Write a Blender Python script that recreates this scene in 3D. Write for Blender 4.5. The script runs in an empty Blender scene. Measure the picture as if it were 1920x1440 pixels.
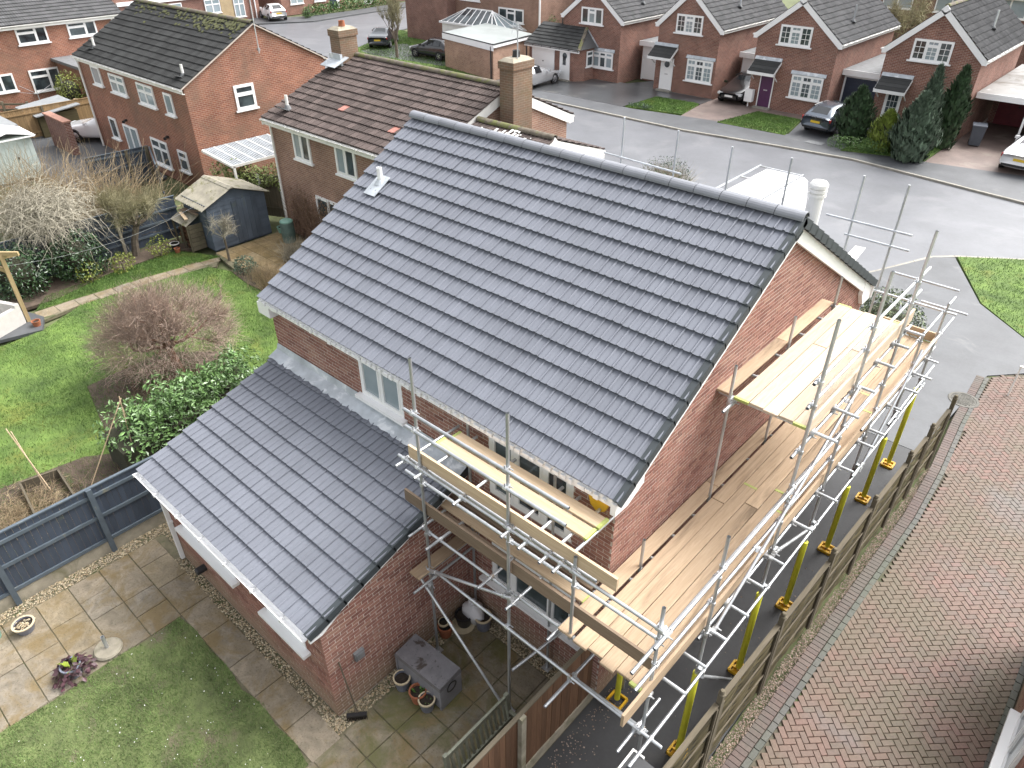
import bpy, math, random
import numpy as np
from mathutils import Matrix, Vector

R = random.Random(11)
NR = np.random.default_rng(5)
sc = bpy.context.scene
COL = sc.collection

# ------------------------------------------------------------------ camera
CAM = Vector((3.7487, -6.2131, 11.3552))
YAW, PITCH, ROLL = math.radians(-42.2314), math.radians(-34.5405), math.radians(-0.1144)
cf = Vector((math.sin(YAW) * math.cos(PITCH), math.cos(YAW) * math.cos(PITCH), math.sin(PITCH)))
cr0 = Vector((math.cos(YAW), -math.sin(YAW), 0))
cu0 = cr0.cross(cf)
cr = math.cos(ROLL) * cr0 + math.sin(ROLL) * cu0
cu = -math.sin(ROLL) * cr0 + math.cos(ROLL) * cu0
camd = bpy.data.cameras.new('camera')
cam = bpy.data.objects.new('camera', camd)
COL.objects.link(cam)
cam.matrix_world = Matrix(((cr.x, cu.x, -cf.x, CAM.x), (cr.y, cu.y, -cf.y, CAM.y), (cr.z, cu.z, -cf.z, CAM.z), (0, 0, 0, 1)))
camd.sensor_width = 36.0
camd.lens = 36.0 * 1363.524 / 1920.0
camd.clip_start = 0.1
camd.clip_end = 1500
sc.camera = cam

# ------------------------------------------------------------------ sky, sun, exposure (bright overcast)
SUN_EL, SUN_AZ = math.radians(52), math.radians(25)      # azimuth from +y towards +x
w = bpy.data.worlds.new('World'); sc.world = w; w.use_nodes = True
nt = w.node_tree
sky = nt.nodes.new('ShaderNodeTexSky'); sky.sky_type = 'NISHITA'; sky.sun_disc = False
sky.sun_elevation = SUN_EL; sky.sun_rotation = SUN_AZ
sky.air_density = 1.0; sky.dust_density = 6.0; sky.ozone_density = 1.0
hs = nt.nodes.new('ShaderNodeHueSaturation'); hs.inputs['Saturation'].default_value = 0.18
bg = nt.nodes['Background']; bg.inputs[1].default_value = 0.15
nt.links.new(sky.outputs[0], hs.inputs['Color']); nt.links.new(hs.outputs[0], bg.inputs[0])
sd = bpy.data.lights.new('sun', 'SUN'); sd.energy = 0.6; sd.angle = math.radians(35); sd.color = (1.0, 0.97, 0.93)
so = bpy.data.objects.new('sun', sd); COL.objects.link(so)
sv = Vector((math.sin(SUN_AZ) * math.cos(SUN_EL), math.cos(SUN_AZ) * math.cos(SUN_EL), math.sin(SUN_EL)))
so.rotation_euler = (-sv).to_track_quat('-Z', 'Y').to_euler()
so.location = (0, 0, 30)
sc.view_settings.view_transform = 'Standard'
sc.view_settings.look = 'None'
sc.view_settings.gamma = 1.0
sc.view_settings.exposure = 1.6
sc.view_settings.use_curve_mapping = False

# ------------------------------------------------------------------ mesh helpers
class MB:
    def __init__(s):
        s.v = []; s.f = []; s.m = []
    def poly(s, pts, mi=0):
        b = len(s.v); s.v += [tuple(p) for p in pts]; s.f.append(tuple(range(b, b + len(pts)))); s.m.append(mi)
    def faces(s, vs, fs, mi=0):
        b = len(s.v); s.v += [tuple(p) for p in vs]
        for f in fs:
            s.f.append(tuple(b + i for i in f)); s.m.append(mi)
    def box(s, x0, x1, y0, y1, z0, z1, mi=0):
        s.faces([(x0, y0, z0), (x1, y0, z0), (x1, y1, z0), (x0, y1, z0), (x0, y0, z1), (x1, y0, z1), (x1, y1, z1), (x0, y1, z1)],
                [(0, 3, 2, 1), (4, 5, 6, 7), (0, 1, 5, 4), (1, 2, 6, 5), (2, 3, 7, 6), (3, 0, 4, 7)], mi)
        return s
    def obox(s, c, a, b, d, mi=0):
        c, a, b, d = Vector(c), Vector(a), Vector(b), Vector(d)
        s.faces([c - a - b - d, c + a - b - d, c + a + b - d, c - a + b - d, c - a - b + d, c + a - b + d, c + a + b + d, c - a + b + d],
                [(0, 3, 2, 1), (4, 5, 6, 7), (0, 1, 5, 4), (1, 2, 6, 5), (2, 3, 7, 6), (3, 0, 4, 7)], mi)
        return s
    def beam(s, p0, p1, wd, ht, up=(0, 0, 1), mi=0):
        p0, p1 = Vector(p0), Vector(p1); d = p1 - p0
        side = d.cross(Vector(up)).normalized(); u = side.cross(d).normalized()
        return s.obox((p0 + p1) / 2, d / 2, side * wd / 2, u * ht / 2, mi)
    def tube(s, p0, p1, r0, r1=None, n=8, mi=0, caps=True):
        r1 = r0 if r1 is None else r1
        p0, p1 = Vector(p0), Vector(p1); d = (p1 - p0)
        if d.length < 1e-6: return s
        d.normalize()
        a = d.orthogonal().normalized(); b = d.cross(a)
        cs = [(math.cos(2 * math.pi * i / n), math.sin(2 * math.pi * i / n)) for i in range(n)]
        vs = [p0 + (a * c + b * t) * r0 for c, t in cs] + [p1 + (a * c + b * t) * r1 for c, t in cs]
        fs = [(i, (i + 1) % n, n + (i + 1) % n, n + i) for i in range(n)]
        if caps: fs += [tuple(range(n - 1, -1, -1)), tuple(range(n, 2 * n))]
        s.faces(vs, fs, mi); return s
    def path(s, pts, rs, n=4, mi=0):
        pts = [Vector(p) for p in pts]; b = len(s.v); k = len(pts)
        a = (pts[1] - pts[0]).orthogonal().normalized()
        for i, p in enumerate(pts):
            d = (pts[min(i + 1, k - 1)] - pts[max(i - 1, 0)])
            d = d.normalized() if d.length > 1e-9 else Vector((0, 0, 1))
            a = a - d * a.dot(d)
            a = a.normalized() if a.length > 1e-6 else d.orthogonal().normalized()
            c = d.cross(a)
            for j in range(n):
                t = 2 * math.pi * j / n
                s.v.append(tuple(p + (a * math.cos(t) + c * math.sin(t)) * rs[i]))
        for i in range(k - 1):
            for j in range(n):
                s.f.append((b + i * n + j, b + i * n + (j + 1) % n, b + (i + 1) * n + (j + 1) % n, b + (i + 1) * n + j)); s.m.append(mi)
        return s
    def lathe(s, c, prof, n=16, mi=0, axis='z'):
        b = len(s.v); c = Vector(c)
        for r, z in prof:
            for j in range(n):
                t = 2 * math.pi * j / n; x, y = r * math.cos(t), r * math.sin(t)
                o = {'z': (x, y, z), 'x': (z, x, y), 'y': (x, z, y)}[axis]
                s.v.append(tuple(c + Vector(o)))
        for i in range(len(prof) - 1):
            for j in range(n):
                s.f.append((b + i * n + j, b + i * n + (j + 1) % n, b + (i + 1) * n + (j + 1) % n, b + (i + 1) * n + j)); s.m.append(mi)
        return s
    def disc(s, c, r, n=16, mi=0, nrm=(0, 0, 1)):
        nrm = Vector(nrm).normalized(); a = nrm.orthogonal().normalized(); d = nrm.cross(a); c = Vector(c)
        s.poly([c + (a * math.cos(2 * math.pi * j / n) + d * math.sin(2 * math.pi * j / n)) * r for j in range(n)], mi); return s
    def prism(s, pts, vec, mi=0):
        vec = Vector(vec); n = len(pts); p = [Vector(q) for q in pts]
        s.faces(p + [q + vec for q in p], [tuple(range(n - 1, -1, -1)), tuple(range(n, 2 * n))] + [(i, (i + 1) % n, n + (i + 1) % n, n + i) for i in range(n)], mi)
        return s

WM = {}
def link(o, parent=None, local=False, mw=None):
    COL.objects.link(o)
    if mw is not None: o.matrix_basis = mw
    if parent is not None:
        o.parent = parent
        if not local:
            o.matrix_parent_inverse = WM.get(parent.name, Matrix()).inverted()
            WM[o.name] = o.matrix_basis.copy()
        else:
            WM[o.name] = WM.get(parent.name, Matrix()) @ o.matrix_basis
    else:
        WM[o.name] = o.matrix_basis.copy()
    return o

def mesh(name, mb, mats, smooth=False):
    me = bpy.data.meshes.new(name)
    me.from_pydata(mb.v, [], mb.f)
    if not isinstance(mats, (list, tuple)): mats = [mats]
    for m in mats: me.materials.append(m)
    if len(mats) > 1: me.polygons.foreach_set('material_index', mb.m)
    if smooth: me.polygons.foreach_set('use_smooth', [True] * len(mb.f))
    me.update()
    return me

def obj(name, mb, mats, parent=None, smooth=False, local=False, mw=None):
    return link(bpy.data.objects.new(name, mesh(name, mb, mats, smooth) if isinstance(mb, MB) else mb), parent, local, mw)

def np_mesh(name, V, F, mats, mi=None):
    """V (n,3), F (m,k) arrays of one face size"""
    me = bpy.data.meshes.new(name); k = F.shape[1]
    me.vertices.add(len(V)); me.vertices.foreach_set('co', np.ascontiguousarray(V, dtype=np.float32).ravel())
    me.loops.add(F.size); me.loops.foreach_set('vertex_index', np.ascontiguousarray(F, dtype=np.int32).ravel())
    me.polygons.add(len(F)); me.polygons.foreach_set('loop_start', np.arange(0, F.size, k, dtype=np.int32))
    if not isinstance(mats, (list, tuple)): mats = [mats]
    for m in mats: me.materials.append(m)
    me.polygons.foreach_set('use_smooth', np.zeros(len(F), dtype=bool))
    if mi is not None: me.polygons.foreach_set('material_index', mi.astype(np.int32))
    me.update(calc_edges=True); me.validate()
    return me

def tag(o, label=None, cat=None, group=None, kind=None):
    if label: o['label'] = label
    if cat: o['category'] = cat
    if group: o['group'] = group
    if kind: o['kind'] = kind
    return o

def thing(name, loc, label, cat, rz=0.0, group=None):
    o = bpy.data.objects.new(name, None); o.empty_display_size = 0.2
    link(o, mw=Matrix.Translation(loc) @ Matrix.Rotation(rz, 4, 'Z'))
    return tag(o, label, cat, group)

def struct(name, mb, m, parent=None, smooth=False):
    return tag(obj(name, mb, m, parent, smooth), kind='structure')

def copy_tree(o, parent=None):
    c = o.copy(); COL.objects.link(c)
    if parent is not None: c.parent = parent
    for ch in list(o.children): copy_tree(ch, c)
    return c

# ------------------------------------------------------------------ materials
def L(*c): return (c[0], c[1], c[2], 1.0)
def new_mat(name):
    m = bpy.data.materials.new(name); m.use_nodes = True
    t = m.node_tree; return m, t, t.nodes['Principled BSDF']
def pos_node(t, scale=(1, 1, 1)):
    g = t.nodes.new('ShaderNodeNewGeometry')
    mp = t.nodes.new('ShaderNodeMapping'); mp.inputs['Scale'].default_value = scale
    t.links.new(g.outputs['Position'], mp.inputs['Vector'])
    return g, mp.outputs[0]
def noise(t, vec, scale, detail=4.0, rough=0.6, dist=0.0):
    n = t.nodes.new('ShaderNodeTexNoise'); n.inputs['Scale'].default_value = scale
    n.inputs['Detail'].default_value = detail; n.inputs['Roughness'].default_value = rough; n.inputs['Distortion'].default_value = dist
    t.links.new(vec, n.inputs['Vector']); return n.outputs['Fac']
def ramp(t, fac, stops):
    r = t.nodes.new('ShaderNodeValToRGB'); e = r.color_ramp.elements
    e[0].position, e[0].color = stops[0][0], L(*stops[0][1]); e[1].position, e[1].color = stops[-1][0], L(*stops[-1][1])
    for p, c in stops[1:-1]:
        x = e.new(p); x.color = L(*c)
    t.links.new(fac, r.inputs[0]); return r.outputs[0]
def mix(t, fac, a, b, mode='MIX'):
    n = t.nodes.new('ShaderNodeMix'); n.data_type = 'RGBA'; n.blend_type = mode
    for sock, v in ((n.inputs[0], fac), (n.inputs[6], a), (n.inputs[7], b)):
        if isinstance(v, (int, float)): sock.default_value = v
        elif isinstance(v, tuple): sock.default_value = L(*v)
        else: t.links.new(v, sock)
    return n.outputs[2]
def mathn(t, op, a, b=None):
    n = t.nodes.new('ShaderNodeMath'); n.operation = op
    for i, v in enumerate((a, b)):
        if v is None: continue
        if isinstance(v, (int, float)): n.inputs[i].default_value = v
        else: t.links.new(v, n.inputs[i])
    return n.outputs[0]
def rnd(t, g):
    oi = t.nodes.new('ShaderNodeObjectInfo')
    return mathn(t, 'FRACT', mathn(t, 'ADD', oi.outputs['Random'], g.outputs['Random Per Island']))
def bump(t, b, h, strength=0.3, dist=0.01):
    n = t.nodes.new('ShaderNodeBump'); n.inputs['Strength'].default_value = strength; n.inputs['Distance'].default_value = dist
    t.links.new(h, n.inputs['Height']); t.links.new(n.outputs[0], b.inputs['Normal'])

def mat(name, col, rough=0.7, var=0.15, scale=3.0, stretch=(1, 1, 1), bscale=0, bstr=0.3, spec=0.5, metal=0.0, rand=0.0, col2=None, rand_cols=None,
        spot=None, fine=0.0, coat=0.0):
    """noise-mottled principled; rand = brightness spread per object/island; spot=(colour, scale, threshold) stains with edges"""
    m, t, b = new_mat(name)
    g, v = pos_node(t, stretch)
    f = noise(t, v, scale, 5.0, 0.62)
    lo = tuple(c * (1 - var) for c in col); hi = tuple(min(1, c * (1 + var)) for c in (col2 or col))
    c = ramp(t, f, [(0.3, lo), (0.7, hi)])
    if rand_cols:
        c = mix(t, 0.85, c, ramp(t, rnd(t, g), [(i / (len(rand_cols) - 1), q) for i, q in enumerate(rand_cols)]))
    if rand:
        k = mathn(t, 'ADD', mathn(t, 'MULTIPLY', rnd(t, g), 2 * rand), 1 - rand)
        h = t.nodes.new('ShaderNodeHueSaturation'); t.links.new(c, h.inputs['Color']); t.links.new(k, h.inputs['Value']); c = h.outputs[0]
    if fine:
        ff = noise(t, v, scale * 14, 3.0, 0.7)
        k = mathn(t, 'ADD', mathn(t, 'MULTIPLY', ff, 2 * fine), 1 - fine)
        h = t.nodes.new('ShaderNodeHueSaturation'); t.links.new(c, h.inputs['Color']); t.links.new(k, h.inputs['Value']); c = h.outputs[0]
    if spot:
        for sp in (spot if isinstance(spot, list) else [spot]):
            sf = noise(t, v, sp[1], 6.0, 0.65, 0.6)
            e = t.nodes.new('ShaderNodeMapRange'); t.links.new(sf, e.inputs[0])
            e.inputs[1].default_value = sp[2]; e.inputs[2].default_value = sp[2] + (sp[3] if len(sp) > 3 else 0.08)
            c = mix(t, e.outputs[0], c, sp[0])
    t.links.new(c, b.inputs['Base Color'])
    b.inputs['Roughness'].default_value = rough; b.inputs['Metallic'].default_value = metal
    b.inputs['Specular IOR Level'].default_value = spec; b.inputs['Coat Weight'].default_value = coat
    if bscale: bump(t, b, noise(t, v, bscale, 4.0, 0.6), bstr)
    return m

def brick_mat(name, c1, c2, mort, var=0.25, dirt=None, weather=None):
    m, t, b = new_mat(name)
    g, v = pos_node(t)
    sx = t.nodes.new('ShaderNodeSeparateXYZ'); t.links.new(g.outputs['Position'], sx.inputs[0])
    cx = t.nodes.new('ShaderNodeCombineXYZ')
    t.links.new(mathn(t, 'ADD', sx.outputs[0], sx.outputs[1]), cx.inputs[0]); t.links.new(sx.outputs[2], cx.inputs[1])
    bt = t.nodes.new('ShaderNodeTexBrick'); t.links.new(cx.outputs[0], bt.inputs['Vector'])
    bt.inputs['Scale'].default_value = 1.0; bt.inputs['Brick Width'].default_value = 0.225; bt.inputs['Row Height'].default_value = 0.075
    bt.inputs['Mortar Size'].default_value = 0.0085; bt.inputs['Mortar Smooth'].default_value = 0.15; bt.inputs['Bias'].default_value = -0.1
    bt.inputs['Color1'].default_value = L(*c1); bt.inputs['Color2'].default_value = L(*c2); bt.inputs['Mortar'].default_value = L(*mort)
    f = noise(t, v, 0.8, 6.0, 0.65)
    c = mix(t, 1.0, bt.outputs['Color'], ramp(t, f, [(0.3, (1 - var,) * 3), (0.7, (1 + var,) * 3)]), 'MULTIPLY')
    if weather:
        c = mix(t, ramp(t, noise(t, v, weather[1], 6, 0.7, 0.5), [(weather[2], (0, 0, 0)), (weather[2] + .2, (weather[3],) * 3)]), c, weather[0])
    t.links.new(c, b.inputs['Base Color']); b.inputs['Roughness'].default_value = 0.85; b.inputs['Specular IOR Level'].default_value = 0.25
    bump(t, b, mathn(t, 'SUBTRACT', 1.0, bt.outputs['Fac']), 0.6, 0.006)
    return m

M = {}
def brick_piece(name, cols, splash):
    m, t, b = new_mat(name)
    g, v = pos_node(t)
    c = ramp(t, rnd(t, g), [(i / (len(cols) - 1), q) for i, q in enumerate(cols)])
    f = noise(t, v, 14, 5, 0.7)
    c = mix(t, 1.0, c, ramp(t, f, [(0.25, (0.72,) * 3), (0.75, (1.25,) * 3)]), 'MULTIPLY')
    c = mix(t, ramp(t, noise(t, v, 1.1, 6, 0.7, 0.8), [(0.5, (0, 0, 0)), (0.75, (0.35,) * 3)]), c, (0.33, 0.24, 0.19))
    if splash:   # mud and lime thrown up by rain: an irregular band on the lowest courses
        sx = t.nodes.new('ShaderNodeSeparateXYZ'); t.links.new(g.outputs['Position'], sx.inputs[0])
        h = mathn(t, 'ADD', sx.outputs[2], mathn(t, 'MULTIPLY', noise(t, v, 1.6, 5, 0.6), -0.9))
        e = t.nodes.new('ShaderNodeMapRange'); t.links.new(h, e.inputs[0]); e.inputs[1].default_value = 0.28; e.inputs[2].default_value = -0.25
        e.inputs[3].default_value = 0; e.inputs[4].default_value = 0.8
        c = mix(t, e.outputs[0], c, (0.25, 0.185, 0.125))
    t.links.new(c, b.inputs['Base Color']); b.inputs['Roughness'].default_value = 0.88; b.inputs['Specular IOR Level'].default_value = 0.25
    bump(t, b, noise(t, v, 90, 4, 0.7), 0.5, 0.004)
    return m
M['brick'] = brick_piece('brick_red', [(0.175, 0.082, 0.066), (0.255, 0.122, 0.096), (0.29, 0.148, 0.115), (0.215, 0.098, 0.077), (0.315, 0.18, 0.135)], True)
M['mortar'] = mat('mortar', (0.47, 0.41, 0.36), 0.95, 0.12, 2.5, bscale=60, spot=((0.33, 0.27, 0.21), 1.2, 0.60))
M['brick_far'] = brick_mat('brick_far', (0.165, 0.066, 0.05), (0.245, 0.108, 0.078), (0.34, 0.28, 0.235), 0.25, weather=((0.22, 0.15, 0.12), 0.7, 0.5, 0.5))
M['brick_orange'] = brick_mat('brick_orange', (0.27, 0.105, 0.064), (0.195, 0.07, 0.047), (0.36, 0.27, 0.21), 0.25, weather=((0.17, 0.12, 0.088), 0.45, 0.48, 0.6))
M['brick_brown'] = brick_mat('brick_brown', (0.27, 0.155, 0.112), (0.21, 0.112, 0.084), (0.34, 0.28, 0.23), 0.25)
M['brick_dark'] = brick_mat('brick_dark', (0.16, 0.07, 0.056), (0.21, 0.098, 0.075), (0.32, 0.26, 0.22), 0.25)
M['brick_buff'] = brick_mat('brick_buff', (0.36, 0.215, 0.15), (0.27, 0.15, 0.105), (0.42, 0.35, 0.28), 0.22, weather=((0.15, 0.10, 0.08), 2.6, 0.54, 0.5))
M['brick_cream'] = brick_mat('brick_cream', (0.40, 0.30, 0.16), (0.34, 0.25, 0.14), (0.42, 0.36, 0.28), 0.2)
M['chimney'] = brick_mat('brick_chimney', (0.17, 0.12, 0.085), (0.20, 0.115, 0.075), (0.24, 0.19, 0.14), 0.25, weather=((0.10, 0.10, 0.05), 2.0, 0.5, 0.5))

def tile_mat(name, base, spread, rough, spots=None, moss=None, spec=0.5):
    m, t, b = new_mat(name)
    g, v = pos_node(t)
    k = rnd(t, g)
    c = ramp(t, k, [(0, tuple(x * (1 - spread) for x in base)), (1, tuple(x * (1 + spread) for x in base))])
    c = mix(t, 1.0, c, ramp(t, noise(t, v, 1.4, 4, 0.55), [(0.3, (0.92,) * 3), (0.7, (1.07,) * 3)]), 'MULTIPLY')
    if spots: c = mix(t, ramp(t, noise(t, v, spots[1], 5, 0.75), [(spots[2], (0, 0, 0)), (spots[2] + .06, (spots[3],) * 3)]), c, spots[0])
    if moss: c = mix(t, ramp(t, noise(t, v, moss[1], 6, 0.7, 1.0), [(moss[2], (0, 0, 0)), (moss[2] + .12, (0.9,) * 3)]), c, moss[0])
    t.links.new(c, b.inputs['Base Color']); b.inputs['Specular IOR Level'].default_value = spec
    r = ramp(t, noise(t, v, 6, 4, 0.6), [(0.3, (rough - .1,) * 3), (0.7, (rough + .1,) * 3)]); t.links.new(r, b.inputs['Roughness'])
    bump(t, b, noise(t, v, 60, 3, 0.6), 0.06, 0.003)
    return m
M['tile_new'] = tile_mat('tile_slate_grey', (0.160, 0.170, 0.198), 0.05, 0.66, spots=((0.25, 0.25, 0.26), 5.0, 0.74, 0.25), spec=0.3)
M['ridge_new'] = mat('ridge_grey', (0.19, 0.198, 0.22), 0.5, 0.06, 3, rand=0.06, bscale=120, bstr=0.15)
M['verge_new'] = mat('verge_cap_dark', (0.035, 0.043, 0.048), 0.7, 0.1, 4)
M['tile_brown'] = tile_mat('tile_weathered_brown', (0.088, 0.068, 0.062), 0.28, 0.8, spots=((0.22, 0.19, 0.17), 9.0, 0.64, 0.5), spec=0.3)
M['tile_black'] = tile_mat('tile_weathered_black', (0.042, 0.043, 0.043), 0.25, 0.85, spots=((0.12, 0.12, 0.11), 8.0, 0.66, 0.5), spec=0.25)
M['tile_grey'] = tile_mat('tile_weathered_grey', (0.085, 0.085, 0.087), 0.2, 0.85, spots=((0.19, 0.19, 0.18), 7.0, 0.66, 0.5), spec=0.3)
M['tile_moss'] = mat('ridge_mossy', (0.13, 0.11, 0.085), 0.95, 0.35, 6, spot=((0.13, 0.135, 0.05), 2.0, 0.5), bscale=30, bstr=0.8)
M['tile_red'] = mat('tile_replaced_red', (0.36, 0.16, 0.13), 0.8, 0.2, 8)
M['white'] = mat('white_upvc', (0.80, 0.80, 0.80), 0.3, 0.03, 2, spec=0.5)
M['white_old'] = mat('white_paint', (0.74, 0.73, 0.70), 0.5, 0.08, 2, spot=((0.45, 0.44, 0.40), 3, 0.66))
M['black_plastic'] = mat('black_plastic', (0.02, 0.02, 0.022), 0.4, 0.15, 5)
M['lead'] = mat('lead_sheet', (0.42, 0.45, 0.48), 0.55, 0.22, 3, metal=0.25, bscale=7, bstr=0.5, spot=((0.62, 0.64, 0.66), 2.2, 0.55))
M['lead_old'] = mat('lead_old', (0.155, 0.16, 0.165), 0.7, 0.25, 4, metal=0.1, bscale=8)
M['galv'] = mat('galvanised_steel', (0.50, 0.52, 0.54), 0.42, 0.22, 5, stretch=(1, 1, 0.25), metal=0.75, rand=0.18, spot=((0.30, 0.25, 0.21), 3.5, 0.68))
M['coupler'] = mat('coupler_steel', (0.55, 0.56, 0.57), 0.45, 0.2, 9, metal=0.8, rand=0.25, spot=((0.25, 0.17, 0.10), 5, 0.62))
M['yellow_foam'] = mat('yellow_sleeve', (0.72, 0.69, 0.05), 0.55, 0.12, 3, spot=((0.50, 0.47, 0.06), 4, 0.66))
M['yellow_plastic'] = mat('yellow_plastic', (0.62, 0.36, 0.015), 0.45, 0.15, 6)
M['band'] = mat('board_end_band', (0.40, 0.45, 0.14), 0.5, 0.2, 9, metal=0.2)

def wood_mat(name, axis, c1, c2, dark, rough=0.75, rand=0.14, stain=0.5):
    m, t, b = new_mat(name)
    st = {'x': (0.35, 5, 5), 'y': (5, 0.35, 5), 'z': (5, 5, 0.35)}[axis]
    g, v = pos_node(t, st)
    k = rnd(t, g)
    off = t.nodes.new('ShaderNodeVectorMath'); off.operation = 'ADD'; t.links.new(v, off.inputs[0])
    cb = t.nodes.new('ShaderNodeCombineXYZ')
    for i in range(3): t.links.new(mathn(t, 'MULTIPLY', k, 37.0 + 11 * i), cb.inputs[i])
    t.links.new(cb.outputs[0], off.inputs[1]); v2 = off.outputs[0]
    c = ramp(t, noise(t, v2, 5, 6, 0.65, 1.2), [(0.3, c1), (0.7, c2)])
    c = mix(t, ramp(t, noise(t, v2, 1.1, 6, 0.7, 0.6), [(0.52, (0, 0, 0)), (0.74, (stain,) * 3)]), c, dark)
    g2, v3 = pos_node(t)
    c = mix(t, ramp(t, noise(t, v3, 9, 3, 0.6), [(0.70, (0, 0, 0)), (0.76, (0.45,) * 3)]), c, tuple(x * 0.5 for x in dark))
    kk = mathn(t, 'ADD', mathn(t, 'MULTIPLY', k, 2 * rand), 1 - rand)
    h = t.nodes.new('ShaderNodeHueSaturation'); t.links.new(c, h.inputs['Color']); t.links.new(kk, h.inputs['Value'])
    t.links.new(h.outputs[0], b.inputs['Base Color']); b.inputs['Roughness'].default_value = rough; b.inputs['Specular IOR Level'].default_value = 0.3
    bump(t, b, noise(t, v2, 9, 5, 0.6), 0.35, 0.004)
    return m
M['board_new_y'] = wood_mat('board_pale_lengthways', 'y', (0.45, 0.355, 0.26), (0.58, 0.485, 0.375), (0.32, 0.235, 0.155), stain=0.5)
M['board_y'] = wood_mat('board_used_lengthways', 'y', (0.36, 0.26, 0.165), (0.47, 0.355, 0.245), (0.15, 0.108, 0.07), stain=0.95)
M['board_x'] = wood_mat('board_used_crossways', 'x', (0.43, 0.315, 0.20), (0.55, 0.43, 0.295), (0.26, 0.175, 0.105))
M['toe_brown'] = wood_mat('toe_board_brown', 'x', (0.155, 0.11, 0.075), (0.22, 0.165, 0.118), (0.08, 0.062, 0.045))
M['fence_brown'] = wood_mat('fence_brown_upright', 'z', (0.105, 0.055, 0.032), (0.16, 0.088, 0.05), (0.055, 0.034, 0.022), 0.85, 0.25)
M['fence_grey_wood'] = wood_mat('wood_weathered_lengthways', 'y', (0.09, 0.075, 0.052), (0.13, 0.11, 0.08), (0.052, 0.047, 0.03), 0.9, 0.2)
M['lap'] = wood_mat('overlap_slat', 'y', (0.07, 0.056, 0.03), (0.12, 0.10, 0.05), (0.042, 0.042, 0.018), 0.9, 0.4)
M['post_z'] = wood_mat('post_upright', 'z', (0.105, 0.09, 0.062), (0.15, 0.128, 0.09), (0.06, 0.055, 0.033), 0.9, 0.15)
M['pergola'] = wood_mat('pergola_timber', 'z', (0.33, 0.24, 0.12), (0.42, 0.32, 0.18), (0.2, 0.15, 0.07), 0.8, 0.1)
M['tan_fence'] = wood_mat('tan_fence_board', 'z', (0.24, 0.155, 0.075), (0.31, 0.21, 0.11), (0.13, 0.085, 0.045), 0.85, 0.2)
M['anthracite'] = mat('anthracite_paint', (0.042, 0.055, 0.078), 0.6, 0.22, 3, rand=0.14, stretch=(1, 1, 0.3), bscale=25, bstr=0.25, spot=((0.07, 0.085, 0.075), 2.2, 0.6))
M['anthracite_rail'] = mat('rail_paint', (0.075, 0.095, 0.115), 0.6, 0.2, 3, rand=0.1, spot=((0.16, 0.16, 0.13), 3, 0.62))
M['concrete'] = mat('concrete', (0.30, 0.27, 0.21), 0.9, 0.25, 4, bscale=40, spot=((0.13, 0.125, 0.06), 1.6, 0.52, 0.2))
M['shed_blue'] = mat('shed_slate_blue', (0.075, 0.095, 0.125), 0.7, 0.2, 3, rand=0.12, stretch=(1, 1, 0.4), spot=((0.10, 0.12, 0.055), 1.3, 0.60, 0.15))
M['corrug'] = mat('corrugated_sheet', (0.255, 0.235, 0.185), 0.85, 0.25, 3, spot=((0.15, 0.145, 0.075), 2.5, 0.56), bscale=30)

def glass_mat(name, cols, rough=0.06):
    m, t, b = new_mat(name)
    g, v = pos_node(t)
    c = mix(t, 0.6, ramp(t, rnd(t, g), [(i / (len(cols) - 1), q) for i, q in enumerate(cols)]),
            ramp(t, noise(t, v, 1.7, 3, 0.5), [(0.35, cols[0]), (0.65, cols[-1])]))
    t.links.new(c, b.inputs['Base Color']); b.inputs['Roughness'].default_value = rough; b.inputs['Specular IOR Level'].default_value = 0.8
    return m
M['glass'] = glass_mat('window_glass', [(0.012, 0.016, 0.02), (0.05, 0.07, 0.078), (0.025, 0.03, 0.034), (0.10, 0.13, 0.14)])
M['glass_pale'] = glass_mat('window_glass_with_nets', [(0.20, 0.26, 0.28), (0.38, 0.43, 0.45), (0.28, 0.33, 0.36)])
M['glass_dark'] = glass_mat('dark_glass', [(0.008, 0.01, 0.012), (0.02, 0.024, 0.028)], 0.04)
M['asphalt_wet'] = mat('road_asphalt_wet', (0.118, 0.122, 0.133), 0.42, 0.14, 0.5, fine=0.14, bscale=120, bstr=0.12, spot=[((0.155, 0.158, 0.168), 0.35, 0.52, 0.15), ((0.078, 0.082, 0.09), 0.8, 0.66, 0.1)])
M['asphalt_path'] = mat('pavement_asphalt', (0.078, 0.082, 0.088), 0.55, 0.2, 0.8, fine=0.18, bscale=100, bstr=0.15, spot=((0.125, 0.128, 0.13), 0.7, 0.6, 0.12))
M['asphalt_dark'] = mat('drive_asphalt_dark', (0.030, 0.031, 0.034), 0.6, 0.25, 1.2, fine=0.25, bscale=110, bstr=0.2, spot=((0.055, 0.055, 0.052), 1.1, 0.6, 0.15))
M['asphalt_wet_drive'] = mat('drive_asphalt_wet', (0.065, 0.068, 0.072), 0.32, 0.25, 0.6, fine=0.15, bscale=90, bstr=0.1, spot=((0.13, 0.13, 0.125), 0.6, 0.56, 0.12))
M['paving_red'] = mat('drive_paving_reddish', (0.165, 0.125, 0.11), 0.6, 0.25, 1.0, fine=0.2, bscale=40, bstr=0.2, spot=((0.22, 0.19, 0.16), 0.7, 0.56, 0.15))
M['kerb'] = mat('kerb_concrete', (0.27, 0.255, 0.22), 0.85, 0.2, 3, rand=0.12, bscale=50)
M['soil'] = mat('soil', (0.085, 0.062, 0.045), 0.95, 0.4, 3, bscale=18, bstr=0.9, fine=0.3, spot=((0.06, 0.075, 0.03), 1.2, 0.55))
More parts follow.
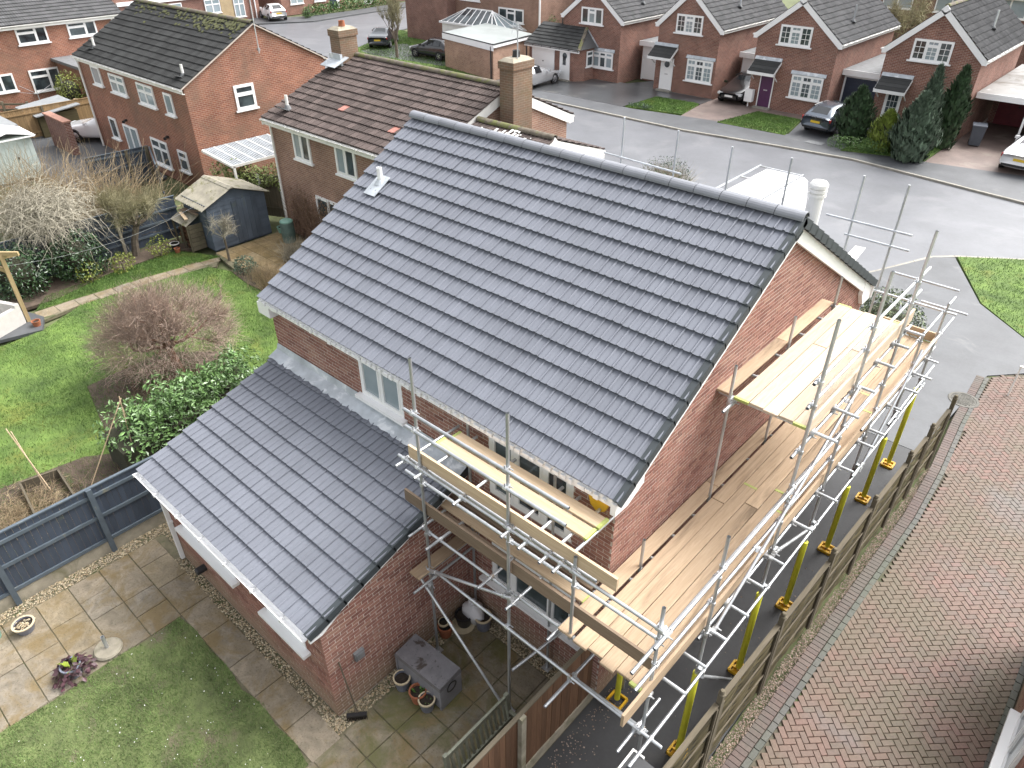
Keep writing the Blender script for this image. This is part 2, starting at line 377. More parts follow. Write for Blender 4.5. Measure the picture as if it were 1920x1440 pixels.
M['lawn'] = mat('lawn_ground', (0.062, 0.112, 0.022), 0.9, 0.35, 1.2, col2=(0.105, 0.165, 0.033), bscale=60, bstr=0.8, fine=0.3, spot=[((0.15, 0.165, 0.03), 0.7, 0.56, 0.2), ((0.15, 0.135, 0.075), 2.2, 0.68, 0.1)])
M['lawn_near'] = mat('lawn_ground_near', (0.085, 0.105, 0.038), 0.9, 0.35, 2.0, col2=(0.115, 0.145, 0.05), bscale=60, bstr=0.8, fine=0.3, spot=((0.135, 0.112, 0.075), 1.3, 0.54, 0.15))
M['ground'] = mat('ground_base', (0.10, 0.115, 0.05), 0.95, 0.4, 0.6, bscale=10, bstr=0.5)
# ------------------------------------------------------------------ generic builders
def slab(name, pts, z, m, thick=0.2, parent=None, kind='structure'):
    mb = MB().prism([(x, y, z - thick) for x, y in pts], (0, 0, thick))
    o = obj(name, mb, m, parent)
    if kind: o['kind'] = kind
    return o

def depth(p):
    d = Vector(p) - CAM
    return d.dot(cf)
def in_view(p, mx=1.06, my=1.06):
    d = Vector(p) - CAM; z = d.dot(cf)
    if z < 0.3: return False
    return abs(1363.5 * d.dot(cr) / z) < 960 * mx and abs(1363.5 * d.dot(cu) / z) < 720 * my

def tile_mesh(name, wd, ln, m, roll=0.029, lift=0.062, coarse=False):
    """interlocking roof tile: two flat pans and two rolls; a across, s up the slope, n off it"""
    if coarse: prof = [(0, .3), (.30, 0), (.40, 1), (.5, .3), (.80, 0), (.90, 1), (1, .3)]
    else: prof = [(0, 0), (.035, 0), (.33, 0), (.39, .55), (.44, 1), (.49, .75), (.53, 0), (.83, 0), (.89, .55), (.94, 1), (.985, .8), (1, .1)]
    V = []; F = []
    for u, h in prof: V.append((u * wd, 0, lift + h * roll))
    for u, h in prof: V.append((u * wd, ln, 0.006 + h * roll * 0.85))
    for u, h in prof: V.append((u * wd, 0.004, lift + h * roll * .9 - 0.046))
    k = len(prof)
    for i in range(k - 1):
        F.append((i, i + 1, k + i + 1, k + i)); F.append((2 * k + i, 2 * k + i + 1, i + 1, i))
    F += [(0, k, 2 * k), (k - 1, 3 * k - 1, 2 * k - 1)]
    me = bpy.data.meshes.new(name); me.from_pydata(V, [], F); me.materials.append(m); me.update()
    return me, np.array(V, dtype=np.float32), F

def lay_tiles(roof, O, A, S, N, ncol, nrow, wd, g, m, keep=300, coarse=False, roll=0.029, lift=0.062, skip=None, name='tile', jig=0.003, last_m=None, odd=None):
    O, A, S, N = Vector(O), Vector(A).normalized(), Vector(S).normalized(), Vector(N).normalized()
    me, V, F = tile_mesh(name, wd * 0.992, g * 1.2, m, roll, lift, coarse)
    it = []
    for j in range(nrow):
        for i in range(ncol):
            p = O + A * (i * wd + wd * 0.004) + S * (j * g)
            c = p + A * wd / 2 + S * g / 2
            if skip and skip(c, i, j): continue
            it.append((depth(c) if in_view(c) else 1e3 + depth(c), i, j, p))
    it.sort(key=lambda t: t[0])
    B = Matrix((A, S, N)).transposed()
    for d, i, j, p in it[:keep]:
        q = p + N * R.uniform(-jig, jig) + S * R.uniform(-jig, jig)
        mw = B.to_4x4(); mw.translation = q
        o = obj(name, me, None, roof, mw=mw)
        if odd and (i, j) in odd:
            o.data = me.copy(); o.data.materials[0] = M['tile_red']; tag(o, 'replaced reddish tile')
    rest = it[keep:]
    if rest:
        Bn = np.array(B, dtype=np.float32)
        Vr = V @ Bn.T
        P = np.array([tuple(t[3] + N * R.uniform(-jig, jig)) for t in rest], dtype=np.float32)
        allv = (Vr[None] + P[:, None]).reshape(-1, 3)
        F4 = np.array([f if len(f) == 4 else (f[0], f[1], f[2], f[2]) for f in F], dtype=np.int64)
        F4 = F4[:-2]
        allf = (F4[None] + (np.arange(len(rest)) * len(V))[:, None, None]).reshape(-1, 4)
        o = link(bpy.data.objects.new('roof_tiles' if keep == 0 else name, np_mesh(name, allv, allf, m)), roof)
        tag(o, kind='stuff')

_brick_me = {}
def brick_mesh(m):
    if m.name not in _brick_me:
        mb = MB()
        mb.faces([(0, 0, 0), (1, 0, 0), (1, 1, 0), (0, 1, 0), (0.008, 0.03, 1), (0.992, 0.03, 1), (0.992, 0.97, 1), (0.008, 0.97, 1)],
                 [(4, 5, 6, 7), (0, 1, 5, 4), (1, 2, 6, 5), (2, 3, 7, 6), (3, 0, 4, 7)])
        _brick_me[m.name] = mesh('brick', mb, m)
    return _brick_me[m.name]
def courses(u0, u1, z0, z1, holes, top=None, L_=0.2115, H_=0.0615, J=0.0135):
    """list of bricks (ua, ub, za, zb) in stretcher bond clear of the holes"""
    out = []; nz = int((z1 - z0) / (H_ + J))
    for k in range(nz):
        za = z0 + k * (H_ + J) + J / 2; zb = za + H_
        segs = [(u0, u1)]
        if top:
            n = 120; us = [u0 + (u1 - u0) * i / n for i in range(n + 1)]
            ok = [u for u in us if top(u) > zb]
            if not ok: continue
            segs = [(min(ok), max(ok))]
        for ha, hb, hz0, hz1 in holes:
            if zb > hz0 and za < hz1:
                ns = []
                for a, b in segs:
                    if hb <= a or ha >= b: ns.append((a, b)); continue
                    if ha > a: ns.append((a, ha))
                    if hb < b: ns.append((hb, b))
                segs = ns
        off = 0 if k % 2 else (L_ + J) / 2
        for a, b in segs:
            i0 = math.floor((a - u0 - off) / (L_ + J)) - 1
            x = u0 + off + i0 * (L_ + J)
            while x < b:
                p, q = max(x + J / 2, a), min(x + L_ + J / 2, b)
                if q - p > 0.03: out.append((p, q, za, zb))
                x += L_ + J
    return out
def set_bricks(wall, faces, m, keep=300, dep=0.008):
    """faces: list of (origin fn, u vec, out vec, bricks); nearest ones become objects, the rest one part"""
    it = []
    for O, U, N, bl in faces:
        O, U, N = Vector(O), Vector(U), Vector(N)
        for a, b, za, zb in bl:
            p = O + U * a + Vector((0, 0, za)); c = p + U * (b - a) / 2
            it.append((depth(c) if in_view(c, 0.98, 0.98) else 1e3, p, U, N, b - a, zb - za))
    it.sort(key=lambda t: t[0])
    me = brick_mesh(m)
    Z = Vector((0, 0, 1)); VV = np.array([v.co for v in me.vertices]); FF = np.array([tuple(p.vertices) for p in me.polygons])
    rest = []
    for n, (d, p, U, N, l, h) in enumerate(it):
        q = p - N * dep + N * R.uniform(-0.0015, 0.0025)
        if n < keep:
            mw = Matrix(((U.x * l, Z.x * h, N.x * dep, q.x), (U.y * l, Z.y * h, N.y * dep, q.y), (U.z * l, Z.z * h, N.z * dep, q.z), (0, 0, 0, 1)))
            obj('brick', me, None, wall, mw=mw)
        else:
            rest.append(np.array(q)[None] + VV[:, :1] * np.array(U * l)[None] + VV[:, 1:2] * np.array(Z * h)[None] + VV[:, 2:3] * np.array(N * dep)[None])
    if rest:
        allv = np.concatenate(rest); allf = (FF[None] + (np.arange(len(rest)) * len(VV))[:, None, None]).reshape(-1, 4)
        tag(link(bpy.data.objects.new('brick', np_mesh('brick', allv, allf, m)), wall), kind='stuff')

def sub_rects(u0, u1, z0, z1, holes):
    us = sorted({u0, u1} | {min(max(h[i], u0), u1) for h in holes for i in (0, 1)}); zs = sorted({z0, z1} | {min(max(h[i], z0), z1) for h in holes for i in (2, 3)})
    for i in range(len(us) - 1):
        for j in range(len(zs) - 1):
            cu_, cz = (us[i] + us[i + 1]) / 2, (zs[j] + zs[j + 1]) / 2
            if not any(h[0] < cu_ < h[1] and h[2] < cz < h[3] for h in holes): yield us[i], us[i + 1], zs[j], zs[j + 1]

def window(parent, O, U, N, wd, ht, lights=(1,), fanlight=None, sill=True, rec=0.0, fr=0.055, grid=None, glass='glass', name='window', sill_ext=0.08, sill_out=0.09, sill_m='white', fans=None, glass_of=None):
    """O lower-left corner on the wall face, U along, N outwards. One frame mesh with panes and a sill as sub-parts"""
    O, U, N = Vector(O), Vector(U).normalized(), Vector(N).normalized(); Z = Vector((0, 0, 1))
    f = MB(); P = lambda a, z, n: O + U * a + Z * z + N * n
    def bar(a0, a1, z0, z1, n0, n1):
        f.obox(P((a0 + a1) / 2, (z0 + z1) / 2, (n0 + n1) / 2), U * (a1 - a0) / 2, Z * (z1 - z0) / 2, N * (n1 - n0) / 2)
    n0, n1 = -rec - 0.02, -rec + 0.035
    bar(0, wd, ht - fr, ht, n0, n1); bar(0, wd, 0, fr, n0, n1); bar(0, fr, fr, ht - fr, n0, n1); bar(wd - fr, wd, fr, ht - fr, n0, n1)
    tot = sum(lights); x = fr; inner = wd - 2 * fr; panes = []
    for k, l in enumerate(lights):
        w_ = inner * l / tot; a, b = x, x + w_
        if k < len(lights) - 1: bar(b - fr * .5, b + fr * .5, fr, ht - fr, n0, n1 - 0.004)
        a2, b2 = a + (fr * .5 if k else 0), b - (fr * .5 if k < len(lights) - 1 else 0)
        fl = fanlight if (fanlight and (fans is None or k in fans)) else None
        spans = [(fr, ht - fr)]
        if fl:
            zf = ht - fr - (ht - 2 * fr) * fl
            bar(a2, b2, zf - fr * .5, zf + fr * .5, n0, n1 - 0.003); spans = [(fr, zf - fr * .5), (zf + fr * .5, ht - fr)]
        for si, (z0, z1) in enumerate(spans):
            s_ = fr * .45
            bar(a2, a2 + s_, z0, z1, n0, n1 + 0.008); bar(b2 - s_, b2, z0, z1, n0, n1 + 0.008)
            bar(a2 + s_, b2 - s_, z0, z0 + s_, n0, n1 + 0.008); bar(a2 + s_, b2 - s_, z1 - s_, z1, n0, n1 + 0.008)
            panes.append((a2 + s_, b2 - s_, z0 + s_, z1 - s_, k))
            if grid:
                gx, gz = grid if si == 0 else (grid[0], 1)
                for q in range(1, gx): c = a2 + s_ + (b2 - a2 - 2 * s_) * q / gx; bar(c - .012, c + .012, z0 + s_, z1 - s_, n0 + .03, n1 - 0.006)
                for q in range(1, gz): c = z0 + s_ + (z1 - z0 - 2 * s_) * q / gz; bar(a2 + s_, b2 - s_, c - .012, c + .012, n0 + .03, n1 - 0.0075)
        x = b
    fo = obj(name, f, M['white'], parent)
    for a, b, z0, z1, k in panes:
        g = MB(); g.poly([P(a, z0, n0 + 0.036), P(b, z0, n0 + 0.036), P(b, z1, n0 + 0.036), P(a, z1, n0 + 0.036)])
        obj('pane', g, M[glass_of[k] if glass_of else glass], fo)
    if sill:
        s = MB(); s.obox(P(wd / 2, -0.035, (n0 + sill_out) / 2), U * (wd / 2 + sill_ext), Z * 0.033, N * (sill_out - n0) / 2)
        obj('sill', s, M[sill_m], fo)
    return fo

def pebbles(name, pts_z, size, m, parent=None):
    """low-poly pebbles, one mesh"""
    base = np.array([(1, 0, 0), (0, 1, 0), (-1, 0, 0), (0, -1, 0), (0, 0, .7), (0, 0, -.5)], dtype=np.float32)
    tri = np.array([(0, 1, 4), (1, 2, 4), (2, 3, 4), (3, 0, 4), (1, 0, 5), (2, 1, 5), (3, 2, 5), (0, 3, 5)])
    n = len(pts_z); P = np.array(pts_z, dtype=np.float32)
    s = (size * NR.uniform(0.55, 1.35, (n, 1, 1))).astype(np.float32) * NR.uniform(0.7, 1.2, (n, 1, 3)).astype(np.float32)
    th = NR.uniform(0, 6.28, n); c, q = np.cos(th), np.sin(th)
    b = base[None] * s
    x = b[..., 0] * c[:, None] - b[..., 1] * q[:, None]; y = b[..., 0] * q[:, None] + b[..., 1] * c[:, None]
    V = np.stack([x, y, b[..., 2]], -1) + P[:, None]
    F = (tri[None] + (np.arange(n) * 6)[:, None, None]).reshape(-1, 3)
    return tag(link(bpy.data.objects.new(name, np_mesh(name, V.reshape(-1, 3), F, m)), parent), kind='stuff')
def gravel(name, rects, z, dens, size, m, bare=None):
    pts = []
    for x0, x1, y0, y1 in rects:
        n = int((x1 - x0) * (y1 - y0) * dens)
        for _ in range(n):
            pts.append((R.uniform(x0, x1), R.uniform(y0, y1), z + R.uniform(-0.008, 0.012)))
    return pebbles(name, pts, size, m)
def stone_mat(name, cols, rough=0.85):
    m, t, b = new_mat(name); g, v = pos_node(t)
    c = ramp(t, rnd(t, g), [(i / (len(cols) - 1), q) for i, q in enumerate(cols)])
    t.links.new(c, b.inputs['Base Color']); b.inputs['Roughness'].default_value = rough
    return m
M['gravel'] = stone_mat('gravel_buff', [(0.42, 0.34, 0.21), (0.28, 0.21, 0.13), (0.52, 0.45, 0.32), (0.20, 0.17, 0.11), (0.36, 0.30, 0.22)])
M['gravel_pink'] = stone_mat('gravel_pinkish', [(0.30, 0.22, 0.165), (0.19, 0.135, 0.10), (0.40, 0.32, 0.26), (0.13, 0.10, 0.08), (0.34, 0.27, 0.23)])

def blades(name, poly, n, h, m, z=0.0, dens_fn=None, wd=0.006, parent=None, lean=0.6):
    """grass: single-triangle blades scattered in a polygon"""
    P = np.array(poly, dtype=np.float64); lo, hi = P.min(0), P.max(0)
    q = NR.uniform(lo, hi, (int(n * 1.9), 2)); ins = np.zeros(len(q), bool); j = len(P) - 1
    for i in range(len(P)):
        xi, yi, xj, yj = P[i, 0], P[i, 1], P[j, 0], P[j, 1]
        c = ((yi > q[:, 1]) != (yj > q[:, 1])) & (q[:, 0] < (xj - xi) * (q[:, 1] - yi) / (yj - yi + 1e-12) + xi)
        ins ^= c; j = i
    q = q[ins]
    if dens_fn is not None: q = q[NR.uniform(0, 1, len(q)) < dens_fn(q)]
    q = q[:n]; n = len(q)
    th = NR.uniform(0, 6.28, n); hh = h * NR.uniform(0.5, 1.4, n); ww = wd * NR.uniform(0.7, 1.4, n)
    d = np.stack([np.cos(th), np.sin(th)], -1); ph = NR.uniform(0, 6.28, n); ln = (hh * lean * NR.uniform(0.2, 1.4, n))[:, None] * np.stack([np.cos(ph), np.sin(ph)], -1)
    a = np.concatenate([q - d * ww[:, None], np.full((n, 1), z)], 1); b = np.concatenate([q + d * ww[:, None], np.full((n, 1), z)], 1)
    c = np.concatenate([q + ln, (z + hh)[:, None]], 1)
    V = np.stack([a, b, c], 1).reshape(-1, 3); F = np.arange(3 * n).reshape(-1, 3)
    return tag(link(bpy.data.objects.new(name, np_mesh(name, V, F, m)), parent), kind='stuff')
def patchy(q, s=1.1, seed=0.0):
    x, y = q[:, 0], q[:, 1]
    return 0.5 + 0.25 * np.sin(x * 2.1 * s + 1.3 * np.sin(y * 1.7 * s + seed)) + 0.25 * np.sin(y * 2.9 * s + 1.1 * np.sin(x * 2.3 * s + seed * 2))
M['grass'] = mat('grass_blades', (0.066, 0.135, 0.024), 0.75, 0.3, 0.9, col2=(0.10, 0.18, 0.036), rand=0.3, spot=((0.17, 0.185, 0.033), 0.75, 0.56, 0.2))
M['grass_near'] = mat('grass_blades_near', (0.105, 0.17, 0.048), 0.75, 0.3, 1.3, col2=(0.14, 0.215, 0.064), rand=0.35, spot=((0.26, 0.22, 0.12), 1.4, 0.60, 0.15))

# ------------------------------------------------------------------ ground, road, pavements
base = MB(); base.poly([(-500, -300, -0.16), (400, -300, -0.16), (400, 700, -0.16), (-500, 700, -0.16)])
struct('ground', base, M['ground'])
road_pts = [(-130, 20), (-5, 18.3), (-3.4, 18.2), (-2.5, 20.0), (-1.4, 22.6), (-.8, 23.2), (1.2, 24.6), (6, 26.3), (40, 29), (40, 31), (-.2, 31), (-8, 32.1), (-12, 31.7), (-17, 31.0), (-25.6, 31.1), (-47, 31.5),
            (-50, 33.2), (-51.5, 36), (-55, 42.6), (-58, 60), (-60, 100), (-75, 100), (-66, 53), (-65.5, 44), (-65.1, 40.3), (-68, 35.4), (-75, 33), (-130, 32)]
slab('road', road_pts, -0.08, M['asphalt_wet'], 0.07)
kerb_line = [(12, 31), (-.2, 31), (-8, 32.1), (-12, 31.7), (-17, 31.0), (-25.6, 31.1), (-47, 31.5)]
def kerb_run(name, line, m, step=0.915, wd=0.13, ht=0.2, top=0.012):
    segs = []
    for (xa, ya), (xb, yb) in zip(line[:-1], line[1:]):
        d = Vector((xb - xa, yb - ya, 0)); n = max(1, round(d.length / step))
        for i in range(n):
            segs.append((Vector((xa, ya, 0)) + d * (i + 0.006) / n, Vector((xa, ya, 0)) + d * (i + 0.994) / n))
    bed = MB()
    for (xa, ya), (xb, yb) in zip(line[:-1], line[1:]):
        bed.beam((xa, ya, top - ht / 2 - 0.05), (xb, yb, top - ht / 2 - 0.05), wd * 0.7, ht)
    root = struct(name, bed, m)
    for a, b in segs:
        z = top - ht / 2 + R.uniform(-.004, .004)
        obj('kerb_stone', MB().beam((a.x, a.y, z), (b.x, b.y, z), wd, ht), m, root)
kerb_run('kerb', kerb_line, M['kerb'])
kerb_run('near_kerb', [(-3.4, 18.2), (-2.5, 20.0), (-1.4, 22.6), (-.8, 23.2), (1.2, 24.6), (6, 26.3)], M['kerb'], top=-0.03)
slab('far_pavement', [(12, 31.06), (-.2, 31.06), (-8, 32.16), (-12, 31.76), (-17, 31.06), (-25.6, 31.16), (-47, 31.56), (-47, 32.3), (-34, 32.2), (-27.6, 32.9), (-21.9, 32.95), (-17, 33.8), (-11.7, 34.1), (-5, 34.0), (-1, 34.9), (12, 34.9)], 0.0, M['asphalt_path'])
slab('wet_drive', [(-33.5, 32.3), (-27.6, 32.95), (-22.6, 33.0), (-22.45, 36.5), (-24.0, 40.5), (-24.9, 40.5), (-26.0, 38.4), (-33.5, 38.4)], -0.004, M['asphalt_wet_drive'])
slab('reddish_drive', [(-18.75, 33.5), (-16.5, 33.8), (-15.7, 37.35), (-17.0, 41), (-19.3, 41), (-19.25, 36.7)], -0.004, M['paving_red'])
slab('grey_drive', [(-12.3, 34.0), (-9.2, 33.9), (-9.0, 39.5), (-12.4, 39.5), (-12.95, 37.4)], -0.004, M['asphalt_path'])
slab('paved_drive', [(-5.2, 34.0), (-1, 34.8), (12, 34.8), (12, 46), (-5.1, 46)], -0.004, M['paving_red'])
slab('front_path', [(-22.4, 36.4), (-19.3, 36.66), (-19.3, 38.3), (-23.8, 38.3), (-24.0, 37.5)], -0.008, M['asphalt_wet_drive'])
slab('front_step_path', [(-15.7, 37.32), (-13.0, 37.32), (-12.5, 38.4), (-17.0, 38.4)], -0.008, M['paving_red'])
def lawn(name, pts, z, n, h, gm='grass', bm='lawn', **k):
    o = slab(name, pts, z, M[bm], 0.16)
    if n: blades('grass', pts, n, h, M[gm], z, parent=o, **k)
    return o
lawn('front_lawn', [(-22.4, 33.05), (-18.8, 33.75), (-19.35, 36.65), (-22.3, 36.4)], 0.03, 9000, 0.06, wd=0.014)
lawn('front_lawn', [(-16.4, 33.6), (-12.35, 33.75), (-13.05, 37.3), (-15.75, 37.3)], 0.03, 10000, 0.06, wd=0.014)
lawn('front_lawn', [(-9.0, 33.0), (-5.3, 34.3), (-5.2, 37.0), (-5.6, 38.6), (-8.7, 38.6)], 0.03, 9000, 0.06, wd=0.014)
lawn('grass_verge', [(-49.9, 33.2), (-47, 31.6), (-33.6, 32.3), (-33.6, 40), (-44, 40), (-49, 41.5), (-54.8, 42.6), (-51.4, 36)], 0.0, 26000, 0.07, wd=0.016)
slab('parking_bay', [(-49.2, 33.6), (-47.2, 33.1), (-39.7, 33.9), (-39.7, 38.3), (-44.8, 38.3), (-49.0, 38.0)], 0.006, M['asphalt_wet_drive'], 0.02)
lawn('corner_verge', [(-.7, 23.1), (1.25, 24.5), (6, 26.2), (20, 28), (20, 19.5), (8, 18.95), (2.5, 18.25), (0.95, 19.75)], 0.01, 45000, 0.06, wd=0.009)
slab('path', [(-3.3, 18.2), (-2.45, 19.95), (-1.35, 22.5), (-.75, 23.0), (0.92, 19.7), (2.5, 18.2), (8, 18.9), (8, 16.3), (3, 16.04), (2.25, 15.2), (1.92, 10.42), (0, 10.42), (-9, 10.42), (-9, 18.2)], 0.0, M['asphalt_path'])
slab('driveway', [(-.02, -9), (1.98, -9), (1.92, 10.4), (-.02, 10.4)], 0.0, M['asphalt_dark'])
slab('far_side_pavement', [(-66.2, 53), (-65.7, 44), (-65.3, 40.3), (-68.1, 35.6), (-75, 33.2), (-75, 36), (-70.5, 38.5), (-68.5, 42), (-68.3, 47), (-69, 53.3), (-72, 75), (-70, 75)], 0.0, M['asphalt_path'])
pl = MB(); pl.poly([(-3.82, 20.4, -0.076), (-3.4, 20.36, -0.076), (-3.55, 21.85, -0.076), (-3.92, 21.78, -0.076)])
tag(obj('road_marking', pl, M['white_old']), kind='structure')
# ------------------------------------------------------------------ the house being re-roofed
YB, ZB, YRD, ZRD, YF, ZF = -0.173, 4.72, 4.151, 7.338, 9.238, 4.431
XL, XR = -8.47, 0.13
house = thing('house', (-4.2, 4.5, 0), 'red brick house in the centre with new dark grey roof tiles and wooden scaffold decks', 'house')
mS = Vector((0, YRD - YB, ZRD - ZB)); LS = mS.length; mS.normalize(); mN = Vector((0, -mS.z, mS.y))
fS = Vector((0, YRD - YF, ZRD - ZF)); LF = fS.length; fS.normalize(); fN = Vector((0, -fS.z, fS.y)); fN = fN if fN.z > 0 else -fN
def zroof(y): return ZB + (ZRD - ZB) * (y - YB) / (YRD - YB) if y < YRD else ZRD + (ZF - ZRD) * (y - YRD) / (YF - YRD)
W_UP = (-5.58, -4.42, 3.68, 4.5); W_BIG = (-2.37, -0.72, 3.25, 4.5); W_KIT = (-2.36, -0.55, 1.15, 2.1)
EXT_X0, EXT_X1, EXT_Y = -8.24, -2.95, -3.11
wall = MB(); bk = 0.0045
for a, b, z0, z1 in sub_rects(-8.35, -bk, -.1, 4.6, [W_UP, W_BIG, W_KIT]):
    wall.poly([(a, bk, z0), (b, bk, z0), (b, bk, z1), (a, bk, z1)])
wall.poly([(-bk, bk, -.1), (-bk, 9.05, -.1), (-bk, 9.05, zroof(9.05) - .12), (-bk, YRD, ZRD - .12), (-bk, bk, zroof(bk) - .12)])
wall.poly([(-8.35, bk, -.1), (-8.35, 9.05, -.1), (-8.35, 9.05, zroof(9.05) - .12), (-8.35, YRD, ZRD - .12), (-8.35, bk, zroof(bk) - .12)])
wall.poly([(-8.35, 9.05, -.1), (-bk, 9.05, -.1), (-bk, 9.05, 4.5), (-8.35, 9.05, 4.5)])
wo = obj('wall', wall, M['mortar'], house)
gable = courses(0.0, 9.06, 0.0, 7.2, [], top=lambda u: zroof(u) - 0.14)
rear = courses(-8.35, 0.0, 0.0, 4.62, [W_UP, W_BIG, W_KIT, (-8.3, EXT_X1 - .02, -1, 3.42)])
set_bricks(wo, [((0, 0, 0), (0, 1, 0), (1, 0, 0), gable), ((0, 0, 0), (1, 0, 0), (0, -1, 0), rear)], M['brick'], 300)
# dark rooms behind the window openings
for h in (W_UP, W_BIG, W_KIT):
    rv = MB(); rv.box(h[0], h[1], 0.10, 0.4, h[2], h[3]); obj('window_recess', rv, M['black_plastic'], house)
window(house, (W_UP[0], 0, W_UP[2]), (1, 0, 0), (0, -1, 0), 1.16, .82, (1, 1), rec=0.03, fr=.07, sill_out=.12, glass='glass_pale')
window(house, (W_BIG[0], 0, W_BIG[2]), (1, 0, 0), (0, -1, 0), 1.65, 1.25, (1, 1.25, 1), rec=0.03, fr=.085, sill=False)
window(house, (W_KIT[0], 0, W_KIT[2]), (1, 0, 0), (0, -1, 0), 1.81, .95, (0.8, 1.6, 0.8), rec=0.03, fr=.075, sill_ext=.22, sill_out=.13)
# roof
rf = MB()
for S_, y0, y1, l in ((mS, YB, YRD, LS), (fS, YF, YRD, LF)):
    zz = zroof(y0)
    rf.poly([(XL + .02, y0 + (.05 if y0 < 1 else -.05), zroof(y0) - .03), (XR - .03, y0 + (.05 if y0 < 1 else -.05), zroof(y0) - .03), (XR - .03, YRD, ZRD - .05), (XL + .02, YRD, ZRD - .05)])
roof = obj('roof', rf, M['tile_new'], house)
NC, NRW = 29, 15
off = mN * -0.05
lay_tiles(roof, Vector((XL, YB, ZB)) + off, (1, 0, 0), mS, mN, NC, NRW, (XR - XL) / NC, LS / NRW, M['tile_new'], 300)
nf = 17
lay_tiles(roof, Vector((XR, YF, ZF)) + fN * -.05, (-1, 0, 0), fS, fN, NC, nf, (XR - XL) / NC, LF / nf, M['tile_new'], 0)
# ridge tiles
rp = [(0.125 * math.cos(math.radians(a)), 0.105 * math.sin(math.radians(a))) for a in range(-5, 186, 19)]
def ridge_run(parent, p0, p1, n, m, sc_=1.0, name='ridge_tile'):
    p0, p1 = Vector(p0), Vector(p1); d = (p1 - p0); l = d.length / n; d.normalize(); s = d.cross(Vector((0, 0, 1))).normalized()
    for i in range(n):
        mb = MB(); a0 = p0 + d * (l * i + .006); a1 = p0 + d * (l * (i + 1) - .006); k = len(rp)
        a0 = a0 + Vector((0, 0, R.uniform(-.004, .004)))
        mb.faces([a0 + s * x * sc_ + Vector((0, 0, z * sc_)) for x, z in rp] + [a1 + s * x * sc_ + Vector((0, 0, z * sc_)) for x, z in rp] +
                 [a0 + s * x * sc_ * .84 + Vector((0, 0, z * sc_ * .84)) for x, z in rp] + [a1 + s * x * sc_ * .84 + Vector((0, 0, z * sc_ * .84)) for x, z in rp],
                 [(j, j + 1, k + j + 1, k + j) for j in range(k - 1)] + [(j, j + 1, 2 * k + j + 1, 2 * k + j) for j in range(k - 1)] + [(k + j, k + j + 1, 3 * k + j + 1, 3 * k + j) for j in range(k - 1)])
        obj(name, mb, m, parent, smooth=False)
ridge_run(roof, (XL, YRD, ZRD - .02), (XR + .02, YRD, ZRD - .02), 19, M['ridge_new'])
ud = MB(); ud.beam((XL + .01, YRD, ZRD - .01), (XR, YRD, ZRD - .01), .16, .06); obj('ridge_union', ud, M['black_plastic'], roof)
# dry verge caps along the right edge, one per course
def verge(parent, x, y0, z0, S_, N_, n, g, m, side=1, wd=.05, drop=.13):
    for j in range(n):
        o = Vector((x, y0, z0)) + S_ * (j * g)
        c = o + S_ * (g * .52) + N_ * (-.045 - .012)
        mb = MB(); e = Vector((side, 0, 0))
        mb.obox(c + N_ * -.01 + S_ * -.01, e * .022, (S_ * 1.0 + N_ * -.05).normalized() * g * .54, N_ * drop * .5)
        mb.obox(c + N_ * (drop * .5 - .004) - e * .03 + S_ * -.01, e * .05, (S_ + N_ * -.05).normalized() * g * .54, N_ * .012)
        obj('verge_cap', mb, m, parent)
verge(roof, XR + .0, YB, ZB, mS, mN, NRW, LS / NRW, M['verge_new'])
verge(roof, XR + .0, YF, ZF, fS, fN, nf, LF / nf, M['verge_new'])
bgm = MB()
for y0, y1, S_, N_ in ((YB + .05, YRD, mS, mN), (YF - .05, YRD, fS, fN)):
    p, q = Vector((.055, y0, zroof(y0))), Vector((.055, YRD, ZRD))
    bgm.obox((p + q) / 2 + N_ * -.235, Vector((.03, 0, 0)), (q - p) / 2, N_ * .105)
bgm.prism([(.088, YB + .02, 4.62), (.088, YB + .02, 4.42), (.088, .14, 4.42), (.088, .5, 4.60), (.088, .5, 4.98)], (-.085, 0, 0))
bgm.prism([(.09, YF - .02, 4.33), (.09, YF - .02, 4.02), (.09, YF - .42, 4.02), (.09, YF - .62, 4.3), (.09, YF - .62, 4.68)], (-.085, 0, 0))
obj('bargeboard', bgm, M['white'], house)
fb = MB(); fb.box(XL + .02, .03, YB + .025, YB + .05, 4.55, 4.68); fb.box(XL + .02, .03, YB + .05, .0, 4.55, 4.57)
fb.box(-8.5, -8.1, YB - .01, .16, 4.36, 4.6)
obj('fascia', fb, M['white'], house)
obj('fascia', MB().box(XL, .13, YF - .06, YF - .03, 4.06, 4.36), M['white'], house); obj('soffit', MB().box(XL, .03, 9.05, YF - .06, 4.06, 4.09), M['white'], house)
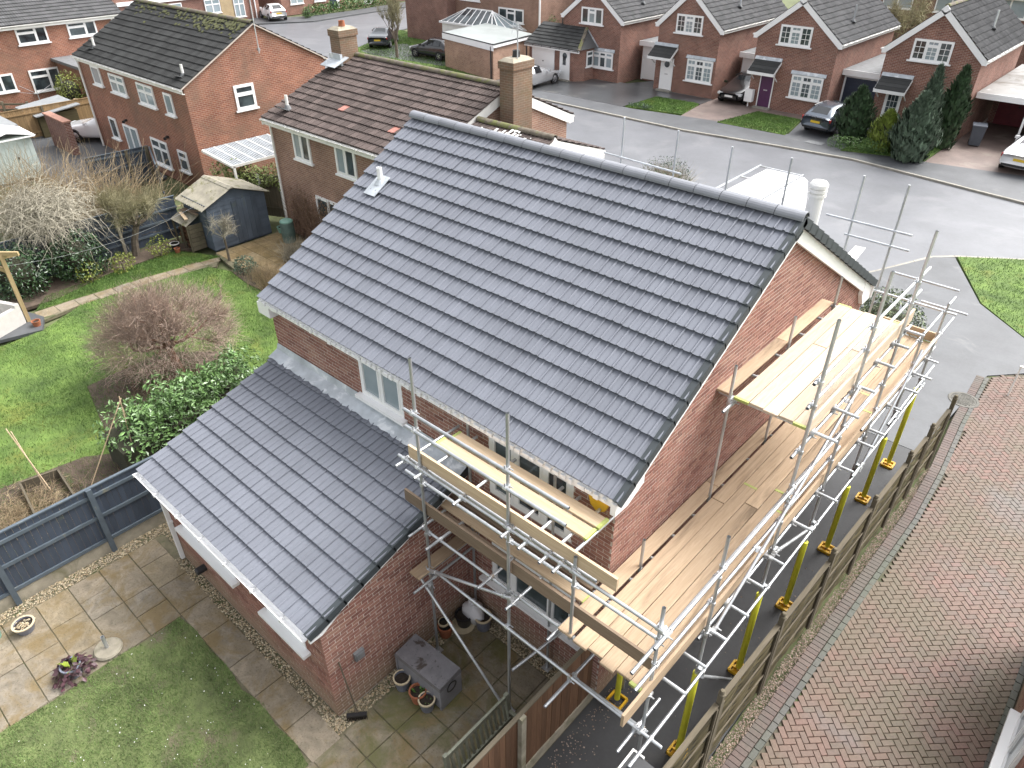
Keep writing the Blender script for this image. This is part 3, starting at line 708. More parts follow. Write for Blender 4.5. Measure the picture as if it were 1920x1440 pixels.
def gutter(parent, p0, p1, r=.056, m='white', n=8):
    p0, p1 = Vector(p0), Vector(p1); d = (p1 - p0).normalized(); s = d.cross(Vector((0, 0, 1)))
    mb = MB(); vs = []; k = n + 1
    for p in (p0, p1):
        for rr in (r, r * .86):
            for i in range(k):
                a = math.pi + math.pi * i / n; vs.append(p + s * rr * math.cos(a) + Vector((0, 0, rr * math.sin(a))))
    fs = []
    for o in (0, k):
        fs += [(o + i, o + i + 1, 2 * k + o + i + 1, 2 * k + o + i) for i in range(n)]
    fs += [(i, i + 1, k + i + 1, k + i) for i in range(n)] + [(2 * k + i, 2 * k + i + 1, 3 * k + i + 1, 3 * k + i) for i in range(n)]
    fs += [(0, k, 3 * k, 2 * k), (n, k + n, 3 * k + n, 2 * k + n)]
    mb.faces(vs, fs)
    g = obj('gutter', mb, M[m], parent)
    br = MB(); L_ = (p1 - p0).length
    for i in range(int(L_ / 0.8) + 1):
        c = p0 + d * min(L_ - .02, .03 + .8 * i); br.obox(c + Vector((0, 0, -r * .5)), d * .012, s * (r + .008), Vector((0, 0, r * .62)))
    obj('gutter_bracket', br, M[m], g)
    return g
et = MB()
for i in range(60):
    x = XL + .04 + (XR - XL - .15) * i / 60
    et.box(x, x + R.uniform(.05, .135), YB - .012 - R.uniform(0, .012), YB + .02, 4.60 + R.uniform(-.02, .02), 4.662)
tag(obj('eaves_tray', et, M['white'], house), kind='stuff')
# yellow alarm box under the eaves at the near corner
ab = MB(); ab.prism([(-.42, -.004, 4.53), (-.06, -.004, 4.50), (-.12, -.004, 4.34), (-.24, -.004, 4.25), (-.36, -.004, 4.34)], (0, -.085, 0))
tag(obj('alarm_box', ab, M['yellow_plastic'], house), 'yellow alarm box under the eaves')
# vents through the roof
def roof_y(y, off=0.0): return zroof(y) + off
vp = MB(); by = 2.62
vp.lathe((-7.82, by, roof_y(by) - .05), [(.055, 0), (.055, .36), (.046, .36), (.046, .28)], 12)
vo = obj('vent_pipe', vp, M['white'], roof)
vf = MB(); vf.obox((-7.82, by - .10, roof_y(by - .10) + .035), (.17, 0, 0), mS * .26, mN * .006); vf.lathe((-7.82, by, roof_y(by) - .02), [(.13, 0), (.075, .08), (.06, .10)], 12)
obj('lead_flashing', vf, M['lead'], vo)
fl = MB(); fz = zroof(6.0)
fl.lathe((-.42, 6.0, fz - .1), [(.125, 0), (.125, .78), (.12, .78), (.12, .84), (.15, .85), (.15, .89), (.115, .895), (.115, .92), (.15, .925), (.15, .965), (.115, .97), (.115, .995), (.15, 1.0), (.15, 1.05), (.12, 1.09), (0, 1.10)], 20)
obj('flue', fl, M['white_old'], roof, smooth=False)

# ------------------------------------------------------------------ single storey extension
ext = thing('house_extension', (-5.6, -1.55, 0), 'single storey red brick extension with lean-to grey tiled roof beside the patio', 'extension')
EY, EZ, TZ = -3.33, 2.388, 3.483; EXL, EXR = -8.32, -2.87
eS = Vector((0, -EY, TZ - EZ)); LE = eS.length; eS.normalize(); eN = Vector((0, -eS.z, eS.y))
def zext(y): return EZ + (TZ - EZ) * (y - EY) / -EY
H1 = (-7.5, -5.62, 1.3, 2.12); H2 = (-4.62, -3.5, 1.3, 2.12)
ew = MB()
for a, b, z0, z1 in sub_rects(EXT_X0, EXT_X1 - bk, -.1, 2.33, [H1, H2]):
    ew.poly([(a, EXT_Y + bk, z0), (b, EXT_Y + bk, z0), (b, EXT_Y + bk, z1), (a, EXT_Y + bk, z1)])
ew.poly([(EXT_X1 - bk, EXT_Y + bk, -.1), (EXT_X1 - bk, -.002, -.1), (EXT_X1 - bk, -.002, 3.38), (EXT_X1 - bk, EXT_Y + bk, zext(EXT_Y) - .1)])
ew.poly([(EXT_X0, EXT_Y + bk, -.1), (EXT_X0, -.002, -.1), (EXT_X0, -.002, 3.38), (EXT_X0, EXT_Y + bk, zext(EXT_Y) - .1)])
ewo = obj('wall', ew, M['mortar'], ext)
eg = courses(EXT_Y, 0.0, 0.0, 3.4, [], top=lambda u: zext(u) - .10)
ef = courses(EXT_X0, EXT_X1, 0.0, 2.36, [H1, H2])
set_bricks(ewo, [((EXT_X1, 0, 0), (0, 1, 0), (1, 0, 0), eg), ((0, EXT_Y, 0), (1, 0, 0), (0, -1, 0), ef)], M['brick'], 300)
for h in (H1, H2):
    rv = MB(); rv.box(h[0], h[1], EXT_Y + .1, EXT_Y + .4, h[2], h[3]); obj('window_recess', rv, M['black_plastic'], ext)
    window(ext, (h[0], EXT_Y, h[2]), (1, 0, 0), (0, -1, 0), h[1] - h[0], h[3] - h[2], (1, 1), rec=0.02, fr=.08, sill_ext=.1, sill_out=.14)
er = MB(); er.poly([(EXL + .02, EY + .04, EZ - .04), (EXR - .03, EY + .04, EZ - .04), (EXR - .03, -.005, TZ - .05), (EXL + .02, -.005, TZ - .05)])
eroof = obj('roof', er, M['tile_new'], ext)
lay_tiles(eroof, Vector((EXL, EY, EZ)) + eN * -.05, (1, 0, 0), eS, eN, 18, 10, (EXR - EXL) / 18, LE / 10, M['tile_new'], 300)
verge(eroof, EXR, EY, EZ, eS, eN, 10, LE / 10, M['verge_new'], drop=.12)
xs = [EXL - .02, -6.6, -4.9, EXR + .02]
for a, b in zip(xs[:-1], xs[1:]):
    lf = MB(); n = 14
    for i in range(n):
        u0, u1 = a + (b - a) * i / n, a + (b - a) * (i + 1) / n
        w0, w1 = (.27 + .02 * math.sin(u0 * 21)), (.27 + .02 * math.sin(u1 * 21))
        k0, k1 = .012 * math.sin(u0 * 9), .012 * math.sin(u1 * 9)
        lf.poly([(u0, -w0, zext(-w0) + .025 + k0), (u1, -w1, zext(-w1) + .025 + k1), (u1, -.06, 3.52 + k1 * .5), (u0, -.06, 3.52 + k0 * .5)])
        lf.poly([(u0, -.06, 3.52 + k0 * .5), (u1, -.06, 3.52 + k1 * .5), (u1, -.014, 3.64), (u0, -.014, 3.64)])
    obj('lead_flashing', lf, M['lead'], eroof)
eb = MB(); eb.box(EXL, EXR - .02, EY + .05, EY + .075, 2.2, 2.36); eb.box(EXL, EXR - .02, EY + .075, EXT_Y, 2.2, 2.22)
p, q = Vector((-2.92, EY + .05, zext(EY + .05))), Vector((-2.92, -.02, zext(-.02)))
eb.obox((p + q) / 2 + eN * -.17, (.02, 0, 0), (q - p) / 2, eN * .05)
eb.prism([(-2.90, EY + .03, 2.31), (-2.90, EY + .03, 2.16), (-2.90, EY + .24, 2.16), (-2.90, EY + .62, 2.36), (-2.90, EY + .62, 2.49)], (-.05, 0, 0))
obj('fascia', eb, M['white'], ext)
gutter(ext, (EXL, EY - .03, 2.33), (EXR - .04, EY - .03, 2.33))
dp = MB(); dp.beam((-8.12, EXT_Y - .045, 0.02), (-8.12, EXT_Y - .045, 2.2), .075, .075, up=(0, 1, 0)); dp.obox((-8.12, EXT_Y - .03, 1.05), (.06, 0, 0), (0, .03, 0), (0, 0, .025)); dp.beam((-8.12, EXT_Y - .045, 2.19), (-8.12, EY - .03, 2.29), .07, .07, up=(1, 0, 0))
obj('downpipe', dp, M['white'], ext)
bv = MB(); bv.lathe((-7.08, EXT_Y, .49), [(0, -.19), (.062, -.19), (.075, -.17), (.075, 0)], 14, axis='y'); obj('flue_outlet', bv, M['black_plastic'], ext)
fo_ = MB(); fo_.box(EXT_X1, EXT_X1 + .06, -2.64, -2.46, 1.02, 1.2); fo_.box(EXT_X1 + .06, EXT_X1 + .075, -2.62, -2.48, 1.05, 1.17); obj('wall_light', fo_, M['lead_old'], ext)

# ------------------------------------------------------------------ scaffolding
scaf = thing('scaffolding', (1.5, 3.5, 0), 'galvanised tube scaffolding with pale boarded decks around the near corner of the house', 'scaffolding')
TUBES = []
def T(p0, p1): TUBES.append((Vector(p0), Vector(p1)))
SX, SY = 1.53, -1.15
# uprights: rear row, corner, side row, inner rows
T((-2.66, SY, 0), (-2.66, SY, 6.23)); T((-.92, SY, 0), (-.92, SY, 6.2)); T((1.45, SY, 0), (1.45, SY, 4.66)); T((.20, SY, 3.0), (.20, SY, 4.56))
for y, zt in ((.12, 4.86), (2.1, 7.02), (3.95, 7.0), (5.88, 6.98), (7.88, 4.3), (9.45, 4.3)):
    T((SX, y, 0), (SX, y, zt))
for y, zt in ((.46, 3.62), (2.47, 5.62), (4.46, 5.6), (6.34, 5.62)): T((.24, y, 0), (.24, y, zt))
T((-2.7, -.12, 0), (-2.7, -.12, 4.68)); T((-.98, -.02 - .08, 0), (-.98, -.10, 4.72))
# rear ledgers and guard rails
yo = SY - .05; yi = SY + .05
T((-2.84, yo, 5.34), (.09, yo, 5.34)); T((-2.84, yo, 5.04), (.06, yo, 5.04))
T((-3.08, yo, 4.37), (1.5, yo, 4.34)); T((-3.08, yi, 4.0), (1.42, yi, 4.02))
T((-2.41, yo, 2.28), (1.78, yo, 2.22)); T((.26, yi, 2.1), (1.5, yi, 2.12)); T((-3.1, yi, 2.96), (1.46, yi, 2.96)); T((-3.0, yi, 4.30), (.5, yi, 4.30))
T((-2.9, yo, 2.08), (-.77, yo - .06, 3.08)); T((-2.86, yo - .05, 1.95), (-.84, yo - .05, .12))
for x in (-2.95, -2.55, -1.75, -.85, -.55, -.2, .02): T((x, SY - .22, 4.33), (x, -.08, 4.33))
for x in (-2.8, -2.4, -1.3, -.75, .0): T((x, SY - .25, 2.99), (x, -.08, 2.99))
T((-2.62, SY - .2, 2.16), (-2.62, -.05, 2.16)); T((-2.56, SY - .45, 2.04), (-2.56, -.1, 2.04)); T((.28, -1.75, 2.16), (.28, -.1, 2.16)); T((1.37, -1.6, 2.16), (1.37, -.6, 2.16))
T((-.72, -1.3, 1.5), (-.55, -.1, 1.55))
# side ledgers, rails, transoms
xo = SX + .05; xi = SX - .05
T((xi, -1.75, 4.12), (xi, 10.3, 4.1)); T((xo - .02, -1.45, 4.32), (xo, 5.3, 4.34)); T((xo, 5.1, 3.6), (xo, 10.35, 3.62)); T((xi, -1.6, 3.62), (xi, 4.4, 3.62))
T((xo + .03, -1.7, 2.24), (xo + .03, 5.9, 2.24)); T((xo + .03, 5.5, 2.3), (xo + .03, 9.6, 2.3)); T((xo, 7.3, 2.46), (xo, 10.2, 2.46))
T((xi, 1.9, 4.95), (xi, 6.7, 4.95)); T((xi, 2.0, 5.72), (xi, 6.5, 5.72)); T((xi, 2.0, 6.1), (xi, 6.6, 6.1))
T((xi, .0, 2.96), (xi, 10.1, 2.96)); T((.29, -1.0, 2.96), (.29, 10.0, 2.96)); T((.29, 2.2, 4.96), (.29, 6.6, 4.96))
for y in (-.85, -.35, .2, .75, 1.35, 1.95, 2.9, 3.8, 4.7, 5.6, 6.1, 7.1, 7.9, 8.6, 9.35): T((.03, y, 3.015), (1.78 + R.uniform(-.06, .08), y, 3.015))
for y in (2.55, 3.3, 4.1, 5.0, 5.75, 6.35): T((.03, y, 5.02), (1.80 + R.uniform(-.08, .06), y, 5.02))
T((xo, 3.98, 5.1), (xo, .3, 3.0)); T((xo + .04, .1, 2.15), (xo + .1, 1.92, .05)); T((xo, 2.05, 3.05), (xo, 3.9, 2.2)); T((1.62, 5.9, 2.2), (1.62, 7.8, 4.0))
T((1.0, 9.6, 4.12), (1.9, 9.6, 4.12)); T((.3, 9.62, 4.55), (1.6, 9.62, 4.55))
tobs = []
for a, b in TUBES:
    mb = MB(); d = (b - a).normalized()
    mb.tube(a, b, .0242, n=10, caps=False)
    mb.tube(a, a + d * .08, .020, n=10, caps=False); mb.tube(b, b - d * .08, .020, n=10, caps=False)
    tobs.append(obj('scaffold_tube', mb, M['galv'], scaf, smooth=True))
def seg_near(a, b, c, d):
    u, v, w_ = b - a, d - c, a - c
    A, B, C_, D, E = u.dot(u), u.dot(v), v.dot(v), u.dot(w_), v.dot(w_)
    den = A * C_ - B * B
    if den < 1e-6: return None
    s = min(1, max(0, (B * E - C_ * D) / den)); t = min(1, max(0, (A * E - B * D) / den))
    p, q = a + u * s, c + v * t
    return (p - q).length, p, q
ncp = 0
for i in range(len(TUBES)):
    for j in range(i):
        r_ = seg_near(*TUBES[i], *TUBES[j])
        if r_ and r_[0] < 0.115:
            di = (TUBES[i][1] - TUBES[i][0]).normalized(); dj = (TUBES[j][1] - TUBES[j][0]).normalized()
            if abs(di.dot(dj)) > .97: continue
            p, q = r_[1], r_[2]; mb = MB()
            for c, d in ((p, di), (q, dj)):
                mb.tube(c - d * .028, c + d * .028, .034, n=8)
            m_ = (p + q) / 2; e = (di.cross(dj)).normalized()
            mb.obox(m_, di * .03, dj * .03, e * .02)
            mb.tube(p + dj * .03 + e * .012, p + dj * .085 + e * .012, .009, n=6); mb.tube(q + di * .03 - e * .012, q + di * .08 - e * .012, .009, n=6)
            obj('coupler', mb, M['coupler'], tobs[i]); ncp += 1
# base plates and yellow sleeves
for y in (.12, 2.1, 3.95, 5.88, 7.88, 9.45):
    zt = {.12: 2.12, 2.1: 2.02}.get(y, 1.75 if y < 9 else 2.2)
    sl = MB().tube((SX, y, .10), (SX, y, zt), .052, n=12); obj('yellow_sleeve', sl, M['yellow_foam'], scaf, smooth=False)
    ft = MB()
    for a in range(4):
        t0 = math.pi / 4 + a * math.pi / 2; t1 = t0 + math.pi / 2
        ft.beam((SX + .17 * math.cos(t0), y + .17 * math.sin(t0), .03), (SX + .17 * math.cos(t1), y + .17 * math.sin(t1), .03), .035, .055)
    ft.box(SX - .085, SX + .085, y - .085, y + .085, .0, .015); ft.beam((SX - .12, y, .03), (SX + .12, y, .03), .03, .03)
    obj('foot_guard', ft, M['yellow_plastic'], scaf)
sl = MB().tube((.30, .19, .1), (.30, .19, 1.9), .05, n=12); obj('yellow_sleeve', sl, M['yellow_foam'], scaf)
ft = MB()
for a in range(4):
    t0 = math.pi / 4 + a * math.pi / 2; t1 = t0 + math.pi / 2
    ft.beam((.30 + .18 * math.cos(t0), .19 + .18 * math.sin(t0), .03), (.30 + .18 * math.cos(t1), .19 + .18 * math.sin(t1), .03), .035, .055)
obj('foot_guard', ft, M['yellow_plastic'], scaf)
for x, y in ((-2.66, SY), (-.92, SY), (-2.7, -.12), (-.98, -.10), (1.45, SY)):
    obj('base_plate', MB().box(x - .075, x + .075, y - .075, y + .075, 0.002, .012), M['galv'], scaf)
# boards
def board(x0, x1, y0, y1, z0, z1, m, ax, band=True, jz=.004):
    dz = R.uniform(-jz, jz); a = R.uniform(-.004, .004)
    mb = MB(); c = .006
    if z1 - z0 < .1:
        mb.faces([(x0 + c, y0, z0 + dz), (x1 - c, y0, z0 + dz), (x1 - c + a, y1, z0 + dz), (x0 + c + a, y1, z0 + dz), (x0, y0, z1 - c + dz), (x1, y0, z1 - c + dz), (x1 + a, y1, z1 - c + dz), (x0 + a, y1, z1 - c + dz),
                  (x0 + c, y0 + c, z1 + dz), (x1 - c, y0 + c, z1 + dz), (x1 - c + a, y1 - c, z1 + dz), (x0 + c + a, y1 - c, z1 + dz)],
                 [(0, 3, 2, 1), (0, 1, 5, 4), (1, 2, 6, 5), (2, 3, 7, 6), (3, 0, 4, 7), (4, 5, 9, 8), (5, 6, 10, 9), (6, 7, 11, 10), (7, 4, 8, 11), (8, 9, 10, 11)])
    else: mb.box(x0, x1, y0, y1, z0 + dz, z1 + dz)
    o = obj('scaffold_board', mb, M[m], scaf)
    if band:
        e = .0025; bb = MB()
        for t in (0, 1):
            if ax == 'y':
                ya, yb = (y0 - .004, y0 + .045) if t == 0 else (y1 - .045, y1 + .004)
                bb.box(x0 - e, x1 + e, ya, yb, z0 + dz - e, z1 + dz + e)
            else:
                xa, xb = (x0 - .004, x0 + .045) if t == 0 else (x1 - .045, x1 + .004)
                bb.box(xa, xb, y0 - e, y1 + e, z0 + dz - e, z1 + dz + e)
        obj('end_band', bb, M['band'], o)
    return o
Z1, Z2 = 3.045, 5.05
joints = {0: [-1.2, 2.75, 6.7, 10.0], 1: [-1.22, 2.45, 6.3, 10.0], 2: [-1.18, 3.1, 6.9, 10.0], 3: [-1.25, 2.7, 6.6, 10.0], 4: [-1.2, 3.3, 7.1, 10.0], 5: [-1.24, 2.9, 6.5, 10.0]}
xb = [.02, .29, .519, .748, .977, 1.206]
for k, x in enumerate(xb):
    js = joints[k]
    for n_, (a, b) in enumerate(zip(js[:-1], js[1:])):
        board(x + .001, x + .224, a + .004, b - .004, Z1, Z1 + .038, 'board_y', 'y', band=(R.random() < .25))
for k, x in enumerate([-.02, .30, .529, .758, .987, 1.216]):
    if k in (1, 3, 5): cuts = [2.47, 6.4]
    else: cuts = [2.5, 4.5 + .12 * k, 6.38]
    for a, b in zip(cuts[:-1], cuts[1:]):
        board(x, x + .223, a + .004, b - .004, Z2, Z2 + .038, 'board_new_y' if k else 'board_y', 'y', band=(k in (1, 5)))
board(1.45, 1.488, -1.78, 2.1, 3.09, 3.315, 'board_y', 'y', False); board(1.45, 1.488, 2.12, 6.0, 3.09, 3.315, 'board_y', 'y', False); board(1.45, 1.488, 6.02, 10.05, 3.09, 3.315, 'board_new_y', 'y', False)
board(1.447, 1.485, 2.35, 6.6, 5.1, 5.325, 'board_new_y', 'y', False)
board(.25, 1.46, 10.0, 10.038, 3.1, 3.32, 'board_x', 'x', False)
board(-2.78, .04, -.44, -.22, 4.36, 4.398, 'board_x', 'x'); board(-2.85, .03, -.70, -.48, 4.36, 4.398, 'board_x', 'x')
board(-3.05, .03, -.62, -.40, 3.02, 3.058, 'board_x', 'x'); board(-2.95, -.05, -.36, -.14, 3.015, 3.053, 'toe_brown', 'x', False); board(-2.85, .5, -.86, -.64, 2.985, 3.0, 'toe_brown', 'x', False)
board(-2.93, .80, SY + .025, SY + .063, 4.375, 4.595, 'board_x', 'x', False); board(-3.15, -.95, SY + .03, SY + .068, 3.36, 3.585, 'toe_brown', 'x', False); board(-.92, 1.42, SY + .07, SY + .108, 3.34, 3.565, 'toe_brown', 'x', False)
board(-2.82, -2.58, -1.45, -.1, 2.19, 2.228, 'board_y', 'y', False)
# loose short boards lie across the corner below the rear deck
fs_ = thing('scaffolding', (-3.0, 9.3, 0), 'row of thin scaffold poles and double rails at the street side behind the ridge', 'scaffolding')
FT = []
for x, z0, z1 in ((-6.88, 0, 6.48), (-5.3, 0, 6.45), (-3.85, 0, 6.34), (-2.42, 0, 6.38), (-.83, 0, 6.34), (.06, 0, 6.35)): FT.append(((x, 9.75, z0), (x, 9.75, z1)))
FT += [((-1.38, 9.70, 5.37), (.42, 9.70, 5.38)), ((-.9, 9.70, 5.05), (.45, 9.70, 5.05)), ((-7.4, 9.70, 5.5), (-5.05, 9.70, 5.45)), ((.0, 9.7, 4.0), (1.7, 9.7, 4.0))]
for a, b in FT: obj('scaffold_tube', MB().tube(a, b, .0242, n=10), M['galv'], fs_, smooth=False)
# ------------------------------------------------------------------ back garden of the house: patio, lawn, gravel
def slab_mat(name, cols, moss=None):
    m, t, b = new_mat(name); g, v = pos_node(t)
    c = ramp(t, rnd(t, g), [(i / (len(cols) - 1), q) for i, q in enumerate(cols)])
    c = mix(t, 1.0, c, ramp(t, noise(t, v, 3.2, 6, 0.7, 1.0), [(0.3, (0.68,) * 3), (0.7, (1.28,) * 3)]), 'MULTIPLY')
    c = mix(t, ramp(t, noise(t, v, 1.5, 6, 0.7, 0.8), [(0.46, (0, 0, 0)), (0.62, (0.75,) * 3)]), c, (0.165, 0.115, 0.045))
    c = mix(t, ramp(t, noise(t, v, 26, 4, 0.7), [(0.54, (0, 0, 0)), (0.68, (0.65,) * 3)]), c, (0.075, 0.066, 0.042))
    if moss: c = mix(t, ramp(t, noise(t, v, 1.3, 6, 0.7, 0.8), [(moss, (0, 0, 0)), (moss + .16, (0.85,) * 3)]), c, (0.10, 0.10, 0.035))
    t.links.new(c, b.inputs['Base Color']); b.inputs['Roughness'].default_value = 0.75; b.inputs['Specular IOR Level'].default_value = 0.35
    bump(t, b, noise(t, v, 9, 6, 0.65, 0.8), 0.55, 0.02)
    return m
M['slab'] = slab_mat('patio_slab', [(0.215, 0.18, 0.13), (0.245, 0.205, 0.15), (0.19, 0.165, 0.128), (0.255, 0.205, 0.13), (0.22, 0.195, 0.158)])
M['slab_yard'] = slab_mat('patio_slab_dirty', [(0.175, 0.15, 0.11), (0.205, 0.175, 0.125), (0.155, 0.138, 0.105)], 0.46)
M['joint'] = mat('joint_soil', (0.14, 0.125, 0.08), 0.95, 0.3, 5, bscale=40, spot=((0.075, 0.085, 0.035), 3, 0.52))
patio = slab('patio', [(-9.4, -12), (.02, -12), (.02, .0), (-2.95, 0), (-2.95, -3.1), (-8.22, -3.1), (-8.22, .2), (-9.4, .2)], -0.022, M['joint'], 0.12)
def pave(x0, x1, y0, y1, m, parent=patio, g=.007):
    z = R.uniform(-.004, .003); t = R.uniform(-.003, .003); e = .008
    mb = MB()
    mb.faces([(x0 + g, y0 + g, -.03), (x1 - g, y0 + g, -.03), (x1 - g, y1 - g, -.03), (x0 + g, y1 - g, -.03), (x0 + g, y0 + g, z - e), (x1 - g, y0 + g, z - e), (x1 - g, y1 - g, z - e + t), (x0 + g, y1 - g, z - e + t),
              (x0 + g + e, y0 + g + e, z), (x1 - g - e, y0 + g + e, z), (x1 - g - e, y1 - g - e, z + t), (x0 + g + e, y1 - g - e, z + t)],
             [(0, 1, 5, 4), (1, 2, 6, 5), (2, 3, 7, 6), (3, 0, 4, 7), (4, 5, 9, 8), (5, 6, 10, 9), (6, 7, 11, 10), (7, 4, 8, 11), (8, 9, 10, 11)])
    return obj('slab', mb, M[m], parent)
ys = [-3.28 - .592 * i for i in range(9)]
for j in range(8):
    y1, y0 = ys[j], ys[j + 1]
    if j % 3 == 1: cs = [-9.08, -7.92, -7.38, -6.8]
    elif j % 3 == 2: cs = [-9.08, -8.5, -7.92, -6.8]
    else: cs = [-9.08, -8.28, -7.38, -6.8]
    if j == 0: cs = [-9.08, -8.5, -7.74, -6.86]
    for a, b in zip(cs[:-1], cs[1:]): pave(a, b, y0, y1, 'slab')
for a, b in zip([-6.86, -6.05, -5.12, -4.3, -3.4, -2.62][:-1], [-6.86, -6.05, -5.12, -4.3, -3.4, -2.62][1:]): pave(a, b, -3.87, -3.30, 'slab')
gx = [-2.66, -2.06, -1.46, -.86, -.12]; gy = [-.24 - .6 * i for i in range(10)]
for a, b in zip(gx[:-1], gx[1:]):
    for y1, y0 in zip(gy[:-1], gy[1:]): pave(a, b, y0, y1, 'slab_yard')
near_lawn = [(-6.78, -12), (-2.62, -12), (-2.6, -3.93), (-3.1, -3.85), (-3.6, -3.9), (-4.1, -3.82), (-4.6, -3.93), (-5.2, -3.85), (-5.7, -3.9), (-6.3, -3.84), (-6.8, -3.92), (-6.76, -4.5), (-6.84, -5.2), (-6.75, -6.0), (-6.82, -7)]
nl = slab('lawn', near_lawn, -0.004, M['lawn_near'], 0.03)
blades('grass', near_lawn, 90000, 0.045, M['grass_near'], -0.004, dens_fn=lambda q: np.clip(0.3 + 0.9 * patchy(q, 1.5, 2.0) - 0.55 * np.exp(-((q[:, 1] + 4.3) / .45) ** 2) * patchy(q, 2.3, 5.0), 0.05, 1), wd=0.0042, parent=nl)
gravel('gravel', [(-9.38, -9.09, -9, -.5), (-9.09, -8.26, -3.1, -1.5), (-8.2, -2.7, -3.31, -3.12), (-2.94, -2.70, -3.3, -.02), (-2.7, -.1, -.23, -.01)], -0.008, 1500, 0.019, M['gravel'])
# clippings and rubble strewn on the dark drive by the fence
pts = [(.06 + abs(R.gauss(0, .22)), R.uniform(-2.6, .9) + .2, .004) for _ in range(300)] + [(R.uniform(.1, 1.8), R.uniform(-3, 9), .003) for _ in range(90)]
pebbles('rubble', pts, 0.013, M['gravel_pink'])

# garden fence of anthracite boards along the left side
def board_fence(name, label, p0, p1, posts, ztop, m_board, m_rail, m_post, gb=.28, rails=(.34, .95, 1.48), bw=.115, side=1, group=None, cap=True, post_m=None):
    p0, p1 = Vector((p0[0], p0[1], 0)), Vector((p1[0], p1[1], 0)); d = (p1 - p0); Lf = d.length; d.normalize(); s = Vector((d.y, -d.x, 0)) * side
    t = thing(name, p0, label, 'fence', group=group)
    n = int(Lf / bw)
    for i in range(n):
        c = p0 + d * (bw * (i + .5)) + s * (R.uniform(-.004, .004))
        mb = MB().obox(c + Vector((0, 0, (gb + ztop) / 2)), d * bw * .48, s * .007, Vector((0, 0, (ztop - gb) / 2 - R.uniform(0, .006)))); obj('fence_board', mb, m_board, t)
    for z in rails: obj('rail', MB().beam(p0 + s * .03 + Vector((0, 0, z)), p1 + s * .03 + Vector((0, 0, z)), .04, .07), m_rail, t)
    if cap: obj('capping', MB().beam(p0 + Vector((0, 0, ztop + .012)), p1 + Vector((0, 0, ztop + .012)), .065, .03), m_rail, t)
    if gb > .05: obj('gravel_board', MB().obox((p0 + p1) / 2 + Vector((0, 0, gb / 2 - .03)), d * Lf / 2, s * .022, Vector((0, 0, gb / 2 + .02))), m_post if not post_m else post_m, t)
    for q in posts:
        c = p0 + d * q + s * .035
        obj('post', MB().obox(c + Vector((0, 0, ztop / 2 + .01)), d * .05, s * .05, Vector((0, 0, ztop / 2 + .01))), m_post, t)
    return t
board_fence('garden_fence', 'anthracite boarded garden fence with concrete posts along the patio gravel', (-9.42, -9.5), (-9.42, .2), [1.85, 3.68, 5.5, 7.3], 1.66, M['anthracite'], M['anthracite_rail'], M['anthracite_rail'], post_m=M['concrete'])
# brown close-board fence between yard and drive
wf = board_fence('side_fence', 'brown upright board fence with a concrete post dividing yard from dark drive', (-.06, -6.2), (-.06, .0), [4.33], 1.72, M['fence_brown'], M['fence_grey_wood'], M['concrete'], gb=.22, rails=(), side=1)
# woven overlap panel fence along the block paving
def fx(y): return 1.92 + .031 * y
pf = thing('panel_fence', (1.95, 2, 0), 'weathered overlapping slat fence with timber posts between dark drive and block paving', 'fence')
py = [-1.75, .14, 1.95, 3.78, 5.56, 7.32]
def panel(ya, yb, zt):
    d = Vector((fx(yb) - fx(ya), yb - ya, 0)); p = Vector((fx(ya), ya, 0)); Lp = d.length; d.normalize(); s = Vector((d.y, -d.x, 0))
    nz = 21
    for i in range(nz):
        z = .10 + (zt - .14) * i / nz; h = (zt - .14) / nz * 1.3; mb = MB(); k = 14; ph = (i % 2) * math.pi
        top = []; bot = []
        for q in range(k + 1):
            u = .05 + (Lp - .1) * q / k; o_ = s * (.020 * math.sin(3 * math.pi * q / k + ph) + R.uniform(-.002, .002))
            bot.append(p + d * u + o_ + Vector((0, 0, z))); top.append(p + d * u + o_ * .8 + Vector((0, 0, z + h)))
        mb.faces(bot + top, [(q, q + 1, k + 2 + q, k + 1 + q) for q in range(k)])
        obj('slat', mb, M['lap'], pf)
    for q in (.08, Lp - .08): obj('batten', MB().obox(p + d * q + s * .035 + Vector((0, 0, zt / 2)), d * .022, s * .014, Vector((0, 0, zt / 2 - .05))), M['fence_grey_wood'], pf)
    for z in (.62, 1.22): obj('rail', MB().beam(p + d * .05 + s * .03 + Vector((0, 0, z)), p + d * (Lp - .05) + s * .03 + Vector((0, 0, z)), .02, .03), M['fence_grey_wood'], pf)
    obj('capping', MB().beam(p + d * .05 + Vector((0, 0, zt)), p + d * (Lp - .05) + Vector((0, 0, zt)), .075, .035), M['fence_grey_wood'], pf)
for a, b in zip(py[:-1], py[1:]): panel(a, b, 1.80 + R.uniform(-.02, .02))
panel(7.32, 8.5, 1.78); panel(8.62, 9.9, 1.75)
for y in py[1:] + [8.55, 9.95]:
    obj('post', MB().obox((fx(y) + .015, y, 1.0), (.04, 0, 0), (0, .04, 0), (0, 0, 1.0)).lathe((fx(y) + .015, y, 2.0), [(.055, 0), (.055, .02), (.03, .035), (.045, .06), (.03, .095), (0, .1)], 8), M['post_z'], pf)

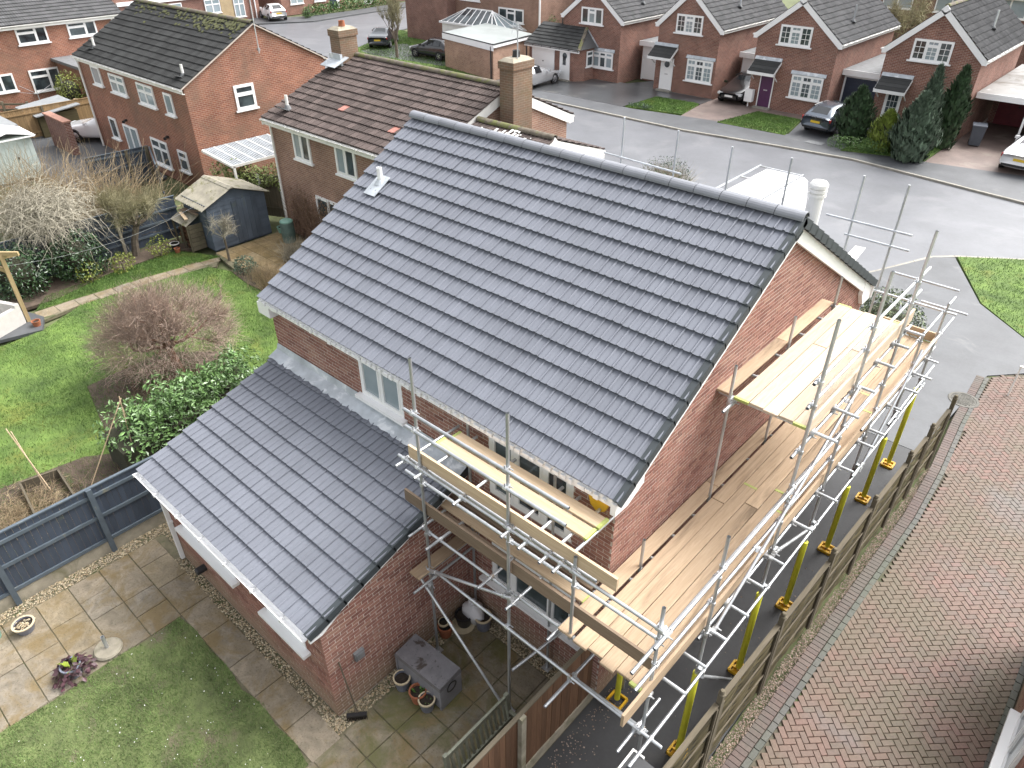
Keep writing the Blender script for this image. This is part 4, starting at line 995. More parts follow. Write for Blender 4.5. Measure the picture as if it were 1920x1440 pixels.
# ------------------------------------------------------------------ block paving on the right
def block_mat(name, cols, patch):
    m, t, b = new_mat(name); g, v = pos_node(t)
    c = ramp(t, rnd(t, g), [(i / (len(cols) - 1), q) for i, q in enumerate(cols)])
    c = mix(t, ramp(t, noise(t, v, .55, 5, 0.6, .6), [(0.42, (0, 0, 0)), (0.6, (.75,) * 3)]), c, patch)
    c = mix(t, ramp(t, noise(t, v, .33, 4, 0.6, .3), [(0.57, (0, 0, 0)), (0.68, (.55,) * 3)]), c, (0.12, 0.113, 0.113))
    c = mix(t, 1.0, c, ramp(t, noise(t, v, 22, 4, 0.7), [(0.3, (0.8,) * 3), (0.7, (1.2,) * 3)]), 'MULTIPLY')
    t.links.new(c, b.inputs['Base Color']); b.inputs['Roughness'].default_value = 0.62; b.inputs['Specular IOR Level'].default_value = 0.4
    bump(t, b, noise(t, v, 60, 4, 0.6), 0.3, 0.004)
    return m
M['block'] = block_mat('paving_block', [(0.118, 0.078, 0.060), (0.135, 0.083, 0.062), (0.104, 0.074, 0.057), (0.148, 0.082, 0.064), (0.124, 0.09, 0.066)], (0.098, 0.08, 0.049))
M['block_edge'] = block_mat('paving_edge_block', [(0.098, 0.063, 0.053), (0.08, 0.056, 0.049), (0.108, 0.075, 0.062)], (0.08, 0.07, 0.055))
M['block_grey'] = block_mat('paving_grey_block', [(0.07, 0.07, 0.064), (0.088, 0.083, 0.073), (0.06, 0.062, 0.056)], (0.064, 0.072, 0.05))
M['joint_dark'] = mat('joint_sand_dark', (0.088, 0.078, 0.056), 0.95, 0.3, 2, spot=((0.065, 0.08, 0.03), .8, .52))
LB = [(-9, 2.13), (1.5, 2.50), (5.5, 2.60), (8, 2.68), (10, 2.62), (12.4, 2.44), (15.25, 2.32)]
def lb(y):
    for (ya, xa), (yb_, xb_) in zip(LB[:-1], LB[1:]):
        if y <= yb_: return xa + (xb_ - xa) * (y - ya) / (yb_ - ya)
    return LB[-1][1]
bp = slab('block_paving', [(lb(-9) - .32, -9), (5.3, -9), (5.3, 6.6), (9, 6.6), (9, 17.5), (4, 16.6), (3.0, 16.0), (lb(15.2) - .32, 15.2), (lb(12.4) - .32, 12.4), (lb(10) - .32, 10), (lb(8) - .32, 8), (lb(5.5) - .32, 5.5), (lb(1.5) - .32, 1.5)], -0.03, M['joint_dark'], .1)
def block_mesh(name, m, a, b, h=.05):
    e = .006; mb = MB()
    mb.faces([(-a, -b, -h), (a, -b, -h), (a, b, -h), (-a, b, -h), (-a, -b, -e), (a, -b, -e), (a, b, -e), (-a, b, -e), (-a + e, -b + e, 0), (a - e, -b + e, 0), (a - e, b - e, 0), (-a + e, b - e, 0)],
             [(0, 1, 5, 4), (1, 2, 6, 5), (2, 3, 7, 6), (3, 0, 4, 7), (4, 5, 9, 8), (5, 6, 10, 9), (6, 7, 11, 10), (7, 4, 8, 11), (8, 9, 10, 11)])
    return mesh(name, mb, m)
def lay_blocks(parent, items, m, a, b, keep, name='paving_block'):
    me = block_mesh(name, m, a, b)
    items = sorted(items, key=lambda q: depth((q[0], q[1], 0)))
    V0 = np.array([v.co for v in me.vertices]); F0 = np.array([tuple(p.vertices) for p in me.polygons]); rest = []
    for n, (x, y, r) in enumerate(items):
        z = R.uniform(-.003, .003) + (.007 if name == 'edging_block' else 0); r += R.uniform(-.012, .012)
        if n < keep:
            obj(name, me, None, parent, mw=Matrix.Translation((x, y, z)) @ Matrix.Rotation(r, 4, 'Z'))
        else:
            c, s = math.cos(r), math.sin(r)
            rest.append(np.stack([V0[:, 0] * c - V0[:, 1] * s + x, V0[:, 0] * s + V0[:, 1] * c + y, V0[:, 2] + z], -1))
    if rest:
        V = np.concatenate(rest); F = (F0[None] + (np.arange(len(rest)) * len(V0))[:, None, None]).reshape(-1, 4)
        tag(link(bpy.data.objects.new(name, np_mesh(name, V, F, m)), parent), kind='stuff')
its = []; C45 = math.cos(math.pi / 4); pitch = .1045
for i in range(-170, 220):
    for j in range(-170, 220):
        k = (i - j) % 4
        if k == 0: cx, cy, rr = i + 1, j + .5, 0
        elif k == 3: cx, cy, rr = i + .5, j + 1, math.pi / 2
        else: continue
        u, v = cx * pitch, cy * pitch
        x, y = 4.5 + (u - v) * C45, 3 + (u + v) * C45
        if y < -8 or y > 16.6 or x < lb(y) + .005 or x > (5.16 if y < 6.5 else 9) or (y > 15.2 and y - 15.2 > (x - 2.3) * .9): continue
        if not in_view((x, y, 0), 1.03, 1.05): continue
        its.append((x, y, rr + math.pi / 4))
lay_blocks(bp, its, M['block'], .1, .05, 230)
e1, e2 = [], []
y = -8.0
while y < 15.1:
    x = lb(y); r = math.atan2(lb(y + .1) - lb(y - .1), .2)
    if in_view((x, y, 0), 1.05, 1.05): e1.append((x - .205, y, -r))
    y += .105
y = -8.0
while y < 15.1:
    x = lb(y); r = math.atan2(lb(y + .1) - lb(y - .1), .2)
    if in_view((x, y, 0), 1.05, 1.05): e2.append((x - .045, y, math.pi / 2 - r))
    y += .207
lay_blocks(bp, e1, M['block_edge'], .1, .05, 45, 'edging_block'); lay_blocks(bp, e2, M['block_grey'], .1, .05, 25, 'edging_block')
e3 = [(5.23, -7 + .207 * i, math.pi / 2) for i in range(66) if in_view((5.23, -7 + .207 * i, 0), 1.08, 1.08)]
lay_blocks(bp, e3, M['block_grey'], .1, .05, 60, 'edging_block')
gravel('gravel', [(fx(y0 + .5) + .03, lb(y0 + .5) - .31, y0, y0 + 1) for y0 in range(-2, 10)], 0.0, 2600, 0.013, M['gravel_pink'])
M['kerb_dark'] = mat('cast_cover', (.12, .115, .10), .8, .25, 8)
mh = MB(); mh.lathe((2.1, 13.5, .0), [(0, .012), (.29, .012), (.3, .0)], 20); mh.lathe((2.1, 13.5, .0), [(.30, 0), (.31, .016), (.37, .016), (.38, 0)], 20)
for i in range(-4, 5):
    l = math.sqrt(max(0, .27 ** 2 - (i * .06) ** 2)); mh.box(2.1 + i * .06 - .008, 2.1 + i * .06 + .008, 13.5 - l, 13.5 + l, .012, .02); mh.box(2.1 - l, 2.1 + l, 13.5 + i * .06 - .008, 13.5 + i * .06 + .008, .012, .02)
tag(obj('manhole_cover', mh, M['kerb_dark']), 'round grid patterned manhole cover at the top of the block paving', 'manhole cover')
mc2 = MB(); mc2.box(-11.0, -10.1, 33.2, 33.75, 0.0, .014)
tag(obj('manhole_cover', mc2, M['lead_old']), 'square dark manhole cover in the far pavement behind the estate car', 'manhole cover')
bl = MB(); bl.box(2.9, 2.94, 14.5, 14.54, 0, .9); bl.box(2.89, 3.12, 14.49, 14.55, .9, .94)
tag(obj('stand_pipe', bl, M['white_old']), 'thin white bent post standing in the block paving', 'post')

# brick house edge on the right of the block paving
rh = thing('neighbour_house', (7, 3, 0), 'corner of brick house with white window at right edge of the block paving', 'house')
rw = MB(); rw.box(5.309, 9, -6, 6.3, -.1, 2.3); rwo = obj('wall', rw, M['mortar'], rh)
set_bricks(rwo, [((5.3, 0, 0), (0, 1, 0), (-1, 0, 0), courses(-1, 6.3, 0, 2.3, [(2.1, 3.62, .86, 2.05), (0.2, 1.7, .86, 2.05)]))], M['brick'], 200)
for y0 in (2.1, .2): window(rh, (5.3, y0 + (1.52 if y0 > 1 else 1.5), .86), (0, -1, 0), (-1, 0, 0), 1.52 if y0 > 1 else 1.5, 1.19, (1, 1), rec=.0, fr=.08, sill_out=.16)
rc = MB(); rc.prism([(5.3, 3.75, 2.32), (4.92, 3.75, 2.2), (4.92, 3.75, 2.26), (5.3, 3.75, 2.5)], (0, 2.6, 0)); rco = obj('canopy', rc, M['tile_black'], rh)
gutter(rco, (4.89, 6.35, 2.24), (4.89, 3.73, 2.24), m='black_plastic')
rs_ = thing('shed', (1.75, -1.75, 0), 'black felt shed roof corner with white trim at the bottom edge beside the fence', 'shed')
sb = MB(); sb.box(1.57, 2.3, -2.9, -1.50, 0, 2.12); obj('wall', sb, M['fence_grey_wood'], rs_)
sr = MB(); sr.prism([(1.53, -1.46, 2.13), (2.36, -1.46, 2.13), (2.36, -2.95, 2.2), (1.53, -2.95, 2.2)], (0, 0, .05)); obj('roof', sr, M['asphalt_dark'], rs_)
st = MB(); st.box(1.505, 1.53, -2.95, -1.44, 2.08, 2.2); st.box(1.53, 1.68, -1.46, -1.435, 2.08, 2.195); obj('trim', st, M['white_old'], rs_)

# ------------------------------------------------------------------ pots and things in the yard
M['terracotta'] = mat('terracotta', (0.30, 0.105, 0.05), 0.8, 0.2, 6)
M['glazed_cream'] = mat('glazed_cream', (0.52, 0.44, 0.30), 0.4, 0.1, 6)
M['glazed_grey'] = mat('glazed_blue_grey', (0.15, 0.16, 0.20), 0.35, 0.2, 6)
M['glazed_green'] = mat('glazed_green', (0.18, 0.33, 0.27), 0.35, 0.15, 6)
M['compost'] = mat('compost', (0.03, 0.022, 0.016), 0.95, 0.4, 30, bscale=60, bstr=0.8)
M['grey_plastic'] = mat('grey_resin', (0.215, 0.215, 0.232), 0.6, 0.1, 4, rand=.05, bscale=90, bstr=.2)
M['grey_lid'] = mat('grey_resin_lid', (0.15, 0.146, 0.155), 0.4, 0.2, 6, bscale=60, bstr=.2, spot=[((0.055, 0.045, 0.04), 1.6, 0.56, .04), ((0.06, 0.055, 0.055), 16, 0.62, .06)])
M['bag'] = mat('woven_sack', (0.66, 0.66, 0.67), 0.7, 0.08, 8, bscale=14, bstr=.6)
def leafq(mb, c, d, l, w_, up=None, mi=0, fold=.0):
    c, d = Vector(c), Vector(d).normalized(); s = d.cross(Vector((R.uniform(-.5, .5), R.uniform(-.5, .5), 1))).normalized()
    n = s.cross(d)
    mb.faces([c, c + d * l * .5 + s * w_ * .5 - n * fold * l, c + d * l - n * fold * l * 1.6, c + d * l * .5 - s * w_ * .5 - n * fold * l], [(0, 1, 2, 3)], mi)
def pot(x, y, r, h, body, rim, label, plant=None, rb=.74, inner=None, group='plant pots in the yard'):
    t = thing('plant_pot', (x, y, 0), label, 'plant pot', group=group)
    a = MB(); a.lathe((0, 0, 0), [(0, .004), (r * rb, .004), (r * .95, h * .86), (r, h * .87), (r, h), (r * .86, h), (r * .84, h * .8)], 18)
    obj('pot_body', a, M[body], t, smooth=False, local=True)
    b = MB(); b.lathe((0, 0, 0), [(r * 1.012, h * .9), (r * 1.02, h * 1.012), (r * .84, h * 1.012)], 18); obj('rim', b, M[rim], t, local=True)
    c = MB(); c.disc((0, 0, h * .8), r * .855, 18); obj('compost', c, M['compost'], t, local=True)
    if plant:
        p = MB()
        for _ in range(plant[0]):
            a_ = R.uniform(0, 6.28); q = R.uniform(0, r * .5)
            leafq(p, (q * math.cos(a_), q * math.sin(a_), h * .8), (math.cos(a_), math.sin(a_), R.uniform(.3, 1.6)), plant[1] * R.uniform(.6, 1.2), plant[1] * .4)
        tag(obj('leaf', p, plant[2], t, local=True), kind='stuff')
    return t
M['leaf_green'] = mat('leaf_mid_green', (0.065, 0.13, 0.028), 0.45, 0.3, 4, rand=.3)
M['leaf_lime'] = mat('leaf_lime', (0.22, 0.28, 0.04), 0.5, 0.3, 4, rand=.3)
M['leaf_purple'] = mat('leaf_purple', (0.055, 0.022, 0.028), 0.45, 0.35, 9, rand=.5)
pot(-2.58, -2.04, .15, .27, 'glazed_grey', 'glazed_cream', 'cream rimmed grey pot nearest the wall beside the storage box')
pot(-2.20, -2.02, .15, .25, 'terracotta', 'terracotta', 'terracotta pot with a few green shoots in front of the storage box', (9, .11, M['leaf_green']))
pot(-1.98, -2.02, .145, .25, 'glazed_grey', 'glazed_cream', 'cream rimmed grey pot by the near corner of the storage box', (4, .06, M['leaf_green']))
pot(-2.80, -.82, .14, .26, 'terracotta', 'terracotta', 'terracotta pot holding a smaller cream rimmed pot by the extension wall')
ip = pot(-2.82, -.83, .10, .36, 'black_plastic', 'glazed_cream', 'small cream rimmed pot standing inside a terracotta pot', group='plant pots in the yard')
pot(-2.72, -.42, .17, .27, 'black_plastic', 'black_plastic', 'black plastic pot in the corner beside the white sack')
sc_ = MB(); sc_.lathe((-2.70, -.47, .0), [(0, .01), (.2, .01), (.22, .03), (.2, .03), (.18, .02)], 18); tag(obj('saucer', sc_, M['glazed_cream']), 'pale saucer under the black pot in the yard corner', 'saucer')
pot(-2.40, -.14 - .1, .165, .32, 'glazed_grey', 'glazed_cream', 'streaked purple pot lined with terracotta under the kitchen wall')
pot(-8.62, -5.95, .19, .19, 'glazed_grey', 'glazed_cream', 'wide shallow grey pot of pale shells on the patio', rb=.7, group='plant pots on the patio')
pebbles('shells', [(-8.62 + R.gauss(0, .07), -5.95 + R.gauss(0, .07), .16) for _ in range(60)], .022, M['gravel'])
pot(-8.88, -6.42, .17, .36, 'glazed_green', 'glazed_cream', 'tall pale green glazed pot at the left edge of the patio', group='plant pots on the patio')
hp = pot(-7.02, -5.72, .17, .26, 'glazed_grey', 'glazed_grey', 'dark pot of drooping purple leaves at the lawn edge', (10, .2, M['leaf_lime']), group='plant pots on the patio')
pm = MB()
for _ in range(170):
    a_ = R.uniform(0, 6.28); q = R.uniform(.05, .3); z = .34 - q * .75 + R.uniform(-.08, .05)
    c = Vector((q * math.cos(a_), q * math.sin(a_), max(.03, z)))
    leafq(pm, c, (math.cos(a_), math.sin(a_), R.uniform(-1.2, .4)), R.uniform(.07, .12), R.uniform(.07, .1), fold=.2)
tag(obj('purple_leaf', pm, M['leaf_purple'], hp, local=True), kind='stuff')
# resin storage box
sbx = thing('storage_box', (-2.30, -1.68, 0), 'grey resin garden storage box with a stained lid in the yard', 'storage box', rz=math.radians(2.5))
bx_ = MB(); bx_.box(-.52, .52, -.235, .235, .01, .52)
for x in (-.34, 0, .34): bx_.box(x - .006, x + .006, -.241, .241, .03, .5)
for x in (-.515, .515): bx_.box(x - .02, x + .02, -.25, .25, .01, .5)
obj('box_body', bx_, M['grey_plastic'], sbx, local=True)
lid = MB(); lid.faces([(-.54, -.255, .52), (.54, -.255, .52), (.54, .255, .52), (-.54, .255, .52), (-.53, -.245, .60), (.53, -.245, .60), (.53, .245, .63), (-.53, .245, .63)], [(0, 3, 2, 1), (4, 5, 6, 7), (0, 1, 5, 4), (1, 2, 6, 5), (2, 3, 7, 6), (3, 0, 4, 7)])
obj('lid', lid, M['grey_lid'], sbx, local=True)
hd = MB(); hd.lathe((.545, 0, .43), [(.10, 0), (.115, .012), (.09, .014)], 16, axis='x'); obj('handle', hd, M['black_plastic'], sbx, local=True)
# white sack
sk = MB(); prof = []
for i in range(11):
    z = i / 10; prof.append(((.15 + .07 * math.sin(z * 2.6)) * (1 if z < .75 else 1 - (z - .75) * 2.6) , z * .5))
sk.lathe((0, 0, .0), [(0, .0)] + prof + [(.05, .54), (.09, .6), (.02, .58)], 14)
sk.v = [(x * (1 + .22 * math.sin(3 * math.atan2(y, x + 1e-6) + z * 9)), y * .8 * (1 + .12 * math.sin(5 * math.atan2(y, x + 1e-6))), z) for x, y, z in sk.v]
so_ = obj('sack', sk, M['bag'], smooth=True, mw=Matrix.Translation((-2.62, -.22, .0)) @ Matrix.Rotation(.12, 4, 'X'))
tag(so_, 'white woven sack tied at the neck leaning in the yard corner', 'sack')
# broom
br = thing('broom', (-2.68, -2.95, 0), 'broom with a black head leaning on the extension wall', 'broom')
obj('handle', MB().tube((-2.70, -2.9, .1), (-2.935, -2.915, 1.28), .013, n=8), M['fence_grey_wood'], br)
bh = MB(); dv = Vector((.28, .31, 0)).normalized(); nv = Vector((-dv.y, dv.x, 0))
bh.obox((-2.69, -2.93, .115), dv * .165, nv * .032, (0, 0, .022)); obj('broom_head', bh, M['black_plastic'], br)
bb = MB()
for i in range(26):
    for j in range(4):
        c = Vector((-2.69, -2.93, .095)) + dv * (-.155 + .31 * i / 25) + nv * (-.026 + .052 * j / 3); bb.tube(c, c + Vector((R.uniform(-.015, .015), R.uniform(-.015, .015), -.093)), .005, n=3, caps=False)
tag(obj('bristles', bb, M['compost'], br), kind='stuff')
# parasol base
pb = thing('parasol_base', (-7.05, -5.12, 0), 'round concrete parasol base with a steel tube on the patio edge', 'parasol base')
bs = MB(); bs.lathe((0, 0, 0), [(0, .0), (.235, .0), (.245, .05), (.22, .085), (.10, .10), (0, .10)], 24); obj('base', bs, M['concrete'], pb, local=True, smooth=False)
tb = MB(); tb.lathe((0, 0, .09), [(.032, 0), (.032, .30), (.026, .30), (.026, .1)], 12); obj('tube', tb, M['galv'], pb, local=True)
# bench tilted against the fence
bn = thing('garden_bench', (-.55, -2.0, 0), 'weathered grey green slatted bench standing against the brown fence', 'bench')
M['bench'] = wood_mat('bench_wood', 'z', (0.16, 0.165, 0.125), (0.24, 0.25, 0.20), (0.09, 0.10, 0.06), 0.9, .15)
for y in (-2.72, -1.42):
    obj('end_post', MB().beam((-.62, y, 0), (-.74, y, 1.0), .07, .06, up=(1, 0, 0)), M['bench'], bn); obj('front_leg', MB().beam((-.22, y, 0), (-.22, y, .5), .06, .06, up=(1, 0, 0)), M['bench'], bn)
    obj('arm', MB().beam((-.68, y, .62), (-.18, y, .60), .06, .04), M['bench'], bn)
obj('top_rail', MB().beam((-.735, -2.72, .93), (-.735, -1.42, .93), .04, .09), M['bench'], bn); obj('lower_rail', MB().beam((-.65, -2.72, .45), (-.65, -1.42, .45), .04, .08), M['bench'], bn)
for i in range(12): y = -2.62 + i * .1; obj('slat', MB().beam((-.655, y, .49), (-.725, y, .89), .045, .018, up=(1, 0, 0)), M['bench'], bn)
for i in range(4): x = -.58 + i * .11; obj('seat_slat', MB().box(x, x + .085, -2.7, -1.44, .42, .445), M['bench'], bn)
# ------------------------------------------------------------------ generic pitched-roof house
def pitched(t, axis, a0, a1, E0, RG, E1, wallm, tilem, keep=0, oe=.28, ov=.10, coarse=True, wd=.30, g=.345, barge=('white', 'white'), tiles=(1, 1), gutters=(1, 1), odd=None, ridge_m='tile_moss', ridge_n=None, z0=-.12, verge_m=None, roll=.026, lift=.055, soff=.16, bdeep=.1):
    """walls, tiled slopes, ridge, boards and gutters. axis 'x' or 'y' is the ridge direction; E0/E1 = eave edges (across, z), RG = ridge (across, z)"""
    P = (lambda a, b, z: Vector((a, b, z))) if axis == 'x' else (lambda a, b, z: Vector((b, a, z)))
    D = lambda v: P(*v) - P(0, 0, 0)
    w = MB(); b0, b1 = E0[0] + oe, E1[0] - oe
    zr = lambda b: (E0[1] + (RG[1] - E0[1]) * (b - E0[0]) / (RG[0] - E0[0]) if b < RG[0] else RG[1] + (E1[1] - RG[1]) * (b - RG[0]) / (E1[0] - RG[0])) - .1
    for a in (a0 + ov, a1 - ov): w.poly([P(a, b0, z0), P(a, b1, z0), P(a, b1, zr(b1)), P(a, RG[0], RG[1] - .1), P(a, b0, zr(b0))])
    for b in (b0, b1): w.poly([P(a0 + ov, b, z0), P(a1 - ov, b, z0), P(a1 - ov, b, zr(b)), P(a0 + ov, b, zr(b))])
    wo_ = obj('wall', w, wallm, t)
    r = MB()
    for E in (E0, E1): r.poly([P(a0 + .02, E[0], E[1] - .05), P(a1 - .02, E[0], E[1] - .05), P(a1 - .02, RG[0], RG[1] - .05), P(a0 + .02, RG[0], RG[1] - .05)])
    ro = obj('roof', r, tilem, t)
    for k, E in enumerate((E0, E1)):
        S = D((0, RG[0] - E[0], RG[1] - E[1])); l = S.length; S.normalize(); N = D((0, -S.z, S.y if axis == 'x' else S.x))
        if N.z < 0: N = -N
        if not tiles[k]: continue
        nr = max(1, round(l / g)); nc = max(1, round((a1 - a0) / wd))
        lay_tiles(ro, P(a0, E[0], E[1]) - N * .05, D((1, 0, 0)), S, N, nc, nr, (a1 - a0) / nc, l / nr, tilem, keep if k == 0 else 0, coarse, roll, lift, odd=odd if k == 0 else None)
    n = ridge_n or round((a1 - a0) / .45)
    if keep: ridge_run(ro, P(a0, RG[0], RG[1] - .02), P(a1, RG[0], RG[1] - .02), n, M[ridge_m])
    else:
        mb = MB(); k = len(rp); s = D((0, 1, 0))
        mb.faces([P(a0 + .07, RG[0], RG[1] - .04) + s * x + Vector((0, 0, z)) for x, z in rp] + [P(a1 - .07, RG[0], RG[1] - .04) + s * x + Vector((0, 0, z)) for x, z in rp], [(j, j + 1, k + j + 1, k + j) for j in range(k - 1)] + [tuple(range(k)), tuple(range(k, 2 * k))])
        obj('ridge', mb, M[ridge_m], ro)
    for a, m_, sg in ((a0 + .035, barge[0], -1), (a1 - .035, barge[1], 1)):
        if not m_: continue
        bm = MB()
        for E in (E0, E1):
            p, q = P(a, E[0] + (.02 if E is E0 else -.02), E[1]), P(a, RG[0], RG[1]); u = (q - p).normalized(); N = D((0, -u.z, u.y if axis == 'x' else u.x)); N = N if N.z > 0 else -N
            bm.obox((p + q) / 2 - N * (.06 + bdeep), D((.022, 0, 0)), (q - p) / 2, N * bdeep)
            e = E[0]; i_ = oe if E is E0 else -oe
            bm.prism([P(a + .03 * sg, e, E[1] - .08), P(a + .03 * sg, e, E[1] - .3), P(a + .03 * sg, e + i_ * .9, E[1] - .3), P(a + .03 * sg, e + i_ * 1.6, E[1] - .02)], D((-.06 * sg, 0, 0)))
        bm.prism([P(a + .034 * sg, RG[0] - .22, RG[1] - .20), P(a + .034 * sg, RG[0], RG[1] + .02), P(a + .034 * sg, RG[0] + .22, RG[1] - .20), P(a + .034 * sg, RG[0], RG[1] - .06 - 2.05 * bdeep)], D((-.05 * sg, 0, 0)))
        obj('bargeboard', bm, M[m_], t)
    for k, E in enumerate((E0, E1)):
        if not gutters[k]: continue
        sg = -1 if k == 0 else 1
        f = MB(); c0, c1 = P(a0 + .06, E[0] - sg * .03, E[1] - .28), P(a1 - .06, E[0] - sg * .055, E[1] - .07)
        f.box(min(c0.x, c1.x), max(c0.x, c1.x), min(c0.y, c1.y), max(c0.y, c1.y), c0.z, c1.z)
        c0, c1 = P(a0 + .06, E[0] - sg * .055, E[1] - .28), P(a1 - .06, E[0] - sg * oe, E[1] - .26)
        f.box(min(c0.x, c1.x), max(c0.x, c1.x), min(c0.y, c1.y), max(c0.y, c1.y), c0.z, c1.z)
        obj('fascia', f, M['white_old'], t); gutter(t, P(a0 + .03, E[0] + sg * .03, E[1] - .085), P(a1 - .03, E[0] + sg * .03, E[1] - .085), m='white_old')
    return wo_, ro
def flue_pipe(ro, x, y, z, h=.5, r=.055, m='white_old'):
    mb = MB(); mb.lathe((x, y, z - .1), [(r, 0), (r, h), (r * .8, h), (r * .8, h - .08)], 10); o = obj('flue', mb, M[m], ro)
    f = MB(); f.lathe((x, y, z - .06), [(r * 2.6, 0), (r * 1.5, .13), (r, .15)], 10); f.obox((x, y - .16, z - .03), (.2, 0, 0), (0, .14, -.06), (0, 0, .01)); obj('lead_flashing', f, M['lead_old'], o)

# ------------------------------------------------------------------ neighbour with the brown roof
n1 = thing('neighbour_house', (-17.2, 11.5, 0), 'brick neighbour house with weathered brown tiled roof and two chimney stacks', 'house')
w1, r1 = pitched(n1, 'x', -21.4, -12.9, (7.89, 4.4), (12.0, 6.0), (15.5, 4.49), M['brick_brown'], M['tile_brown'], 300, coarse=False, barge=('white_old', 'white_old'), odd={(10, 4), (20, 3)}, bdeep=.15)
window(n1, (-19.9, 8.17, 3.12), (1, 0, 0), (0, -1, 0), 1.02, 1.08, (1, 1), rec=-.02, fr=.07, glass_of=['glass_pale', 'glass'])
window(n1, (-17.38, 8.17, 3.12), (1, 0, 0), (0, -1, 0), 1.1, 1.06, (1, 1), rec=-.02, fr=.07, glass_of=['glass_pale', 'glass'])
window(n1, (-19.0, 8.17, .9), (1, 0, 0), (0, -1, 0), 1.5, 1.05, (1, 1), rec=-.02, fr=.07)
window(n1, (-15.0, 8.17, 3.12), (1, 0, 0), (0, -1, 0), 1.1, 1.06, (1, 1), rec=-.02, fr=.07)
dpm = MB(); dpm.tube((-21.15, 8.06, .3), (-21.15, 8.06, 4.1), .045, n=8); obj('downpipe', dpm, M['white_old'], n1)
flue_pipe(r1, -20.55, 8.55, 4.72, .52)
def chimney(parent, x0, x1, y0, y1, z0, z1, m='chimney', pots=((.5, .5),), aerial=False):
    c = MB(); c.box(x0, x1, y0, y1, z0, z1 - .28); o = obj('chimney', c, M[m], parent)
    k = MB(); k.box(x0 - .04, x1 + .04, y0 - .04, y1 + .04, z1 - .28, z1 - .06); obj('corbel', k, M['chimney'], o)
    h = MB(); h.faces([(x0 - .03, y0 - .03, z1 - .06), (x1 + .03, y0 - .03, z1 - .06), (x1 + .03, y1 + .03, z1 - .06), (x0 - .03, y1 + .03, z1 - .06), (x0 + .1, y0 + .1, z1 + .03), (x1 - .1, y0 + .1, z1 + .03), (x1 - .1, y1 - .1, z1 + .03), (x0 + .1, y1 - .1, z1 + .03)],
                      [(4, 5, 6, 7), (0, 1, 5, 4), (1, 2, 6, 5), (2, 3, 7, 6), (3, 0, 4, 7)]); obj('flaunching', h, M['concrete'], o)
    for u, v in pots:
        p = MB(); p.lathe((x0 + (x1 - x0) * u, y0 + (y1 - y0) * v, z1), [(.13, 0), (.11, .2), (.12, .22), (.09, .22), (.09, .1)], 12); obj('chimney_pot', p, M['terracotta'] if not aerial else M['black_plastic'], o)
    return o
c1 = chimney(n1, -12.78, -12.2, 11.45, 12.35, -.1, 6.9, aerial=True)
ae = MB(); ax_, ay_ = -12.3, 11.75; ae.tube((ax_, ay_, 6.3), (ax_, ay_, 7.95), .02, n=6); ae.beam((ax_ - .5, ay_ + .35, 7.75), (ax_ + .5, ay_ - .35, 7.8), .02, .02)
for i in range(9): q = -.45 + .11 * i; ae.beam((ax_ + q - .09, ay_ - q * .7 - .13, 7.78), (ax_ + q + .09, ay_ - q * .7 + .13, 7.78), .01, .01)
ae.beam((ax_ - .42, ay_ + .2, 7.55), (ax_ - .52, ay_ + .45, 7.98), .012, .012); obj('aerial', ae, M['galv'], c1)
c2 = chimney(n1, -21.35, -20.75, 11.3, 12.1, 5.4, 6.95); lfm = MB(); lfm.obox((-20.95, 11.1, 5.86), (.45, 0, 0), (0, .35, .13), (0, 0, .012)); lfm.box(-21.4, -20.7, 11.2, 11.3, 5.7, 6.1); obj('lead_flashing', lfm, M['lead'], c2)
sdx = thing('neighbour_side_extension', (-11.3, 11, 0), 'low brown tiled side extension with bird droppings between the two houses', 'extension')
w2, r2 = pitched(sdx, 'x', -12.88, -9.75, (7.6, 4.25), (10.55, 5.25), (13.1, 4.38), M['brick_orange'], M['tile_brown'], 60, coarse=False, barge=(None, 'white_old'), bdeep=.14, gutters=(1, 1))
dr = MB()
for _ in range(60):
    x, y = -11.2 + R.gauss(0, .45), 10.05 + R.gauss(0, .22)
    if y > 10.42: continue
    z = 4.25 + (5.25 - 4.25) * (y - 7.6) / 2.95 + .035; q = R.uniform(.015, .05)
    dr.obox((x, y, z), (q, 0, 0), (0, q * R.uniform(.6, 2.4), q * .6), (0, 0, .004))
tag(obj('bird_droppings', dr, M['white_old'], r2), kind='stuff')

# ------------------------------------------------------------------ neighbour with the black roof and orange gable
n2 = thing('neighbour_house', (-33, 11.6, 0), 'red brick neighbour house with mossy black tiled roof and plain orange brick gable', 'house')
w3, r3 = pitched(n2, 'x', -38.5, -27.45, (7.97, 4.45), (11.75, 6.5), (15.3, 4.62), M['brick_orange'], M['tile_black'], 300, coarse=False, barge=(None, None), oe=.15, roll=.03)
vm = MB()
for E in ((7.97, 4.45), (15.3, 4.62)):
    p, q = Vector((-27.47, E[0], E[1] - .06)), Vector((-27.47, 11.75, 6.44)); vm.beam(p, q, .05, .05)
obj('verge_mortar', vm, M['mortar'], n2)
mo = MB()
for _ in range(260):
    y = 11.6 - abs(R.gauss(0, .32)); x = R.uniform(-38, -27.7) if R.random() < .5 else R.uniform(-31.5, -27.7); z = 4.45 + 2.05 * (y - 7.97) / 3.78 + .015; q = R.uniform(.02, .065)
    mo.obox((x, y, z), (q, 0, 0), (0, q, q * .54), (0, -.008, .018))
M['moss'] = mat('moss', (0.075, 0.078, 0.03), 0.95, 0.4, 6, bscale=30, bstr=.8)
tag(obj('moss', mo, M['moss'], r3), kind='stuff')
